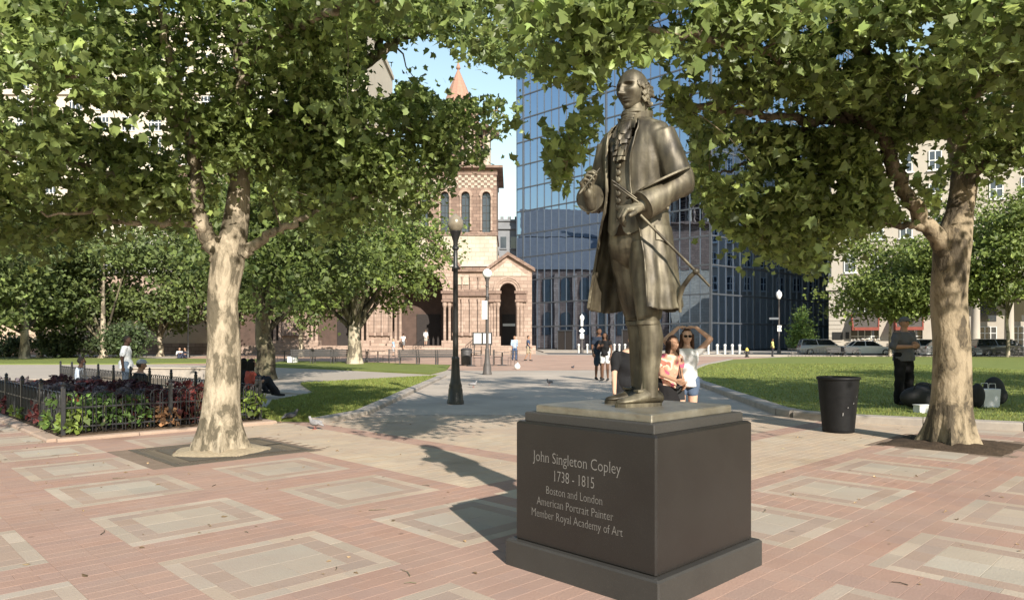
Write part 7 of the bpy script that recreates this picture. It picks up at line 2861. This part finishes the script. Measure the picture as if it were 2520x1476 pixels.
def car(x, y, rz, label, col, L=4.6, W=1.82, H=1.45, suv=False, z=-0.008):
    """car facing local +x"""
    t = thing('parked_car', label, 'car', (x, y, z), rz, 'cars parked along the street')
    paint = pmat('car_paint', col, tuple(v * 0.9 for v in col), rough=0.28, spec=0.6, coat=0.6)
    bl = 0.62 * H if suv else 0.64 * H
    # side outline of the lower body, nose at +x
    low = [(-L / 2 + .08, .22), (-L / 2, .45), (-L / 2 + .02, bl - .06), (-L / 2 + .18, bl + .02), (-L * .18, bl + .03), (L * .16, bl + .02), (L * .24, bl - .01), (L / 2 - .35, bl - .13), (L / 2 - .06, bl - .26), (L / 2, .45), (L / 2 - .08, .22)]
    m_ = MB()
    rings = []
    for yy, ins in ((-W / 2, .05), (-W / 2 - .0 + .03, .0), (W / 2 - .03, .0), (W / 2, .05)):
        cx_, cz_ = 0, 0.55
        rings.append([(px_ * (1 - ins * .5), yy, cz_ + (pz - cz_) * (1 - ins * 1.2)) for px_, pz in low])
    m_.loft(rings)
    m_.build('body', paint, t, 40)
    rl, rr2 = (-L / 2 + .30, L * .10) if suv else (-L * .26, L * .08)
    b0, b1 = (-L / 2 + .12, L * .25) if suv else (-L / 2 + .55, L * .25)
    m_ = MB()
    wb, wt = W * .47, W * .38
    vs_ = [(b0, -wb, bl), (b1, -wb, bl), (b1, wb, bl), (b0, wb, bl), (rl, -wt, H - .04), (rr2, -wt, H - .05), (rr2, wt, H - .05), (rl, wt, H - .04)]
    m_.add(vs_, [(3, 2, 1, 0), (0, 1, 5, 4), (1, 2, 6, 5), (2, 3, 7, 6), (3, 0, 4, 7), (4, 5, 6, 7)])
    cab = m_.build('cabin', M_CARGLASS, t)
    m_ = MB()
    mid = rl + (rr2 - rl) * .5
    m_.loft([[(rl - .06, -wt, H - .05), (rl - .06, wt, H - .05), (rr2 + .03, wt, H - .06), (rr2 + .03, -wt, H - .06)], [(rl + .1, -wt + .1, H), (rl + .1, wt - .1, H), (rr2 - .1, wt - .1, H - .01), (rr2 - .1, -wt + .1, H - .01)]])
    for s_ in (-1, 1):
        for a, b in (((b0, s_ * wb, bl), (rl, s_ * wt, H - .04)), ((b1, s_ * wb, bl), (rr2, s_ * wt, H - .05)), (((b0 + b1) / 2 - .1, s_ * wb * 1.005, bl), (mid, s_ * wt * 1.01, H - .04))):
            m_.tube([a, b], 0.035, 6)
    m_.build('roof', paint, t, 30)
    for sx in (-1, 1):
        for s_ in (-1, 1):
            wx, wr = sx * L * .305 + .02, .33 if not suv else .35
            m_ = MB()
            m_.v, m_.f = [], []
            rings = [[(wx + r_ * math.cos(2 * PI * q / 20), s_ * (W / 2 - yy), wr + r_ * math.sin(2 * PI * q / 20)) for q in range(20)] for r_, yy in ((wr * .6, .22), (wr * .97, .2), (wr, .1), (wr * .97, -.005), (wr * .66, -.012), (wr * .62, .03))]
            m_.loft(rings)
            w_ = m_.build('wheel', M_TYRE, t, 40)
            m_ = MB()
            for q in range(5):
                a = 2 * PI * q / 5
                m_.tube([(wx, s_ * (W / 2 + .008), wr), (wx + wr * .62 * math.cos(a), s_ * (W / 2 + .004), wr + wr * .62 * math.sin(a))], wr * .11, 5)
            m_.build('rim', M_RIM, w_)
    for s_ in (-1, 1):
        m_ = MB(); m_.ball((L / 2 - .16, s_ * (W / 2 - .22), bl - .27), (.16, .17, .075), 12, 8); m_.build('headlight', M_LAMPG, t, 60)
        m_ = MB(); m_.box((-L / 2 + .04, s_ * (W / 2 - .14), bl - .12), (.1, .24, .16)); m_.build('tail_light', M_LAMPR, t)
        m_ = MB(); m_.ball((L * .19, s_ * (W / 2 + .07), bl + .08), (.07, .1, .07), 10, 6); m_.build('mirror', paint, t, 60)
    for px_ in (-.12, .12):
        m_ = MB(); m_.box((px_ * L, -W / 2 - .003, bl - .14), (.16, .02, .03)); m_.build('door_handle', paint, t)
    m_ = MB(); m_.box((0, 0, .2), (L * .86, W * .96, .12)); m_.build('sill', M_TYRE, t)
    m_ = MB(); m_.box((L / 2 - .0, 0, .5), (.05, W * .6, .16)); m_.build('grille', M_TYRE, t)
    return t


def road_y(x, off): return 74.0 - 0.37 * (x - 15) + off


CR = math.atan2(-0.2, 1)
for px_, Y, rz, col, lab, L, H, suv in ((2026, 71.5, CR, (0.30, 0.285, 0.27), 'grey estate car parked at the near end of the row', 4.75, 1.62, True),
                                     (2135, 69.5, CR, (0.62, 0.64, 0.66), 'silver saloon car parked behind the grey estate', 4.5, 1.45, False),
                                     (2275, 67.0, CR, (0.10, 0.13, 0.14), 'dark green car half hidden behind the standing man', 4.6, 1.6, True),
                                     (2338, 63.2, CR, (0.66, 0.68, 0.70), 'white hatchback passing behind the forked plane trunk', 4.5, 1.5, False),
                                     (2465, 63.5, CR, (0.02, 0.021, 0.023), 'black car parked in front of the white portico', 4.9, 1.62, True)):
    x, y = at_px(px_, Y)
    car(x, y, rz, lab, col, L, 1.84, H, suv)
# ------------------------------------------------------------------ people
SKIN = {'pale': (0.52, 0.33, 0.24), 'tan': (0.36, 0.21, 0.14), 'brown': (0.14, 0.075, 0.048), 'dark': (0.055, 0.032, 0.023)}
MCACHE = {}


def cloth(name, c, c2=None, scale=7):
    if name not in MCACHE:
        MCACHE[name] = pmat(name, c, c2 or tuple(v * 0.75 for v in c), scale=scale, rough=0.9, spec=0.2, bump=0.3, bscale=9)
    return MCACHE[name]


STAND = dict(pelvis=(0, 0, .95), chest=(0, 0, 1.30), neck=(0, .005, 1.47), head=(0, -.015, 1.63),
             sl=(.185, 0, 1.42), sr=(-.185, 0, 1.42), el=(.24, .02, 1.14), er=(-.24, .02, 1.14), wl=(.25, -.06, .90), wr=(-.25, -.06, .90),
             hl=(.09, 0, .93), hr=(-.09, 0, .93), kl=(.10, -.015, .50), kr=(-.10, -.015, .50), al=(.10, .02, .09), ar=(-.10, .02, .09),
             fl=(.11, -1, 0), fr=(-.11, -1, 0))
SIT = dict(STAND, pelvis=(0, 0, .10), chest=(0, .02, .45), neck=(0, .0, .62), head=(0, -.03, .78), sl=(.185, .01, .57), sr=(-.185, .01, .57),
           el=(.25, -.08, .32), er=(-.25, -.08, .32), wl=(.14, -.30, .22), wr=(-.14, -.30, .22), hl=(.09, 0, .09), hr=(-.09, 0, .09),
           kl=(.12, -.42, .13), kr=(-.12, -.42, .13), al=(.12, -.47, -.30), ar=(-.12, -.47, -.30))
GROUND_SIT = dict(SIT, kl=(.14, -.36, .42), kr=(-.14, -.36, .42), al=(.13, -.60, .07), ar=(-.13, -.60, .07), wl=(.12, -.36, .42), wr=(-.12, -.36, .42))


def person(label, x, y, z, rz, pose=None, height=1.74, skin='tan', shirt=None, sleeve=0.55, hem=0.0, bottom=None, leg=1.0, skirt=False, hair=((0.02, 0.014, 0.01), 'short'),
           shoes=(0.03, 0.03, 0.03), hat=None, vox=0.016, female=False, build=1.0, hands=True, glasses=False, group=None, curl=(0.35, 0.4, 0.3), head_rz=0.0, shirt_mat=None, hand_dirs=None):
    ps = dict(STAND)
    ps.update(pose or {})
    k = height / 1.74
    J = {n: Vector(v) * k for n, v in ps.items() if n not in ('fl', 'fr')}
    t = thing('person', label, 'person', (x, y, z), rz, group)
    sk = cloth('skin_' + skin, SKIN[skin], None, 3)
    B = k * build
    sw = 0.92 if female else 1.0
    # body: one skin
    m_ = MB()

    def torso(mb, e):
        ax_ = (J['neck'] - J['pelvis']).normalized()
        right = (J['sl'] - J['sr']).normalized()
        fwd = right.cross(ax_).normalized()
        prof_ = [(-.10, .120, .085), (0.0, .165 if not female else .170, .110), (.12, .150 if not female else .135, .100), (.26, .150 if not female else .138, .105), (.42, .170 * sw, .112), (.55, .175 * sw, .105), (.66, .14 * sw, .085), (.73, .06, .06)]
        L = (J['neck'] - J['pelvis']).length
        rings = []
        for f_, w_, d_ in prof_:
            f_ *= .735
            base = J['pelvis'] + ax_ * (f_ * k)
            if f_ > 0: base = base.lerp(J['chest'] + ax_ * ((f_ - .35) * k), 0.5)
            rings.append([base + right * (w_ * B + e) * math.cos(2 * PI * q / 20) + fwd * -(d_ * B + e) * math.sin(2 * PI * q / 20) for q in range(20)])
        mb.loft(rings)
    torso(m_, 0)
    for s_ in 'lr':
        m_.capsule(J['s' + s_], .052 * B, J['e' + s_], .041 * B)
        m_.capsule(J['e' + s_], .041 * B, J['w' + s_], .027 * B)
        m_.capsule(J['h' + s_], .083 * B, J['k' + s_], .055 * B)
        kn, an = J['k' + s_], J['a' + s_]
        m_.capsule(kn, .053 * B, kn.lerp(an, .35), .054 * B)
        m_.capsule(kn.lerp(an, .35), .054 * B, an, .036 * B)
    m_.capsule(J['chest'].lerp(J['neck'], .7), .06 * B, J['neck'].lerp(J['head'], .45), .052 * B)
    me = remeshed(m_, vox, 3)
    bm = bmesh.new()
    bm.from_mesh(me)
    extra = MB()
    fine = vox < 0.014
    hv, hf = head_geo(.235 * k, 56 if fine else 30, 48 if fine else 26)
    extra.add(xform(hv, J['head'], head_rz), hf)
    for s_ in (-1, 1):
        e_ = J['head'] + Matrix.Rotation(head_rz, 3, 'Z') @ Vector((s_ * .076 * k, .012 * k, 0))
        add_ear(extra, e_, s_, .058 * k, head_rz)
    if hands:
        for s_, n_ in (('l', 1), ('r', -1)):
            d = (J['w' + s_] - J['e' + s_]).normalized()
            inward = Vector((-n_, 0, 0)) if abs(d.x) < .8 else Vector((0, 0, -1))
            if hand_dirs and s_ in hand_dirs:
                d, inward = Vector(hand_dirs[s_][0]), Vector(hand_dirs[s_][1])
            add_hand(extra, J['w' + s_], d, inward, -n_, size=.175 * k, curl=curl)
    tmp = extra.mesh('x')
    bm.from_mesh(tmp)
    bm.to_mesh(me)
    bm.free()
    bpy.data.meshes.remove(tmp)
    smooth(me)
    link_mesh('body', me, sk, t)
    # shirt
    if shirt is not None or shirt_mat:
        m_ = MB()
        torso(m_, .014 * k)
        for s_ in 'lr':
            a, b, c = J['s' + s_], J['e' + s_], J['w' + s_]
            if sleeve > 0:
                f = min(1, sleeve)
                m_.capsule(a, .066 * B, a.lerp(b, f), .058 * B if f > .9 else .062 * B)
            if sleeve > 1:
                m_.capsule(b, .056 * B, b.lerp(c, sleeve - 1), .044 * B)
        if hem:
            ax_ = (J['pelvis'] - J['chest']).normalized()
            m_.capsule(J['pelvis'] - ax_ * .02, .165 * B, J['pelvis'] + ax_ * hem, .160 * B)
        me = remeshed(m_, vox, 2)
        # cut the hem level and leave the neck open
        bm = bmesh.new()
        bm.from_mesh(me)
        up_ = (J['neck'] - J['pelvis']).normalized()
        bmesh.ops.bisect_plane(bm, geom=bm.verts[:] + bm.edges[:] + bm.faces[:], plane_co=J['pelvis'] - up_ * (hem * .9 + .02), plane_no=up_, clear_inner=True)
        bmesh.ops.bisect_plane(bm, geom=bm.verts[:] + bm.edges[:] + bm.faces[:], plane_co=J['neck'] - up_ * .012 * k, plane_no=-up_, clear_inner=True)
        bm.to_mesh(me); bm.free()
        push(me, lambda c: (.006 * np.sin(c[:, 2] * 34 + c[:, 0] * 18) + .005 * np.sin(c[:, 0] * 40 + c[:, 2] * 12 + c[:, 1] * 25)) * k)
        smooth(me)
        link_mesh('shirt', me, shirt_mat or cloth('cloth_%d_%d_%d' % tuple(int(v * 999) for v in shirt), shirt), t)
    if bottom is not None:
        m_ = MB()
        m_.capsule(J['hl'] + Vector((0, 0, .04)), .105 * B, J['hr'] + Vector((0, 0, .04)), .105 * B)
        if skirt:
            m_.capsule(J['hl'].lerp(J['hr'], .5), .16 * B, J['kl'].lerp(J['kr'], .5).lerp(J['pelvis'], 1 - leg), .19 * B)
        else:
            for s_ in 'lr':
                h_, kn, an = J['h' + s_], J['k' + s_], J['a' + s_]
                if leg <= .5:
                    m_.capsule(h_, .102 * B, h_.lerp(kn, leg * 2), .090 * B)
                else:
                    m_.capsule(h_, .100 * B, kn, .076 * B)
                    m_.capsule(kn, .076 * B, kn.lerp(an, (leg - .5) * 2), .068 * B)
        me = remeshed(m_, vox, 2)
        push(me, lambda c: .005 * np.sin(c[:, 2] * 30 + c[:, 0] * 25) * k)
        smooth(me)
        link_mesh('skirt' if skirt else ('trousers' if leg > .6 else 'shorts'), me, cloth('cloth_%d_%d_%d' % tuple(int(v * 999) for v in bottom), bottom), t)
    for s_ in 'lr':
        an = J['a' + s_]
        d = Vector(ps['f' + s_]); d.z = 0; d.normalize()
        m_ = MB()
        zf = an.z - .06 * k
        m_.capsule(an - d * .04 * k + Vector((0, 0, -.03 * k)), .042 * k, an + d * .03 * k + Vector((0, 0, -.03 * k)), .044 * k)
        m_.capsule(an + d * .02 * k + Vector((0, 0, -.045 * k)), .040 * k, an + d * .15 * k + Vector((0, 0, -.055 * k)), .032 * k)
        me = remeshed(m_, .012, 2)
        lowz = an.z - .088 * k
        for v in me.vertices: v.co.z = max(v.co.z, lowz)
        link_mesh('shoe', me, cloth('shoe_%d_%d_%d' % tuple(int(v * 999) for v in shoes), shoes), t)
    if hair:
        col, style = hair
        RH_ = Matrix.Rotation(head_rz, 3, 'Z')
        m_ = MB()
        hc = J['head']
        hv, hf = head_geo(.252 * k, 30, 26, 0.2)
        hv2 = xform(hv, hc + RH_ @ Vector((0, .006 * k, .004 * k)), head_rz)
        keep = []
        for p in hv:
            yy, zz = p[1] / k, p[2] / k
            keep.append((zz > .055 + (.02 if yy < -.05 else 0)) or (yy > .012 and zz > -.055) or (yy > -.02 and zz > .015) or (yy < -.05 and zz > .075))
        fs_ = [f for f in hf if all(keep[i] for i in f)]
        m_.add(hv2, fs_)
        if style == 'long':
            for q in range(19):
                a = math.radians(82 + q * 10.9)
                p0_ = hc + RH_ @ Vector((.075 * math.sin(a), -.09 * math.cos(a), .02)) * k
                p1_ = hc + RH_ @ Vector((.095 * math.sin(a), -.10 * math.cos(a) + .01, -.22)) * k
                m_.capsule(p0_, .030 * k, p1_ + Vector((0, 0, .03 * math.sin(q * 2.3))) * k, .017 * k, 8)
        link_mesh('hair', m_.mesh('hair'), cloth('hair_%d_%d' % (int(col[0] * 999), int(col[1] * 999)), col), t)
    if hat:
        m_ = MB()
        hc = J['head']
        rings = [[(hc.x + r_ * k * math.cos(2 * PI * q / 20), hc.y + r_ * 1.22 * k * math.sin(2 * PI * q / 20), hc.z + z_ * k) for q in range(20)] for r_, z_ in ((.087, .035), (.088, .07), (.075, .105), (.04, .13), (.005, .138))]
        m_.loft(rings)
        fwd = Matrix.Rotation(head_rz, 3, 'Z') @ Vector((0, -1, 0))
        m_.ball(hc + fwd * .115 * k + Vector((0, 0, .045 * k)), (.072 * k, .072 * k, .009 * k), 14, 6)
        o = m_.build('cap', cloth('cap_%d' % int(hat[0] * 999), hat), t, 50)
    if glasses:
        m_ = MB()
        for s_ in (-1, 1):
            m_.ball(J['head'] + Matrix.Rotation(head_rz, 3, 'Z') @ Vector((s_ * .032, -.093, .008)) * k, (.028 * k, .010 * k, .020 * k), 12, 8)
        m_.build('sunglasses', cloth('dark_lens', (.01, .01, .01)), t, 60)
    return t


def at(px_, Y, z=0): return ((px_ - CX) / F_PX * Y, Y, z)


# the group behind the statue
person('person in a loose white shirt and denim shorts with both hands raised to the head', *at(1690, 8.9), -0.08,
       dict(el=(.34, -.05, 1.60), er=(-.33, -.05, 1.58), wl=(.13, -.03, 1.77), wr=(-.13, -.03, 1.77), kl=(.085, -.03, .5), kr=(-.085, -.03, .5)),
       1.46, 'pale', (0.60, 0.60, 0.60), .95, .03, (0.075, 0.105, 0.165), .14, hair=((0.06, 0.03, 0.018), 'long'), shoes=(.4, .4, .4), vox=.010, female=True, glasses=True,
       hand_dirs={'l': ((-.9, .2, .15), (0, .2, -1)), 'r': ((.9, .2, .15), (0, .2, -1))})
FLOR = None


def floral():
    m, n, b = nodes_of('floral_cloth')
    tc = n.nodes.new('ShaderNodeTexCoord')
    vo = n.nodes.new('ShaderNodeTexNoise')
    vo.inputs['Scale'].default_value = 9
    vo.inputs['Detail'].default_value = 1
    n.links.new(tc.outputs['Object'], vo.inputs['Vector'])
    rp = n.nodes.new('ShaderNodeValToRGB')
    rp.color_ramp.interpolation = 'CONSTANT'
    e = rp.color_ramp.elements
    e[0].position, e[0].color = 0, (.50, .10, .17, 1)
    e[1].position, e[1].color = .62, (.27, .10, .07, 1)
    for p_, c in ((.42, (.55, .27, .19, 1)), (.52, (.60, .40, .30, 1))):
        q = e.new(p_); q.color = c
    n.links.new(vo.outputs[0], rp.inputs[0])
    n.links.new(rp.outputs[0], b.inputs['Base Color'])
    b.inputs['Roughness'].default_value = .9
    return m


person('person in a pink floral top and black skirt leaning beside the one in white', *at(1638, 8.75), 0.45,
       dict(chest=(.03, -.05, 1.26), neck=(.05, -.07, 1.42), head=(.06, -.10, 1.57), sl=(.21, -.05, 1.37), sr=(-.13, -.06, 1.36), el=(.26, -.03, 1.10), er=(-.20, -.16, 1.12), wl=(.18, -.20, .97), wr=(-.04, -.30, 1.03), kl=(.10, -.08, .5), kr=(-.10, -.06, .5)),
       1.42, 'tan', (1, 1, 1), .5, .03, (0.012, 0.011, 0.012), .55, True, ((0.035, 0.018, 0.012), 'long'), vox=.011, female=True, shirt_mat=floral())
person('person in a black tee shirt and dark trousers leaning forward with straight arms', *at(1537, 8.6), 0.35,
       dict(chest=(0, -.07, 1.27), neck=(.03, -.13, 1.42), head=(.07, -.17, 1.57), sl=(.19, -.10, 1.38), sr=(-.19, -.09, 1.37), el=(.25, -.18, 1.12), er=(-.27, -.19, 1.10), wl=(.26, -.26, .88), wr=(-.31, -.27, .84)),
       1.46, 'pale', (0.014, 0.014, 0.016), .75, .03, (0.016, 0.016, 0.019), 1.0, hair=((0.03, 0.018, 0.012), 'short'), vox=.011)
# man by the tree
x, y, _ = at(2224, 13.75)
person('person in dark grey shirt, black trousers and grey cap with hands clasped', x, y, 0.09, 0.35,
       dict(el=(.30, -.02, 1.16), er=(-.30, -.02, 1.16), wl=(.08, -.26, 1.20), wr=(-.08, -.27, 1.17), kl=(.13, -.01, .5), kr=(-.12, -.01, .5), al=(.15, .02, .09), ar=(-.13, .02, .09)),
       1.68, 'tan', (0.095, 0.095, 0.105), .98, .05, (0.008, 0.008, 0.009), 1.0, hair=((0.08, 0.075, 0.07), 'short'), hat=(0.12, 0.12, 0.115), vox=.012, build=1.22, curl=(.7, .7, .4), shoes=(.02, .02, .02),
       hand_dirs={'l': ((-.9, -.3, .1), (-.2, 1, 0)), 'r': ((.9, -.3, .1), (.2, 1, 0))})
# couple on the plaza
person('person in a navy tee shirt and navy shorts standing behind the one in white shorts', *at(1474, 24.6), 0.3, dict(el=(.2, -.12, 1.16), wl=(.0, -.25, 1.1)), 1.78, 'brown', (0.02, 0.028, 0.045), .7, .05, (0.025, 0.04, 0.06), .45, hair=((0.012, 0.01, 0.008), 'short'), vox=.018, group=None)
person('person in a black top and white shorts standing in front of the one in navy', *at(1489, 24.0), -0.5, dict(er=(-.24, -.12, 1.18), wr=(-.08, -.26, 1.25)), 1.62, 'brown', (0.012, 0.012, 0.013), .3, .02, (0.62, 0.62, 0.62), .28, hair=((0.012, 0.01, 0.008), 'long'), vox=.018, female=True)
WALK = dict(kl=(.09, -.14, .52), al=(.09, -.12, .10), kr=(-.09, .03, .50), ar=(-.09, .22, .12), el=(.23, .12, 1.15), wl=(.22, .12, .9), er=(-.23, -.06, 1.15), wr=(-.22, -.22, .95))
person('person in a blue tee shirt and khaki shorts walking across the plaza', *at(1300, 49), 1.35, WALK, 1.75, 'tan', (0.05, 0.075, 0.13), .6, .05, (0.33, 0.27, 0.19), .42, hair=((0.03, 0.02, 0.015), 'short'), vox=.022)
person('person in a pale blue shirt and blue jeans walking towards the small church arch', *at(1266, 50), 0.2, WALK, 1.75, 'tan', (0.34, 0.42, 0.52), 1.5, .05, (0.05, 0.09, 0.18), 1.0, hair=((0.03, 0.02, 0.015), 'short'), vox=.022)
x = cxp(1047)
person('person in a white shirt standing at the top of the church steps', x, YF + 0.3, .93, 2.8, None, 1.75, 'pale', (0.66, 0.66, 0.66), 1.3, .05, (0.45, 0.42, 0.36), .45, hair=((0.1, 0.07, 0.04), 'short'), vox=.024)
person('person in a white tee shirt and grey shorts climbing the church steps', cxp(998), YF - 1.55, .465, 2.7, WALK, 1.76, 'tan', (0.66, 0.66, 0.66), .6, .05, (0.2, 0.2, 0.2), .45, hair=((0.02, 0.014, 0.01), 'short'), vox=.024)
person('person in a light blue top standing below the church steps', *at(968, 66), 1.6, None, 1.62, 'pale', (0.30, 0.45, 0.62), .6, .05, (0.5, 0.5, 0.52), .45, hair=((0.35, 0.28, 0.18), 'long'), vox=.024, female=True)
person('person in a yellow vest standing at the kerb by the tall lamp', *at(1901, 64), 1.0, None, 1.62, 'brown', (0.70, 0.66, 0.20), .3, .05, (0.03, 0.03, 0.035), 1.0, hair=((0.02, 0.014, 0.01), 'short'), vox=.024)
# people round the basin
x, y, _ = at(310, 20.2)
person('person in a white tee shirt and blue jeans standing in the sunken basin', x, y, BZ, 1.9, dict(head=(0, -.04, 1.62), er=(-.24, .06, 1.14), wr=(-.22, .04, .88)), 1.78, 'dark', (0.62, 0.63, 0.64), .75, .10, (0.12, 0.16, 0.22), 1.0, hair=((0.012, 0.01, 0.008), 'short'), vox=.016, build=1.12)


def on_edge(px_, b):
    f = (px_ - CX) / F_PX
    a = b * (1 - f) / (1 + f)
    return AB(a, b)


EDGE_RZ = math.radians(135)
x, y = on_edge(345, BB0 - 0.05)
person('person in a black shirt and grey cap sitting on the edge of the basin', x, y, 0.0, EDGE_RZ, SIT, 1.76, 'tan', (0.012, 0.012, 0.013), 1.0, 0, (0.03, 0.03, 0.04), 1.0, hair=((0.05, 0.04, 0.03), 'short'), hat=(0.30, 0.31, 0.33), vox=.016, build=1.15)
STRIPE = pmat('striped_cloth', (0.50, 0.55, 0.62), (0.16, 0.20, 0.28), scale=30, rough=.9, stretch=(1, 1, 0.02), contrast=.15)
x, y = on_edge(198, BB0 - 0.05)
person('person in a blue striped shirt sitting on the edge of the basin', x, y, 0.0, EDGE_RZ, SIT, 1.74, 'dark', (1, 1, 1), 1.2, 0, (0.03, 0.04, 0.06), 1.0, hair=((0.01, 0.008, 0.007), 'short'), vox=.016, shirt_mat=STRIPE)
for px_, Y, rz, lab, col, sk_ in ((598, 17.0, 2.6, 'person in black sitting on the lawn edge beside the pale plane trunk', (0.012, 0.012, 0.014), 'dark'), (617, 16.4, 2.2, 'person in a red top sitting on the lawn edge beside the pale plane trunk', (0.33, 0.07, 0.05), 'tan')):
    x, y, _ = at(px_, Y)
    person(lab, x, y, 0.0 if Y > 17.5 else 0.05, rz, GROUND_SIT, 1.68, sk_, col, 1.0, 0, (0.02, 0.022, 0.03), 1.0, hair=((0.012, 0.01, 0.01), 'long'), vox=.018)
for px_, rz, lab, col in ((442, 0.6, 'person in a pale top sitting on the far grass under the slim lamp', (0.5, 0.5, 0.5)), (456, -0.5, 'person in dark clothes sitting on the far grass under the slim lamp', (0.03, 0.03, 0.04))):
    x, y, _ = at(px_, 57)
    person(lab, x, y, 0.0, rz, GROUND_SIT, 1.7, 'tan', col, 1.0, 0, (0.04, 0.045, 0.07), 1.0, hair=((0.02, 0.015, 0.01), 'short'), vox=.026)
# shoulder bag of the person in white
x, y, _ = at(1668, 8.70)
t = thing('handbag', 'black handbag hanging between the floral top and the denim shorts', 'bag', (x, y, 0.60), 0.2)
m_ = MB(); m_.box((0, 0, 0.08), (0.16, 0.07, 0.17), 0, 0.9); m_.build('pouch', M_BLACKCLOTH, t)
m_ = MB(); m_.tube([(-0.07, 0, 0.16), (-0.02, 0.02, 0.36), (0.03, 0.03, 0.45), (0.05, 0.02, 0.3), (0.07, 0, 0.16)], 0.007, 6); m_.build('strap', M_BLACKCLOTH, t)

bpy.data.scenes.remove(WORK)
